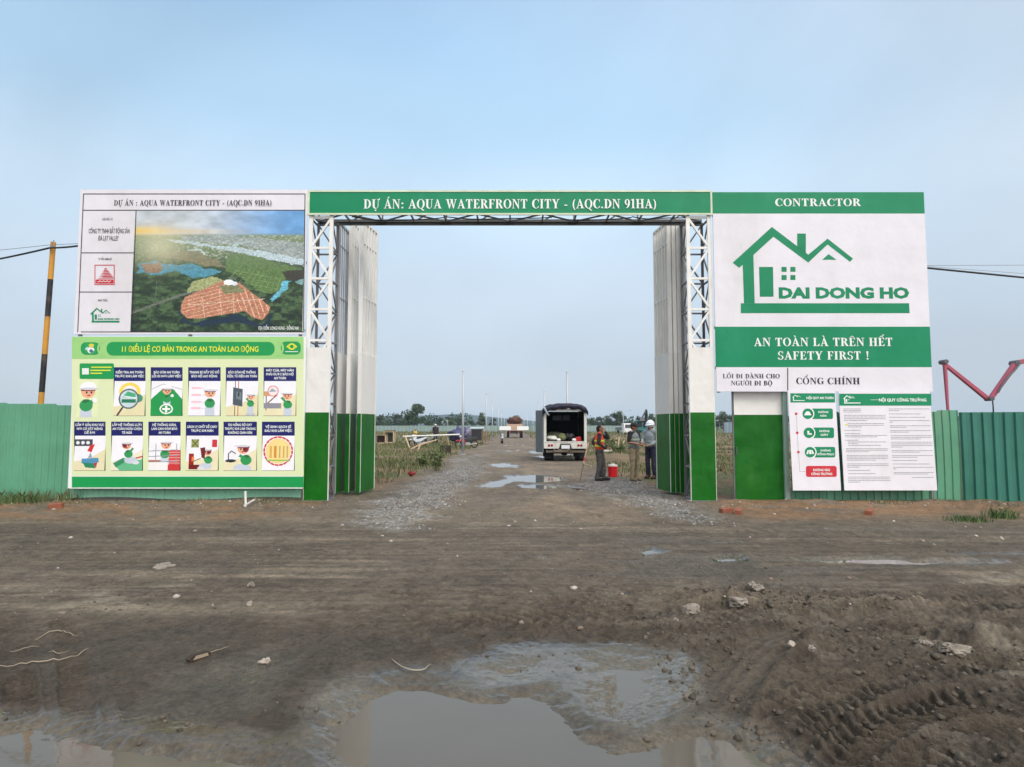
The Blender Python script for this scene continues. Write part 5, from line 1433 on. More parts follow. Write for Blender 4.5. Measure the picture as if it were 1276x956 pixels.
# the left rear door swung right round against the side
m_ = MB(); dv = Vector((-.36, .80, 0)).normalized()
p0 = Vector((-HW - .03, -.02, .42)); q0 = p0 + dv * .78
nn = Vector((-dv.y, dv.x, 0)) * .02
m_.add([p0 + nn, q0 + nn, q0 + nn + Vector((0, 0, 1.95)), p0 + nn + Vector((0, 0, 1.95)), p0 - nn, q0 - nn, q0 - nn + Vector((0, 0, 1.95)), p0 - nn + Vector((0, 0, 1.95))], [(0, 1, 2, 3), (7, 6, 5, 4), (0, 4, 5, 1), (1, 5, 6, 2), (2, 6, 7, 3), (3, 7, 4, 0)])
rd = m_.build('rear_door', TDK, lor, local=True)
m_ = MB()
for z in (.75, 1.25, 1.95): m_.bar(p0 + nn * -1.6 + Vector((0, 0, z - .42)), p0 + dv * .3 - nn * 1.6 + Vector((0, 0, z - .42)), .02, .06)
m_.bar(p0 + dv * .6 - nn * 1.6, p0 + dv * .6 - nn * 1.6 + Vector((0, 0, 1.9)), .025); m_.build('door_fittings', STEEL, rd, local=True)
def lump(name, label, cat, c, r, mat, seed, noise_=.25, nu=18, nv=12, rz=0, facets=0):
    m_ = MB().ball((0, 0, 0), r, nu, nv)
    v = np.array(m_.v); dd = v / (np.linalg.norm(v, axis=1, keepdims=True) + 1e-9)
    k_ = 1 + noise_ * (fbm(dd[:, 0] * 2.2 + seed, dd[:, 1] * 2.2 + dd[:, 2] * 1.7, seed, 4)) + noise_ * .5 * fbm(dd[:, 0] * 6 + seed, dd[:, 2] * 6 - dd[:, 1] * 3, seed + 3, 3)
    v = v * k_[:, None]
    rf_ = np.random.default_rng(seed); ext = np.abs(v).max(0)
    for _ in range(facets):               # broken faces: press the lump flat along random planes
        nn_ = rf_.normal(size=3); nn_ /= np.linalg.norm(nn_); dd_ = (v / ext) @ nn_; cut = rf_.uniform(.45, .75)
        over = np.clip(dd_ - cut, 0, None); v = v - over[:, None] * nn_ * ext
    v[:, 2] -= v[:, 2].min()
    m_.v = [tuple(q) for q in v]
    o = m_.build(name, mat, smooth=not facets, local=True); o.location = c; o.rotation_euler.z = rz
    return tag(o, label, cat)
def inlor(x, y, z): 
    c, s_ = math.cos(lor.rotation_euler.z), math.sin(lor.rotation_euler.z)
    return (tx + x * c - y * s_, TD + x * s_ + y * c, z)
lump('sack', 'white sack lying in the lorry at the left of the load', 'sack', inlor(-.62, .45, .915), (.26, .3, .13), S('white_sacking', (206, 208, 200), rough=.8, var=.2), 11)
lump('sack', 'olive sack slumped deep in the lorry behind the white one', 'sack', inlor(-.45, 1.1, .915), (.42, .4, .22), S('olive_sacking', (74, 78, 60), rough=.8, var=.3), 12)
lump('sack', 'lime green bundle in the middle of the lorry load', 'bundle', inlor(-.12, .5, .915), (.2, .22, .18), S('lime_cloth', (112, 118, 76), rough=.8, var=.4), 13)
lump('coil', 'dark hose heap in the lorry beside the red can', 'hose', inlor(.22, .6, .915), (.26, .25, .16), S('dark_hose', (50, 52, 54), rough=.6, var=.4), 14, .5)
m_ = MB().box2((-.14, -.1, 0), (.14, .1, .2)); m_.tube((-.08, 0, .2), (.08, 0, .2), .025); m_.tube((.1, 0, .2), (.1, 0, .25), .025)
o = m_.build('fuel_can', S('red_plastic', (190, 30, 36), rough=.4, var=.1), local=True, bevel=.02); o.location = inlor(.62, .4, .915); tag(o, 'red fuel can at the right of the lorry load', 'fuel can')
for i in range(3):
    o = MB().ball((0, 0, 0), (.11, .11, .08)).build('hard_hat', [S('hat_white', (226, 226, 226)), S('hat_yellow', (200, 190, 60)), S('hat_white', (226, 226, 226))][i], local=True, smooth=True)
    o.location = inlor(-.3 + .36 * i, .3 + .25 * (i % 2), .99 if i != 1 else 1.13); tag(o, ['pale helmet lying by the white sack in the lorry', 'yellow helmet on top of the lorry load', 'pale helmet by the red can in the lorry'][i], 'helmet')
# ------------------------------------------------------------------ people
SKN = S('skin', (150, 104, 80), rough=.55, var=.1)
def remesh(mb, vox, smooth=2, disp=0, seed=0):
    me = mb.mesh('tmp'); ob = bpy.data.objects.new('tmp', me); COL.objects.link(ob)
    r = ob.modifiers.new('r', 'REMESH'); r.mode = 'VOXEL'; r.voxel_size = vox
    s_ = ob.modifiers.new('s', 'SMOOTH'); s_.iterations = smooth; s_.factor = .5
    dg = bpy.context.evaluated_depsgraph_get()
    out = bpy.data.meshes.new_from_object(ob.evaluated_get(dg))
    bpy.data.objects.remove(ob); bpy.data.meshes.remove(me)
    if disp:
        co = np.empty(len(out.vertices) * 3, np.float32); out.vertices.foreach_get('co', co); co = co.reshape(-1, 3)
        no = np.empty_like(co); out.vertices.foreach_get('normal', no.ravel()) if False else None
        nr_ = np.array([v.normal[:] for v in out.vertices])
        co += nr_ * (disp * fbm(co[:, 0] * 9 + co[:, 1] * 4, co[:, 2] * 11 + co[:, 1] * 5, seed, 3))[:, None]
        out.vertices.foreach_set('co', co.ravel().astype(np.float32))
    return out
def caps(mb, a, ra, b_, rb, n=12):
    mb.tube(a, b_, ra, rb, n=n); mb.ball(a, ra, n, 8); mb.ball(b_, rb, n, 8)
def person(loc, rz, label, J, wear, scale=1.0, vox=.011, hat=None, hairc=(24, 20, 20)):
    """faces -Y before turning; J holds joints (metres, 1.70 m figure)"""
    root = empty('person', loc, rz); tag(root, label, 'person')
    J = {k: Vector(v) for k, v in J.items()}
    g = lambda k: J[k]
    skin = MB()
    head, neck, chest, pel = g('head'), g('neck'), g('chest'), g('pelvis')
    fw = g('face').normalized()
    side = Vector((0, 0, 1)).cross(fw).normalized(); up = fw.cross(side)
    R = Matrix((side, -fw, up)).transposed()
    def hp(x, y, z): return head + R @ Vector((x, y, z))      # y<0 is forward
    skin.ball(head + R @ Vector((0, .012, .02)), (.076, .096, .098), 16, 12, R)
    skin.ball(hp(0, -.028, -.045), (.056, .062, .066), 14, 10, R)
    skin.ball(hp(0, -.095, -.012), (.013, .02, .024), 8, 6, R); skin.ball(hp(0, -.088, -.058), (.024, .012, .009), 8, 6, R)
    for s_ in (-1, 1): skin.ball(hp(.078 * s_, .01, -.008), (.012, .022, .034), 8, 6, R)
    caps(skin, head - Vector((0, 0, .06)), .052, neck - Vector((0, 0, .03)), .06)
    shc = (g('shoulder_l') + g('shoulder_r')) / 2
    skin.ball(chest, (.15, .10, .20), 16, 12); skin.ball((chest + pel) / 2, (.13, .09, .18)); skin.ball(pel, (.15, .10, .13))
    for s_ in 'lr':
        sh, el, wr, hi, kn, an = (g(k + '_' + s_) for k in ('shoulder', 'elbow', 'wrist', 'hip', 'knee', 'ankle'))
        caps(skin, shc.lerp(sh, .4) + Vector((0, 0, .01)), .06, sh, .052); caps(skin, sh, .05, el, .038); caps(skin, el, .038, wr, .026)
        caps(skin, hi, .078, kn, .052); caps(skin, kn, .052, an, .036)
        toe = an + Vector(J.get('toe_' + s_, (0, -.16, -.04)))
        caps(skin, an - Vector((0, 0, .03)), .035, toe, .03)
        d = (wr - el).normalized(); hd = Vector(J.get('hand_' + s_, d)).normalized()
        q = hd.to_track_quat('Z', 'Y').to_matrix()
        pc = wr + hd * .045
        skin.ball(pc, (.036, .018, .05), 12, 8, q)
        for k, (ox, L) in enumerate(((-.027, .058), (-.009, .068), (.009, .064), (.026, .05))):
            r0 = wr + q @ Vector((ox, 0, .08)); r1 = r0 + q @ Vector((0, -.012, L * .5)); r2 = r1 + q @ Vector((0, -.022, L * .42))
            caps(skin, r0, .009, r1, .0085, 8); caps(skin, r1, .0085, r2, .0075, 8)
        t0 = wr + q @ Vector((.03 * (1 if s_ == 'l' else -1), 0, .03)); t1 = t0 + q @ Vector((.025 * (1 if s_ == 'l' else -1), -.015, .035)); caps(skin, t0, .011, t1, .009, 8)
    me = remesh(skin, vox * .7, 2); link('body', me, SKN, root, True)
    ey = MB(); br = MB()
    for s_ in (-1, 1): ey.ball(hp(.03 * s_, -.081, .006), (.012, .006, .007), 8, 6, R); br.ball(hp(.031 * s_, -.084, .028), (.019, .006, .005), 8, 6, R)
    ey.build('eyes', S('eye_dark', (30, 24, 22), rough=.3), root, local=True); br.build('eyebrows', S('hair_dark', hairc, rough=.7), root, local=True)
    MB().ball(hp(0, -.094, -.060), (.02, .008, .006), 8, 6, R).build('mouth', S('lips', (120, 62, 54), rough=.5), root, local=True)
    # hair as a cap over the skull
    hm = MB().ball(hp(0, .028, .038), (.083, .098, .090), 18, 12, R)
    if hat != 'helmet_full': hm.ball(hp(0, .055, -.01), (.074, .06, .075), 14, 10, R)
    me = remesh(hm, .012, 1, .014, 7); link('hair', me, S('hair_dark', hairc, rough=.7), root, True)
    if hat:
        kind, mt = hat
        h_ = MB()
        if kind == 'cap':
            h_.ball(hp(0, .02, .055), (.096, .11, .082), 18, 10, R); h_.ball(hp(0, -.125, .045), (.07, .075, .010), 16, 6, R)
            me = remesh(h_, .009, 1); link('cap', me, mt, root, True)
        else:
            h_.ball(hp(0, .01, .055), (.118, .142, .118), 20, 12, R); h_.ball(hp(0, -.015, .032), (.135, .172, .014), 20, 6, R); h_.ball(hp(0, .01, .15), (.02, .10, .03), 10, 8, R)
            me = remesh(h_, .009, 1); link('helmet', me, mt, root, True)
    def limb(mb, chain, rr):
        for (a, ra), (c, rb) in zip(zip(chain, rr), zip(chain[1:], rr[1:])): caps(mb, a, ra, c, rb)
    for nm, col, kind in wear:
        mb = MB(); mt = S(nm + '_%d_%d_%d' % col, col, rough=.85, var=.15, scale=8)
        if kind == 'trousers':
            mb.ball(pel + Vector((0, 0, .0)), (.175, .125, .13), 16, 10)
            for s_ in 'lr':
                hi, kn, an = g('hip_' + s_), g('knee_' + s_), g('ankle_' + s_)
                limb(mb, [hi + Vector((0, 0, .02)), kn, an + (kn - an).normalized() * .02], [.098, .073, .062])
            dsp = .02
        elif kind in ('shirt', 'short', 'vest'):
            mb.ball(chest, (.178, .125, .215), 18, 12); mb.ball((chest + pel) / 2 + Vector((0, 0, .02)), (.165, .12, .22), 18, 12); mb.ball(pel + Vector((0, 0, .06)), (.18, .13, .11), 18, 10)
            caps(mb, g('shoulder_l') * .45 + shc * .55 + Vector((0, 0, .02)), .075, g('shoulder_r') * .45 + shc * .55 + Vector((0, 0, .02)), .075)
            if kind != 'vest':
                for s_ in 'lr':
                    sh, el, wr = g('shoulder_' + s_), g('elbow_' + s_), g('wrist_' + s_)
                    if kind == 'shirt': limb(mb, [shc.lerp(sh, .55), sh, el, wr.lerp(el, .12)], [.08, .072, .056, .044])
                    else: limb(mb, [shc.lerp(sh, .55), sh, sh.lerp(el, .85)], [.08, .07, .062])
            else:
                v2 = MB(); s2 = 1.09
                mb = MB(); mb.ball(chest, (.195, .142, .215), 18, 12); mb.ball((chest + pel) / 2 + Vector((0, 0, .02)), (.182, .138, .22), 18, 12); mb.ball(pel + Vector((0, 0, .06)), (.195, .145, .11), 18, 10)
                caps(mb, g('shoulder_l') * .7 + shc * .3 + Vector((0, 0, .015)), .068, g('shoulder_r') * .7 + shc * .3 + Vector((0, 0, .015)), .068)
            dsp = .016
        elif kind == 'shoes':
            for s_ in 'lr':
                an = g('ankle_' + s_); toe = an + Vector(J.get('toe_' + s_, (0, -.16, -.04)))
                caps(mb, an - Vector((0, 0, .02)) , .055, toe, .045); mb.ball(an - Vector((0, 0, .03)), .058)
                for q in range(len(mb.v)): mb.v[q] = (mb.v[q][0], mb.v[q][1], max(mb.v[q][2], 0.0))
            dsp = 0
        elif kind == 'bands':
            for zc in (chest.z - .02, pel.z + .12):
                c = Vector((chest.lerp(pel, (chest.z - zc) / max(.05, chest.z - pel.z))))
                mb.lathe((c.x, c.y, zc), [(.205, -.028), (.21, 0), (.205, .028), (.17, .02), (.17, -.02), (.205, -.028)], 20)
                for q in range(len(mb.v) - 120, len(mb.v)): mb.v[q] = (mb.v[q][0], c.y + (mb.v[q][1] - c.y) * .74, mb.v[q][2])
            for sx in ():
                mb.path([(sx + chest.x, chest.y - .145, pel.z + .12), (sx + chest.x, chest.y - .155, chest.z), (sx + chest.x, chest.y - .11, chest.z + .17), (sx + chest.x, chest.y, chest.z + .235), (sx + chest.x, chest.y + .11, chest.z + .17), (sx + chest.x, chest.y + .155, chest.z), (sx + chest.x, chest.y + .145, pel.z + .12)], .026, 6)
            mb.build(nm, mt, root, local=True); continue
        me = remesh(mb, vox, 2, dsp, sum(col)); link(nm, me, mt, root, True)
    root.scale = (scale,) * 3
    return root
STAND = dict(head=(0, -.02, 1.585), face=(0, -1, 0), neck=(0, 0, 1.45), chest=(0, 0, 1.24), pelvis=(0, 0, .95),
             shoulder_l=(.185, 0, 1.40), shoulder_r=(-.185, 0, 1.40), elbow_l=(.225, .03, 1.13), elbow_r=(-.225, .03, 1.13), wrist_l=(.22, -.06, .89), wrist_r=(-.22, -.06, .89),
             hip_l=(.09, 0, .90), hip_r=(-.09, 0, .90), knee_l=(.10, -.02, .49), knee_r=(-.10, -.02, .49), ankle_l=(.105, .02, .09), ankle_r=(-.105, .02, .09))
def pose(**k): d = dict(STAND); d.update(k); return d
def gl_(px, py): v = gpt(px, py); return v
p1 = gl_(748, 599.5)
person(p1, rad(78), 'person in an orange vest with yellow bands facing the two men by the gate leaf', pose(
    face=(.05, -1, .02), chest=(0, .02, 1.24), elbow_l=(.24, -.03, 1.15), wrist_l=(.16, -.22, 1.02), elbow_r=(-.24, .02, 1.14), wrist_r=(-.20, -.20, 1.0), hand_l=(-.3, -1, -.2), hand_r=(.2, -1, -.3),
    ankle_l=(.1, -.10, .09), knee_l=(.1, -.10, .49), ankle_r=(-.1, .10, .09), knee_r=(-.1, .0, .49)),
    [('dark_shirt', (46, 40, 48), 'shirt'), ('grey_trousers', (82, 78, 78), 'trousers'), ('black_shoes', (30, 28, 28), 'shoes'), ('orange_vest', (226, 72, 34), 'vest'), ('yellow_bands', (214, 214, 70), 'bands')], .97)
p1b = gl_(748.5, 595.5)
person(p1b + Vector((0, .3, 0)), rad(66), 'person in black with one hand raised to the head, behind the orange vest', pose(
    face=(.3, -1, 0), elbow_l=(.22, -.26, 1.30), wrist_l=(.10, -.20, 1.52), hand_l=(-.1, .2, 1), elbow_r=(-.2, .16, 1.16), wrist_r=(-.2, .0, .98)),
    [('black_jacket', (34, 32, 38), 'shirt'), ('black_trousers', (40, 38, 44), 'trousers'), ('dark_shoes', (36, 32, 30), 'shoes')], .95)
p2 = gl_(790.5, 600)
person(p2, rad(42), 'person in a dark cap and grey vest with khaki trousers, hands together', pose(
    face=(.25, -1, -.12), elbow_l=(.25, -.02, 1.15), wrist_l=(.07, -.27, 1.06), elbow_r=(-.26, -.02, 1.14), wrist_r=(-.02, -.28, 1.07), hand_l=(-.6, -.8, .1), hand_r=(.5, -.9, 0),
    ankle_l=(.13, .04, .09), knee_l=(.12, -.02, .49)),
    [('black_shirt', (32, 30, 36), 'short'), ('khaki_trousers', (142, 130, 104), 'trousers'), ('sandy_shoes', (120, 104, 82), 'shoes'), ('grey_vest', (124, 130, 134), 'vest'), ('pale_bands', (150, 170, 150), 'bands')], 1.0, hat=('cap', S('cap_black', (34, 30, 36), rough=.8)))
p3 = gl_(811.5, 597.5)
person(p3, rad(-42), 'person in a white helmet and grey checked shirt beside the right gate leaf', pose(
    face=(-.25, -1, -.12), elbow_r=(-.26, -.04, 1.15), wrist_r=(-.14, -.27, 1.07), hand_r=(-.2, -1, 0), elbow_l=(.25, 0, 1.14), wrist_l=(.12, -.22, 1.02), hand_l=(-.5, -.8, -.1)),
    [('checked_shirt', (150, 160, 166), 'shirt'), ('navy_trousers', (42, 42, 66), 'trousers'), ('brown_shoes', (66, 48, 38), 'shoes')], 1.02, hat=('helmet', S('helmet_white', (226, 230, 238), rough=.3, var=.03)))
w_ = gl_(543, 556); w_.y = 54; w_.x = (543 - CX) / F * 54
person(w_, rad(20), 'person in a dark top with a white headscarf beyond the white barrier', pose(), [('dark_top', (44, 36, 44), 'shirt'), ('dark_slacks', (50, 48, 54), 'trousers'), ('grey_shoes', (60, 58, 56), 'shoes')], 1.0, vox=.02, hat=('cap', S('scarf_white', (220, 220, 222))))
w_ = Vector(((518 - CX) / F * 51.5, 51.5, 0)); w_.z = gz(w_.x, w_.y)
person(w_, rad(-30), 'person in a yellow shirt standing behind the white motorbike', pose(elbow_l=(.24, -.12, 1.15), wrist_l=(.2, -.36, 1.0)), [('yellow_shirt', (206, 178, 84), 'short'), ('dark_jeans', (50, 52, 66), 'trousers'), ('white_shoes', (190, 190, 190), 'shoes')], .78, vox=.02)
# ------------------------------------------------------------------ red cooler, leaning stick, stakes
c = gl_(763.5, 594.5)
o = empty('cooler_box', c); tag(o, 'red drinks cooler with a white lid standing by the people', 'cooler')
sc_ = c.y / F
m_ = MB().lathe((0, 0, 0), [(0, 0), (.135, 0), (.145, .02), (.155, .33), (.158, .34), (0, .34)], 20); m_.build('tub', S('cooler_red', (206, 18, 30), rough=.35, var=.05), o, local=True)
m_ = MB().lathe((0, 0, .34), [(.16, 0), (.162, .035), (.15, .05), (.06, .06), (.055, .085), (0, .09)], 20); m_.build('lid', S('cooler_lid', (214, 206, 200), rough=.5, var=.1), o, local=True)
m_ = MB().path([(.155, 0, .32), (.17, 0, .42), (.10, 0, .49), (-.10, 0, .49), (-.17, 0, .42), (-.155, 0, .32)], .012); m_.build('carry_handle', S('cooler_grey', (80, 80, 84)), o, local=True)
WOOD = S('pale_timber', (186, 164, 134), rough=.8, var=.25, scale=6)
DWOOD = S('weathered_timber', (122, 100, 78), rough=.85, var=.3, scale=6)
a, b_ = gl_(722.5, 600), None
b_ = P(733, 552, a.y + .5)
o = empty('leaning_stick', a); tag(o, 'banded pale stick leaning beside the lorry and the orange vest', 'stick')
mid = a.lerp(b_, .45)
MB().path([a, a.lerp(b_, .2), a.lerp(b_, .45)], .02).build('lower_shaft', DWOOD, o)
MB().path([mid, a.lerp(b_, .7), b_], .026).build('upper_shaft', WOOD, o)
q = P(737, 581, a.y); MB().path([mid, q], .018).build('side_branch', WOOD, o)
MB().tube(a.lerp(b_, .52), a.lerp(b_, .6), .031).build('red_band', S('band_red', (180, 60, 50)), o)
for i, (px0, py0, px1, py1) in enumerate(((766, 561, 768, 546), (769.5, 561, 771.5, 545), (773, 562, 778, 549), (764, 559, 762, 546))):
    D = 45 + i * .4; a = Vector(((px0 - CX) / F * D, D, 0)); a.z = gz(a.x, a.y); b_ = P(px1, py1, D + .2)
    tag(MB().tube(a, b_, .06, .05, n=8).build('timber_stake', WOOD, origin=tuple(a)), ['pale stake leaning slightly, left of the middle of the cluster', 'tallest upright stake in the cluster beyond the people', 'stake leaning far to the right beyond the cap wearer', 'leftmost darker stake of the cluster beyond the people'][i], 'stake', 'stakes in the right field')
D = 40; a = Vector(((755 - CX) / F * D, D, 0)); a.z = gz(a.x, D)
tag(MB().box((0, 0, .06), (.7, .3, .12)).build('white_board', S('board_white', (214, 214, 210)), origin=tuple(a), local=False) if False else MB().box((a.x, a.y, a.z + .05), (.75, .3, .10)).build('pale_plank', S('board_white', (214, 214, 210)), origin=tuple(a)), 'short white plank lying in the grass behind the red cooler', 'plank')
# ------------------------------------------------------------------ white barrier, branch, crate, stalls, tarpaulin heap
D = 45.5
o = empty('pole_barrier', ((538 - CX) / F * D, D, 0)); tag(o, 'long white pole laid across timber trestles left of the lane', 'barrier')
a, b_ = P(502, 544.0, D), P(573, 541.5, D); MB().tube(a, b_, .055, n=10).build('white_pole', S('barrier_white', (224, 224, 220)), o)
def gg(px, D): x = (px - CX) / F * D; return Vector((x, D, gz(x, D)))
for (pa_, pb2) in ((504.5, 511), (513, 516), (553, 549), (556, 561)):
    g0 = gg(pb2, D - .5 if pb2 < 515 else D + .5); t = P(pa_, 543, D)
    MB().bar(g0, t, .08).build('trestle_leg', WOOD, o)
D = 41
o = empty('bare_branch', gg(520, D)); tag(o, 'forked bare branch propped above the grass before the barrier', 'branch')
pts = [P(512, 560, D), P(523, 554.5, D + .1), P(535, 551, D + .2), P(545, 548, D + .4)]
MB().path(pts, [.05, .06, .05, .035], 7).build('main_limb', WOOD, o)
MB().path([P(524, 554, D + .1), P(521.5, 559, D - .1), P(519.5, 568, D - .2)], [.05, .045, .05], 7).build('prop_limb', WOOD, o)
D = 37.5; p_ = gg(555.5, D)
o = empty('weathered_crate', p_); tag(o, 'dark weathered timber crate beside the weeds and the nearest left pole', 'crate')
m_ = MB()
for k in range(4): m_.box((0, -.26, .07 + .12 * k), (.62, .03, .10)); m_.box((0, .26, .07 + .12 * k), (.62, .03, .10)); m_.box((-.3, 0, .07 + .12 * k), (.03, .5, .10)); m_.box((.3, 0, .07 + .12 * k), (.03, .5, .10))
m_.build('slats', S('black_timber', (62, 54, 44), rough=.9, var=.4, scale=8), o, local=True)
m_ = MB()
for x in (-.27, .27):
    for y in (-.23, .23): m_.box((x, y, .25), (.06, .06, .5))
m_.build('corner_posts', S('black_timber', (62, 54, 44)), o, local=True)
MB().box((0, 0, .40), (.56, .46, .02)).build('lid', S('black_timber', (62, 54, 44)), o, local=True)
def stall(px, D, w, h, label, inner):
    o = empty('timber_stall', gg(px, D)); tag(o, label, 'stall')
    m_ = MB()
    for x in (-w / 2, w / 2):
        for y in (0, .7): m_.bar((x, y, 0), (x, y, h), .09)
    for z in (h, .12): m_.bar((-w / 2, 0, z), (w / 2, 0, z), .08); m_.bar((-w / 2, .7, z), (w / 2, .7, z), .08)
    m_.build('timber_frame', WOOD, o, local=True)
    MB().box((0, .35, h + .06), (w + .2, .9, .03)).build('roof_sheet', DWOOD, o, local=True)
    MB().box((0, .72, h * .5), (w * .8, .03, h * .75)).build('back_sheet', inner, o, local=True)
stall(474, 54, .95, .85, 'low pale timber stall nearest the left gate leaf', S('stall_brown', (66, 30, 26)))
stall(485, 57, .85, 1.15, 'taller dark backed timber stall second from the left gate leaf', S('stall_dark', (44, 50, 44)))
D = 58
o = empty('shelter_hut', gg(594, D)); tag(o, 'small black sided hut with a pale tin roof beside the lane', 'hut')
m_ = MB()
for x in (-.5, .5):
    for y in (0, .9): m_.bar((x, y, 0), (x, y, 1.42), .07)
m_.bar((.85, 0, 0), (.85, 0, 1.2), .09); m_.bar((1.05, .1, 0), (1.0, .1, 1.25), .08); m_.build('posts', S('ruddy_timber', (132, 98, 76), rough=.85, var=.3), o, local=True)
m_ = MB()
m_.box2((-.5, -.02, .35), (.5, .0, 1.38)); m_.box2((-.52, .0, .35), (-.5, .9, 1.38)); m_.box2((.5, .0, .35), (.52, .9, 1.38)); m_.build('black_sheeting', S('black_sheet', (34, 34, 40), rough=.6), o, local=True)
m_ = MB().add([(-.62, -.12, 1.42), (.66, -.12, 1.44), (.62, 1.0, 1.56), (-.62, 1.0, 1.54), (-.62, -.12, 1.45), (.66, -.12, 1.47), (.62, 1.0, 1.59), (-.62, 1.0, 1.57)], [(0, 1, 2, 3), (4, 5, 6, 7), (0, 1, 5, 4), (1, 2, 6, 5), (2, 3, 7, 6), (3, 0, 4, 7)]); m_.build('tin_roof', S('tin_pale', (176, 184, 188), rough=.4), o, local=True)
lump('tarpaulin_heap', 'blue purple tarpaulin heap behind the red motorbike', 'tarpaulin', gg(569, 55) + Vector((.1, 0, .05)), (.68, .45, .56), S('tarp_blue', (70, 72, 112), rough=.6, var=.45, scale=5), 21, .95)
lump('tarpaulin_heap', 'grey violet tarpaulin heap nearest the black sided hut', 'tarpaulin', gg(579.5, 55.5) + Vector((0, 0, .05)), (.46, .45, .56), S('tarp_violet', (112, 110, 134), rough=.6, var=.45, scale=5), 23, .95)
# ------------------------------------------------------------------ motorbikes
def motorbike(loc, rz, label, paint, pale=(150, 150, 152)):
    o = empty('motorbike', loc, rz); tag(o, label, 'motorbike')
    pm_ = S('bike_%d_%d_%d' % paint, paint, rough=.3, var=.08); bk = S('bike_black', (28, 28, 30), rough=.5); sl = S('bike_metal', pale, rough=.35, metal=.3)
    for y, nm in ((-.62, 'front_wheel'), (.62, 'rear_wheel')):
        wh = empty(nm, (0, y, .29)); adopt(wh, o)
        MB().lathe((0, 0, 0), [(.215, -.04), (.275, -.045), (.29, 0), (.275, .045), (.215, .04), (.215, -.04)], 24, 'X').build('tyre', RUB, wh, local=True)
        m_ = MB().lathe((0, 0, 0), [(0, -.05), (.04, -.05), (.05, 0), (.04, .05), (0, .05)], 12, 'X')
        for k in range(6):
            a_ = math.pi / 3 * k; m_.bar((0, 0, 0), (0, .22 * math.cos(a_), .22 * math.sin(a_)), .018)
        m_.build('rim', sl, wh, local=True)
    m_ = MB()
    for x in (-.07, .07): m_.tube((x, -.62, .29), (x * .8, -.40, .86), .02)
    m_.build('fork', sl, o, local=True)
    m_ = MB().prism_x([(-.52, .52), (-.40, .88), (-.28, .92), (-.18, .60), (-.10, .36), (-.26, .34)], -.10, .10); m_.build('leg_shield', pm_, o, local=True, bevel=.03)
    m_ = MB().prism_x([(-.84, .56), (-.62, .62), (-.40, .54), (-.42, .48), (-.62, .55), (-.82, .50)], -.06, .06); m_.build('front_mudguard', pm_, o, local=True)
    m_ = MB().prism_x([(-.14, .58), (.30, .66), (.86, .74), (.90, .66), (.52, .52), (.30, .40), (-.12, .38)], -.10, .10); m_.build('rear_body', pm_ if sum(paint) > 300 else bk, o, local=True, bevel=.03)
    m_ = MB().prism_x([(-.16, .68), (.10, .74), (.40, .80), (.78, .84), (.80, .77), (.30, .68), (-.10, .61)], -.12, .12); m_.build('saddle', bk, o, local=True, bevel=.03)
    m_ = MB().box2((-.12, -.12, .20), (.12, .26, .42)); m_.tube((.12, .1, .25), (.15, .80, .34), .045); m_.build('engine', sl, o, local=True, bevel=.02)
    m_ = MB().tube((-.32, -.26, 1.0), (.32, -.26, 1.0), .018); m_.tube((0, -.42, .86), (0, -.28, 1.0), .025); m_.build('handlebar', bk, o, local=True)
    m_ = MB().ball((0, -.47, .86), (.10, .09, .10)); m_.build('headlamp', S('lamp_lens', (200, 206, 210), rough=.15), o, local=True)
    for s_ in (-1, 1):
        m_ = MB().tube((s_ * .22, -.26, 1.0), (s_ * .27, -.30, 1.16), .008); m_.ball((s_ * .28, -.30, 1.19), (.055, .015, .04)); m_.build('mirror', bk, o, local=True)
    m_ = MB().box2((-.06, .88, .56), (.06, .92, .68)); m_.build('tail_lamp', REDL, o, local=True)
    return o
motorbike(gg(581.5, 48), rad(-70), 'red and black motorbike side on, beside the nearest left pole', (186, 26, 34))
motorbike(gg(521, 49), rad(-38), 'white motorbike parked under the long white pole', (206, 216, 222))
motorbike(gg(625.5, 61), rad(6), 'white motorbike standing at the left edge of the lane', (196, 204, 200))
motorbike(gg(536, 57), rad(60), 'pale motorbike behind the barrier beside the dark topped person', (150, 160, 140))
# ------------------------------------------------------------------ far lorry, boards, pickup, excavator, lamp
D = 92
o = empty('tipper_lorry', gg(641.5, D)); tag(o, 'dusty cream and rust tipper far down the lane', 'lorry')
m_ = MB().prism([(-1.1, 1.05), (1.1, 1.05), (1.2, 2.0), (-1.2, 2.0)], 0, 4.2); m_.build('tipper_body', S('dusty_cream', (186, 160, 138), rough=.7, var=.25, stain=lin((120, 90, 70)), stain_amt=.6), o, local=True)
m_ = MB().box2((-1.05, 4.4, .8), (1.05, 6.2, 2.45)); m_.build('cab', S('cab_rust', (126, 74, 60), rough=.6), o, local=True, bevel=.08)
m_ = MB().box2((-.9, .1, .62), (.9, 6.0, 1.0)); m_.build('chassis', CHAS, o, local=True)
for s_ in (-1, 1):
    wheel(o, (s_ * .95, 1.0, .48), .48, .42); wheel(o, (s_ * .95, 2.2, .48), .48, .42); wheel(o, (s_ * .95, 5.2, .48), .48, .3)
    MB().box2((s_ * .7 - .14, -.04, .78), (s_ * .7 + .14, -.005, .92)).build('tail_lamp', REDL, o, local=True)
lump('earth_load', 'heap of reddish earth loaded in the far tipper', 'earth', gg(641.5, D) + Vector((0, 2.1, 1.75)), (1.05, 1.9, .55), S('red_earth', (92, 64, 54), rough=.95, var=.3), 31, .6)
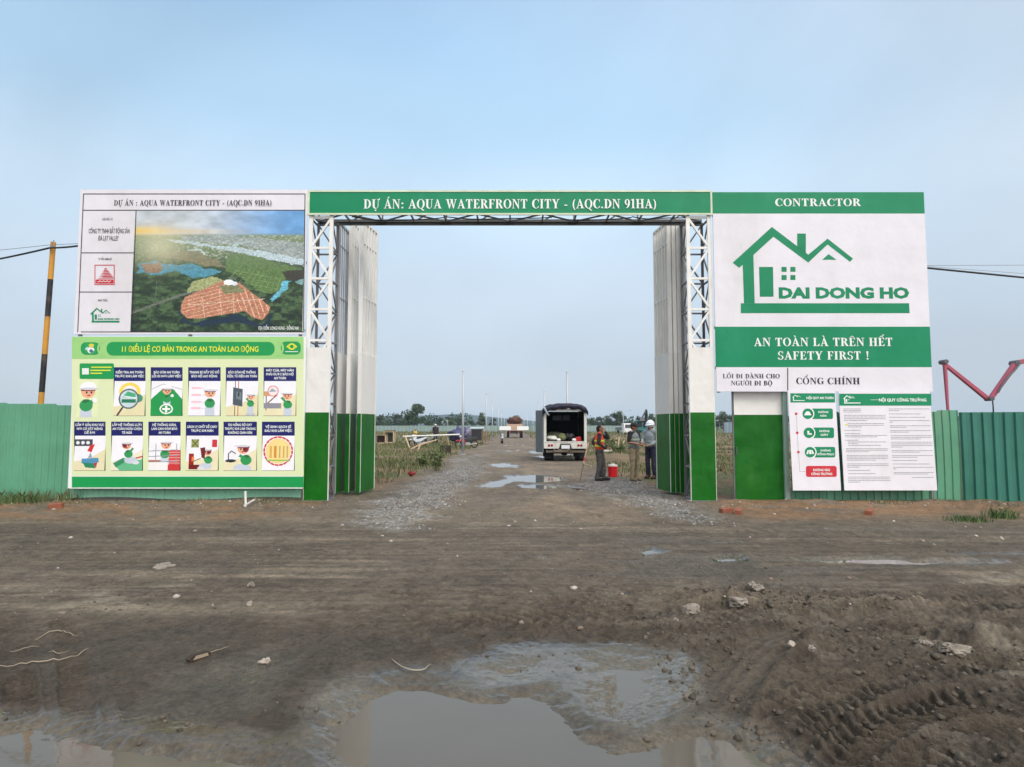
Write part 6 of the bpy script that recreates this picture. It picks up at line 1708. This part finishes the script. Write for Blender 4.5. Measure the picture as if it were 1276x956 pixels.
for px, lb in ((629.5, 'white board on posts left of the far tipper'), (651.5, 'white board on posts right of the far tipper')):
    D = 86; o = empty('roadside_board', gg(px, D)); tag(o, lb, 'board')
    MB().box2((-.78, -.02, 1.15), (.78, .02, 1.68)).build('panel', S('panel_white', (226, 230, 230), rough=.5, var=.05), o, local=True)
    m_ = MB(); [m_.box2((x - .04, .021, 0), (x + .04, .08, 1.6)) for x in (-.6, .6)]; m_.build('posts', STEEL, o, local=True)
D = 128; o = empty('white_truck', gg(783.5, D), rad(8)); tag(o, 'white cabbed truck parked in the right field behind the people', 'truck')
m_ = MB().prism_x([(0, .45), (-.1, 1.3), (.15, 2.25), (1.7, 2.3), (1.7, .45)], -1.0, 1.0); m_.build('cab', S('truck_white', (224, 226, 228), rough=.4, var=.05), o, local=True, bevel=.08)
m_ = MB().add([(-.86, -.10, 1.32), (.86, -.10, 1.32), (.80, .10, 2.08), (-.80, .10, 2.08)], [(0, 1, 2, 3)]); m_.build('windscreen', GLS, o, local=True)
m_ = MB().box2((-1.05, 1.9, .9), (1.05, 6, 1.5)); m_.build('flat_bed', S('bed_grey', (120, 124, 126)), o, local=True)
for s_ in (-1, 1):
    wheel(o, (s_ * .85, .7, .45), .45, .28); wheel(o, (s_ * .85, 4.6, .45), .45, .28); MB().ball((s_ * .7, -.05, .75), (.16, .06, .12)).build('headlamp', S('lamp_lens', (200, 206, 210)), o, local=True)
D = 98; o = empty('excavator', gg(800, D)); tag(o, 'teal excavator with its dark arm raised behind the helmeted person', 'excavator')
TEAL = S('teal_paint', (50, 112, 112), rough=.5, var=.15)
m_ = MB()
for x in (-.9, .9): m_.prism_x([(-1.5, .25), (-1.2, 0), (1.2, 0), (1.5, .25), (1.5, .5), (1.2, .75), (-1.2, .75), (-1.5, .5)], x - .25, x + .25)
m_.build('tracks', RUB, o, local=True)
m_ = MB().box2((-1.1, -.4, .9), (1.1, 1.8, 1.9)); m_.tube((0, 0, .6), (0, 0, .92), .6, n=16); m_.build('upper_body', TEAL, o, local=True, bevel=.08)
m_ = MB().box2((-1.1, -1.2, .95), (-.2, .2, 2.5)); m_.build('cab', TEAL, o, local=True, bevel=.08)
m_ = MB().box2((-1.02, -1.215, 1.5), (-.28, -1.205, 2.35)); m_.build('cab_glass', GLS, o, local=True)
m_ = MB().path([(.3, -.4, 1.6), (.45, -.9, 3.2), (.3, -1.6, 4.1)], [.22, .26, .16], 8); m_.build('boom', S('boom_dark', (48, 58, 66), rough=.5), o, local=True)
m_ = MB().path([(.3, -1.6, 4.1), (-.1, -2.1, 3.5), (-.5, -2.4, 2.9)], [.14, .12, .10], 8); m_.prism_x([(-2.3, 2.2), (-2.9, 2.4), (-2.6, 2.95), (-2.3, 2.9)], -.9, -.2); m_.build('arm_and_bucket', S('boom_dark', (48, 58, 66)), o, local=True)
D = 120; o = empty('street_lamp', gg(776.5, D)); tag(o, 'twin armed street lamp standing among the right hand trees', 'street lamp')
m_ = MB().tube((0, 0, 0), (0, 0, 4.2), .10, .06); m_.build('post', PGAL, o, local=True)
m_ = MB()
for s_ in (-1, 1): m_.path([(0, 0, 4.1), (s_ * .5, 0, 4.45), (s_ * 1.3, 0, 4.6)], .035)
m_.build('arms', PGAL, o, local=True)
for s_ in (-1, 1): MB().ball((s_ * 1.4, 0, 4.6), (.25, .1, .06)).build('lamp_head', PGAL, o, local=True)
# ------------------------------------------------------------------ concrete pump beyond the right fence
PRED = S('pump_red', (166, 74, 96), rough=.5, var=.15)
D = 62
o = empty('concrete_pump', P(1265, 532, D) * 1.0); o.location.z = 0; tag(o, 'folded red concrete pump boom rising beyond the right fence', 'concrete pump')
J0, J1, J2, J3, J4 = P(1182.5, 531, D), P(1177, 451, D), P(1234, 497, D), P(1266, 452.5, D), P(1330, 440, D)
def boom(a, b_, w0, w1, nm):
    d = (b_ - a); rot = d.to_track_quat('Y', 'X').to_matrix(); L = d.length
    m_ = MB(); vs = []
    for t, w in ((0, w0), (1, w1)):
        for sx, sz in ((-1, -1), (1, -1), (1, 1), (-1, 1)): vs.append(a + d * t + rot @ Vector((sx * w * .45, 0, sz * w / 2)))
    m_.add(vs, [(0, 1, 2, 3), (7, 6, 5, 4), (0, 4, 5, 1), (1, 5, 6, 2), (2, 6, 7, 3), (3, 7, 4, 0)])
    return m_.build(nm, PRED, o, bevel=.03)
boom(J1, J0, .32, .18, 'boom_section'); boom(J2 + Vector((0, .35, 0)), J1 + Vector((0, .35, 0)), .42, .34, 'boom_section'); boom(J2, J3, .40, .50, 'boom_section'); boom(J3 + Vector((0, .4, 0)), J4 + Vector((0, .4, 0)), .5, .6, 'boom_section')
for j, r in ((J1, .22), (J2, .22), (J3, .28)):
    m_ = MB().tube(j - Vector((0, .3, 0)), j + Vector((0, .6, 0)), r, n=14); m_.build('boom_joint', DSTEEL, o)
m_ = MB().path([J2 + Vector((0, -.25, .1)), J2 + Vector((.05, -.25, -.9)), J2 + Vector((0, -.25, -2.6))], .07); m_.build('end_hose', RUB, o)
m_ = MB().path([P(1244, 489, D - .4), P(1250, 478, D - .4), P(1256, 470, D - .4), P(1264, 462, D - .4), P(1272, 452, D - .4)], .09); m_.build('delivery_pipe', DSTEEL, o)
m_ = MB().bar(J4 + Vector((0, .4, 0)), Vector((J4.x, D + .4, 1.6)), .6); m_.build('mast', PRED, o)
m_ = MB().box2((J4.x - 5, D - .8, .6), (J4.x + 3, D + 1.6, 1.6)); m_.build('truck_bed', DSTEEL, o)
# ------------------------------------------------------------------ far trees, shrubs, walls, buildings
rng = np.random.default_rng(7)
LEAF = M('foliage', (1, 1, 1), .8, .25, 1.2, tint=True)
BARK = S('bark', (84, 70, 56), rough=.95, var=.3)
def leaf_cloud(blobs, n, size, cols, seed, flat=.0):
    """leaf clumps: small tilted quads filling the blobs' volume, thicker towards their skins"""
    r = np.random.default_rng(seed)
    vol = np.array([b_[3] * b_[4] * b_[5] for b_ in blobs]); which = r.choice(len(blobs), n, p=vol / vol.sum())
    B_ = np.array(blobs)[which]
    d = r.normal(size=(n, 3)); d /= np.linalg.norm(d, axis=1, keepdims=True)
    rad_ = r.random(n) ** .38
    c = B_[:, :3] + d * B_[:, 3:] * rad_[:, None]
    c += r.normal(size=(n, 3)) * size * .5
    a = r.normal(size=(n, 3)); a /= np.linalg.norm(a, axis=1, keepdims=True)
    b2 = np.cross(a, r.normal(size=(n, 3))); b2 /= np.linalg.norm(b2, axis=1, keepdims=True)
    s_ = size * (.5 + r.random(n))
    v = np.stack([c - a * s_[:, None], c + b2 * s_[:, None] * .55, c + a * s_[:, None], c - b2 * s_[:, None] * .55], 1).reshape(-1, 3)
    f = np.arange(n * 4).reshape(-1, 4)
    k = r.random(n)[:, None]
    col = (np.array(cols[0]) * (1 - k) + np.array(cols[1]) * k) * (.7 + .6 * r.random(n)[:, None])
    return v, f, np.repeat(col, 4, 0)
TREEC = [((.030, .060, .024), (.075, .115, .045)), ((.028, .05, .028), (.055, .09, .045)), ((.045, .07, .025), (.10, .13, .05))]
def make_tree(kind):
    o = empty('tree', (0, 0, 0)); r = random.Random(kind * 3 + 1)
    h = [10, 6.5, 7.5, 5][kind]
    blobs = []
    nb = [16, 9, 10, 7][kind]
    for k in range(nb):
        t = r.random(); z = h * (.32 + .58 * t); rr_ = h * [.30, .34, .22, .42][kind] * math.sqrt(max(.05, 1 - abs(2 * t - .8) ** 1.5 * .8))
        a_ = r.random() * 6.28; q = rr_ * r.uniform(.2, .85)
        s_ = h * r.uniform(.10, .19)
        blobs.append((q * math.cos(a_), q * math.sin(a_), z, s_ * 1.15, s_ * 1.15, s_ * .8))
    v, f, c = leaf_cloud(blobs, [2600, 1500, 1500, 1100][kind], h * .032, TREEC[kind % 3], kind + 40)
    link('crown', np_mesh('crown', v, f, c), LEAF, o)
    m_ = MB().path([(0, 0, -.2), (.1, .05, h * .2), (0, .1, h * .45), (.05, 0, h * .7)], [h * .03, h * .024, h * .017, h * .008], 8)
    for k in range(6):
        b_ = blobs[k]; z = h * (.22 + .05 * k); m_.path([(0, 0, z), (b_[0] * .5, b_[1] * .5, (z + b_[2]) / 2), (b_[0], b_[1], b_[2])], [h * .012, h * .008, h * .004], 6)
    m_.build('trunk', BARK, o, local=True)
    return o
PROTO = {}
def plant_tree(kind, px, D, s_, label, cat='tree', rz=0):
    if kind not in PROTO: o = PROTO[kind] = make_tree(kind)
    else: o = copy_tree(PROTO[kind])
    x = (px - CX) / F * D
    o.location = (x, D, gz(x, D)); o.scale = (s_ * 1.1, s_ * 1.1, s_); o.rotation_euler.z = rz
    tag(o, label, cat, 'trees along the far edge of the fields')
plant_tree(0, 519, 225, 1.0, 'biggest round tree of the far row, above the white barrier', rz=1)
LT = [(472, 215, .85, 1), (483, 220, .7, 3), (497, 215, .95, 1), (507, 225, .8, 2), (534, 228, .75, 3), (548, 230, .8, 1), (563, 235, .7, 2), (574, 232, .8, 1), (588, 236, .8, 3), (600, 240, .95, 2), (614, 245, .8, 1)]
for i, (px, D, s_, k) in enumerate(LT):
    plant_tree(k, px, D, s_, '%s smaller tree of the far row, counted from the left gate leaf' % ['first', 'second', 'third', 'fourth', 'fifth', 'sixth', 'seventh', 'eighth', 'ninth', 'tenth', 'eleventh'][i], rz=i * 1.3)
RT = [(738, 240, .7, 2), (747, 235, .85, 1), (757, 240, .8, 2), (765, 225, 1.05, 1), (772, 228, 1.0, 2), (786, 235, .8, 3), (797, 235, .85, 1), (811, 240, .9, 2), (893, 240, .9, 1), (901, 235, 1.0, 2), (909, 238, .95, 1)]
for i, (px, D, s_, k) in enumerate(RT):
    if px < 880: lb = '%s tree of the far row right of the lorry, counted towards the gate' % ['first', 'second', 'third', 'fourth', 'fifth', 'sixth', 'seventh', 'eighth'][i]
    else: lb = '%s far tree seen through the walkway gap' % {893: 'leftmost', 901: 'middle', 909: 'rightmost'}[px]
    plant_tree(k, px, D, s_, lb, rz=i * 1.7)
plant_tree(3, 644, 130, .78, 'low dark tree over the far tipper down the lane', rz=2)
# the continuous wood farther off
bl_ = []
for x in np.linspace(-330, 330, 170):
    if -18 < x < 26: continue
    bl_.append((x + rng.normal() * 2, 300 + rng.normal() * 12, 2.8 + rng.random() * 1.6, 4.5, 3, 2.4 + rng.random() * 2.2 * (1 if x < 0 else .7)))
v, f, c = leaf_cloud(bl_, 22000, .6, TREEC[1], 77)
tag(link('distant_woods', np_mesh('distant_woods', v, f, c), LEAF), 'dark hedge line of scrub and woods across the far fields', 'woods', None, 'stuff')
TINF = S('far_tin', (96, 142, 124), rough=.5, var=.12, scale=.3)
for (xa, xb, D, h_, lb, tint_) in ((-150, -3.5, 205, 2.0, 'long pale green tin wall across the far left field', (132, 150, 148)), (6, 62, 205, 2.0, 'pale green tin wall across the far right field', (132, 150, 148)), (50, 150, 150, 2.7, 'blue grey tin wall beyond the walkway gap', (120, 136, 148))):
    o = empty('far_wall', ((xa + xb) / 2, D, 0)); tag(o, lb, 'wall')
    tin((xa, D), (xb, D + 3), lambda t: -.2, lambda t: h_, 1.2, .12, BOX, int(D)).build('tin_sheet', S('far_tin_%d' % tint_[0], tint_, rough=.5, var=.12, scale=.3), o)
    m_ = MB()
    for k in range(int((xb - xa) / 4)): m_.box2((xa + 4 * k, D + 3.2, 0), (xa + 4 * k + .1, D + 3.3, h_ - .1))
    m_.build('posts', STEEL, o)
# block on the hillside
def block(px, D, z0, w, h, label, nfl, ncol, col):
    x = (px - CX) / F * D; o = empty('hillside_building', (x, D, z0)); tag(o, label, 'building')
    MB().box2((-w / 2, 0, -6), (w / 2, 14, h)).build('wall', S('block_%d' % col[0], col, rough=.8, var=.08, scale=.2), o, local=True)
    MB().box2((-w / 2 - .4, -.4, h + .01), (w / 2 + .4, 14.4, h + .8)).build('roof', S('block_roof', (150, 146, 140), rough=.8), o, local=True)
    for i in range(nfl):
        for j in range(ncol):
            cx = -w / 2 + w * (j + .5) / ncol; cz = h * (i + .5) / nfl
            MB().box2((cx - w / ncol * .28, -.06, cz - h / nfl * .25), (cx + w / ncol * .28, -.01, cz + h / nfl * .25)).build('window', GLS, o, local=True)
block(554, 1330, 2, 17, 15, 'pale low block on the hillside above the barrier, left of its neighbour', 4, 6, (206, 210, 212))
block(565, 1345, 2, 15, 11, 'second pale block on the hillside, nearer the first left pole', 3, 5, (196, 200, 206))
# ------------------------------------------------------------------ grass and weeds
GRASS = M('grass_blades', (1, 1, 1), .8, .2, 1.0, tint=True)
def blades(px, py_, pz, h, w, cols, seed):
    r = np.random.default_rng(seed); n = len(px)
    a_ = r.random(n) * 6.283; lean = h * (.25 + .5 * r.random(n)); la = r.random(n) * 6.283
    bx, by = np.cos(a_) * w / 2, np.sin(a_) * w / 2
    mx_, my_ = px + np.cos(la) * lean * .35, py_ + np.sin(la) * lean * .35
    tx_, ty_ = px + np.cos(la) * lean, py_ + np.sin(la) * lean
    v = np.stack([np.stack([px - bx, py_ - by, pz - .01], 1), np.stack([px + bx, py_ + by, pz - .01], 1), np.stack([mx_ + bx * .7, my_ + by * .7, pz + h * .6], 1), np.stack([tx_, ty_, pz + h], 1), np.stack([mx_ - bx * .7, my_ - by * .7, pz + h * .6], 1)], 1).reshape(-1, 3)
    f = np.arange(n * 5).reshape(-1, 5)
    k = r.random(n)[:, None]; kk = r.random(n)
    col = np.array(cols[0]) * (1 - k) + np.array(cols[1]) * k
    col = np.where((kk < .22)[:, None], np.array(cols[2]) * (.7 + .6 * k), col)
    return v, f, np.repeat(col, 5, 0)
def field(n, x0, x1, y0, y1, keep, seed, hmul=1.0):
    r = np.random.default_rng(seed)
    y = y0 * (y1 / y0) ** r.random(n); x = x0 + (x1 - x0) * r.random(n)
    m = keep(x, y) > r.random(n)
    x, y = x[m], y[m]
    z = ground_fields(x, y)[0]
    h = (.10 + .22 * r.random(len(x)) ** 2) * hmul; w = .010 + .0011 * y
    return x, y, z, h, w
def kp(x, y):
    e = np.abs(x - .12)
    e = e + sst(36, 60, y) * .9
    return sst(3.0, 4.4, e + .8 * fbm(x * .4, y * .4, 185, 3)) * sst(-.25, .25, fbm(x * .35, y * .35, 191, 5) + np.where(x < 0, .14, -.06) + .22 * sst(30, 60, y)) * sst(15, 19, y + np.where(x > 0, -3.5, 0))
VS, FS, CS = [], [], []; off = 0
GC = [(.075, .105, .034), (.150, .165, .065), (.25, .20, .115)]
for (n_, a_, c_, y0, y1, sd, hm_) in ((25000, -16, -2.6, 17, 60, 1, .75), (30000, 2.8, 18, 19, 70, 2, .7), (26000, -60, 60, 50, 200, 3, 1.5)):
    x, y, z, h, w = field(n_, a_, c_, y0, y1, kp, sd, hm_)
    v, f, c = blades(x, y, z, h, w, GC, sd + 10)
    VS.append(v); FS.append(f + off); CS.append(c); off += len(v)
tag(link('field_grass', np_mesh('field_grass', np.vstack(VS), np.vstack(FS), np.vstack(CS)), GRASS), 'patchy green and straw coloured grass over the fields behind the gate', 'grass', None, 'stuff')
# verge grass in front of the fences
VS, FS, CS = [], [], []; off = 0
r = np.random.default_rng(31)
for (x0, x1, n_, yc, hh, sd) in ((-12, -9.3, 900, 13.75, .22, 41), (-9.3, -4.0, 500, 13.35, .07, 42), (6.2, 9.6, 500, 13.2, .05, 43), (9.2, 14, 400, 12.7, .06, 44)):
    x = x0 + (x1 - x0) * r.random(n_); y = yc + r.normal(size=n_) * .22
    keep = fbm(x * 1.3, y * 1.3, sd, 4) > -.05; x, y = x[keep], y[keep]
    z = ground_fields(x, y)[0]
    v, f, c = blades(x, y, z, hh * (.4 + r.random(len(x))), np.full(len(x), .016), GC, sd)
    VS.append(v); FS.append(f + off); CS.append(c); off += len(v)
tag(link('verge_grass', np_mesh('verge_grass', np.vstack(VS), np.vstack(FS), np.vstack(CS)), GRASS), 'short grass and straw along the foot of the fences', 'grass', None, 'stuff')
def tuft(name, label, x, y, n_, sp, h, cols, seed, w=.016, cat='grass tuft'):
    r = np.random.default_rng(seed)
    px = r.normal(size=n_) * sp; py_ = r.normal(size=n_) * sp * .7
    z0 = gz(x, y); z = ground_fields(x + px, y + py_)[0] - z0
    v, f, c = blades(px, py_, z, h * (.4 + .8 * r.random(n_)), np.full(n_, w), cols, seed)
    o = link(name, np_mesh(name, v, f, c), GRASS); o.location = (x, y, z0)
    return tag(o, label, cat)
FG = [(.045, .105, .025), (.10, .17, .05), (.15, .16, .07)]
g_ = G(1208, 650); tuft('grass_tuft', 'bright green grass tuft on the red earth below the rules boards', g_.x, g_.y, 200, .17, .10, FG, 61)
g_ = G(1247, 646); tuft('grass_tuft', 'taller grass tuft at the foot of the dark blue green fence', g_.x, g_.y, 200, .15, .16, FG, 62)
g_ = G(20, 630); tuft('grass_tuft', 'grass tuft against the mid green fence below the striped pole', g_.x, g_.y, 220, .25, .20, FG, 63)
def weed(label, px, D, h, spread, n_, seed):
    r = random.Random(seed); o = empty('weed_plant', gg(px, D)); tag(o, label, 'weed')
    m_ = MB(); bl2 = []
    for k in range(9):
        a_ = r.random() * 6.28; q = spread * r.random(); t = (q * math.cos(a_), q * math.sin(a_), h * r.uniform(.6, 1.05))
        m_.path([(q * .3 * math.cos(a_), q * .3 * math.sin(a_), 0), (t[0] * .7, t[1] * .7, t[2] * .55), t], [.014, .011, .006], 5)
        for z in (.35, .6, .85, 1.0): bl2.append((t[0] * (.4 + .6 * z), t[1] * (.4 + .6 * z), t[2] * z, .14, .14, .12))
    m_.build('stems', S('weed_stem', (96, 100, 60), rough=.9), o, local=True)
    v, f, c = leaf_cloud(bl2, n_, .05, ((.075, .12, .038), (.17, .20, .08)), seed); link('leaves', np_mesh('leaves', v, f, c), LEAF, o)
weed('tall green weed clump at the gravel edge below the dark crate', 545, 23, .85, .36, 420, 5)
weed('low weed clump in the grass left of the tall one', 530, 26, .4, .5, 500, 6)
weed('weed clump behind the white plank and the cooler', 757, 42, .9, .7, 900, 7)
weed('low weed clump beneath the leaning stakes', 772, 38, .5, .6, 700, 8)
# ------------------------------------------------------------------ stones, bricks, scraps
def ico_lump(seed, sub=2):
    bm = bmesh.new(); bmesh.ops.create_icosphere(bm, subdivisions=sub, radius=1)
    v = np.array([q.co[:] for q in bm.verts]); f = np.array([[q.index for q in p.verts] for p in bm.faces]); bm.free()
    k = 1 + .75 * fbm(v[:, 0] * 1.3 + seed, v[:, 1] * 1.3 + v[:, 2], seed, 3) +   .35 * fbm(v[:, 0] * 3 + seed, v[:, 2] * 3 - v[:, 1] * 2, seed + 5, 3)
    return v * k[:, None], f
LUMPS = [ico_lump(s_, 1) for s_ in range(6)]
def scatter(n, pos, size, flat, cols, seed, sink=.35):
    r = np.random.default_rng(seed); VS, FS, CS = [], [], []; off = 0
    x, y = pos(r, n); z = ground_fields(x, y)[0]; s_ = size(r, len(x), x, y)
    k = r.integers(0, 6, len(x)); a_ = r.random(len(x)) * 6.283
    for j in range(6):
        m = k == j; v0, f0 = LUMPS[j]; cnt = int(m.sum())
        if not cnt: continue
        ca, sa = np.cos(a_[m])[:, None], np.sin(a_[m])[:, None]; sx = s_[m][:, None] * (.7 + .6 * r.random((cnt, 1)))
        X_ = (v0[None, :, 0] * ca - v0[None, :, 1] * sa) * sx + x[m][:, None]; Y_ = (v0[None, :, 0] * sa + v0[None, :, 1] * ca) * s_[m][:, None] + y[m][:, None]
        Z_ = v0[None, :, 2] * s_[m][:, None] * flat + z[m][:, None] + s_[m][:, None] * flat * (1 - 2 * sink)
        VS.append(np.stack([X_, Y_, Z_], -1).reshape(-1, 3)); FS.append((f0[None] + (np.arange(cnt) * len(v0))[:, None, None]).reshape(-1, 3) + off)
        t = r.random((cnt, 1)); c = (np.array(cols[0]) * (1 - t) + np.array(cols[1]) * t) * (.75 + .5 * r.random((cnt, 1)))
        CS.append(np.repeat(c, len(v0), 0)); off += cnt * len(v0)
    return np_mesh('scatter', np.vstack(VS), np.vstack(FS), np.vstack(CS))
STN = M('loose_stone', (1, 1, 1), .85, .3, 20, tint=True, bump=.004, bscale=60)
CLD = M('loose_clods', (1, 1, 1), .8, .35, 25, tint=True, bump=.006, bscale=70)
def pclod(r, n):
    x = r.uniform(.9, 5.5, n); y = 2.4 + 3.9 * r.random(n) ** .8
    m = (fbm(x * 1.5, y * 1.5, 71, 3) > -.12) & (x > 1.0 + .35 * (y < 3.3))
    return x[m], y[m]
me = scatter(6500, pclod, lambda r, n, x, y: .005 + .024 * r.random(n) ** 6, .65, [(.052, .042, .030), (.105, .088, .064)], 1, .45)
tag(link('clods', me, CLD), 'crumbled clods of mud over the churned ground at the right', 'clods', None, 'stuff')
def pcl2(r, n):
    x = r.uniform(-4.5, 3, n); y = 3.3 + 4.5 * r.random(n); m = fbm(x * .9, y * .9, 75, 3) > .1
    return x[m], y[m]
me = scatter(2600, pcl2, lambda r, n, x, y: .004 + .014 * r.random(n) ** 4, .7, [(.055, .045, .033), (.12, .10, .078)], 2)
tag(link('crumbs_of_mud', me, CLD), 'small crumbs of mud over the left and middle ground', 'mud', None, 'stuff')
GPOLY = [np.array(GP(q)) for q in ([(430, 656), (470, 628), (505, 610), (560, 585), (600, 572), (600, 590), (575, 612), (545, 640), (520, 660), (470, 662)], [(740, 592), (800, 600), (845, 622), (880, 640), (905, 655), (860, 655), (815, 640), (770, 622), (725, 605)])]
def pgrav(r, n):
    x = r.uniform(-4.5, 5, n); y = r.uniform(10, 26, n); m = np.zeros(n, bool)
    for q in GPOLY: m |= sdf(q, x, y) + .9 * fbm(x * 1.3, y * 1.3, 201, 5, .6) < -.1 - .35 * (r.random(n) - .5)
    return x[m], y[m]
me = scatter(24000, pgrav, lambda r, n, x, y: .008 + .020 * r.random(n) ** 2.5, .7, [(.14, .14, .14), (.33, .33, .325)], 3, .40)
tag(link('gravel', me, STN), 'grey crushed stone spread along both sides of the gateway', 'gravel', None, 'stuff')
def pbit(r, n):
    x = r.uniform(-14, 14, n); y = np.where(r.random(n) < .6, 12.9 + r.normal(size=n) * .35, r.uniform(5, 12, n)); m = (np.abs(x) > 3.6) | (y < 12)
    return x[m], y[m]
me = scatter(900, pbit, lambda r, n, x, y: .008 + .03 * r.random(n) ** 4, .6, [(.16, .11, .08), (.42, .38, .34)], 4)
tag(link('rubble', me, STN), 'small pale bits of rubble along the fence foot and the road', 'rubble', None, 'stuff')
SRK = S('pale_rock', (136, 128, 118), rough=.9, var=.25, scale=9, bump=.01, bscale=30, stain=lin((104, 94, 82)), stain_amt=.8, stain_scale=8)
def rock(px, py_, w, hh, label, seed, mat=SRK):
    g_ = G(px, py_); z = gz(g_.x, g_.y)
    lump('stone', label, 'stone', (g_.x, g_.y, z - w * hh * .45), (w, w * .75, w * hh), mat, seed, .75, 26, 18, seed, 9 if w < .12 else 5)
rock(860, 768, .085, .6, 'pale rounded stone at the left end of the churned ridge', 3)
rock(919, 759, .095, .6, 'pale angular stone in the middle of the churned ridge', 4)
rock(943, 742, .11, .4, 'flat pale stone farthest back on the churned ridge', 5)
rock(987, 820, .028, .8, 'small white stone left of the two by the curved track', 7, S('white_stone', (160, 150, 138), rough=.8, var=.1))
rock(1011, 823, .028, .8, 'small white stone right of its twin by the curved track', 8, S('white_stone', (160, 150, 138)))
rock(1190, 826, .10, .45, 'white chalky lump half buried right of the curved track', 9, S('chalk', (140, 132, 121), rough=.9, var=.3, scale=12, stain=lin((100, 86, 72)), stain_amt=.8, stain_scale=9))
rock(1153, 817, .05, .35, 'small pale flat stone just left of the chalky lump', 10)
rock(842, 781, .03, .7, 'small pale pebble below the left end of the ridge', 13)
rock(206, 706, .13, .18, 'flat pale stone lying alone on the left of the road', 14, S('chalk', (140, 132, 121)))
rock(313, 732, .05, .5, 'small pale lump on the road, upper of two', 15)
rock(311, 755, .05, .5, 'small tan lump on the road, lower of two', 16)
rock(331, 827, .04, .4, 'white crumb of plaster on the mud beside the puddle', 17, S('white_stone', (160, 150, 138)))
BRK = S('brick_red', (140, 82, 62), rough=.9, var=.25, scale=12, stain=lin((140, 110, 84)), stain_amt=.6, stain_scale=6)
for i, (px, py_, rz, lb) in enumerate(((905, 639, .3, 'red brick at the foot of the right gate column'), (1083, 642, .9, 'red brick on the verge below the site rules board'), (920, 641, 1.1, 'second red brick, lying below the walkway door'), (70, 634, .2, 'red brick fragment under the left edge of the safety poster'))):
    g_ = G(px, py_); o = MB().box((0, 0, .05), (.24, .12, .10)).build('brick', BRK, local=True, bevel=.008); o.location = (g_.x, g_.y, gz(g_.x, g_.y) - .012); o.rotation_euler = (.08, -.05, rz); tag(o, lb, 'brick', 'loose red bricks')
g_ = G(513, 594); lump('plastic_bag', 'crumpled red plastic bag by the rut left of the lane', 'bag', (g_.x, g_.y, gz(g_.x, g_.y) - .02), (.13, .09, .05), S('bag_red', (150, 50, 54), rough=.4, var=.2), 41, 1.2, 24, 16, 0, 5)
# scraps
g_ = G(306, 633); o = empty('white_bracket', (g_.x, g_.y, gz(g_.x, g_.y))); tag(o, 'bent white metal bracket standing below the safety poster', 'bracket')
MB().bar((0, 0, 0), (-.03, .03, .30), .035).build('upright', S('bracket_white', (214, 214, 210)), o, local=True); MB().bar((-.03, 0, .02), (.18, -.03, .14), .03).build('foot', S('bracket_white', (214, 214, 210)), o, local=True)
g_ = G(247, 825); o = empty('bark_chip', (g_.x, g_.y, gz(g_.x, g_.y) - .004), rad(60)); tag(o, 'split piece of bark with a pale face lying on the mud', 'wood chip')
m_ = MB().prism([(-.07, 0), (.07, .0), (.085, .022), (.05, .04), (-.04, .042), (-.08, .02)], -.018, .018); m_.build('dark_bark', S('bark_dark', (56, 44, 36), rough=.9, var=.3), o, local=True); m_ = MB().prism([(-.05, .012), (.06, .01), (.055, .030), (-.03, .034)], -.024, -.0185); m_.build('pale_face', S('bark_pale', (150, 136, 116), rough=.8, var=.2), o, local=True)
STRAW = S('dry_stalk', (146, 136, 116), rough=.8, var=.2)
def stalk(label, pts, r_):
    q = [gpt(*p_) for p_ in pts]; q = [Vector((p_[0], p_[1], gz(p_[0], p_[1]) + .012)) for p_ in smooth_line([(v.x, v.y) for v in q], 5)]
    c = sum(q, Vector()) / len(q)
    n_ = len(q); rr_ = [r_ * (1 - .5 * abs(2 * i / (n_ - 1) - 1)) for i in range(n_)]
    tag(MB().path(q, rr_, 6).build('dry_stalk', STRAW, origin=tuple(c), smooth=True), label, 'stalk', 'dry stalks on the mud')
stalk('longest dry stalk lying across the two wheel ruts', [(-20, 842), (25, 835), (60, 832), (88, 826), (110, 817)], .005)
stalk('arched dry stalk behind the longest one across the ruts', [(44, 806), (58, 796), (76, 792), (92, 797)], .005)
stalk('short straight stalk between the arched and longest ones', [(12, 820), (30, 816), (48, 814)], .003)
stalk('short stalk parallel to the longest one, above its right half', [(60, 822), (74, 821), (86, 817)], .003)
stalk('thin twig lying beside the split piece of bark', [(252, 823), (268, 818), (285, 813)], .003)
stalk('dark curved twig at the upper edge of the puddle', [(488, 828), (505, 838), (525, 840), (536, 833)], .006)
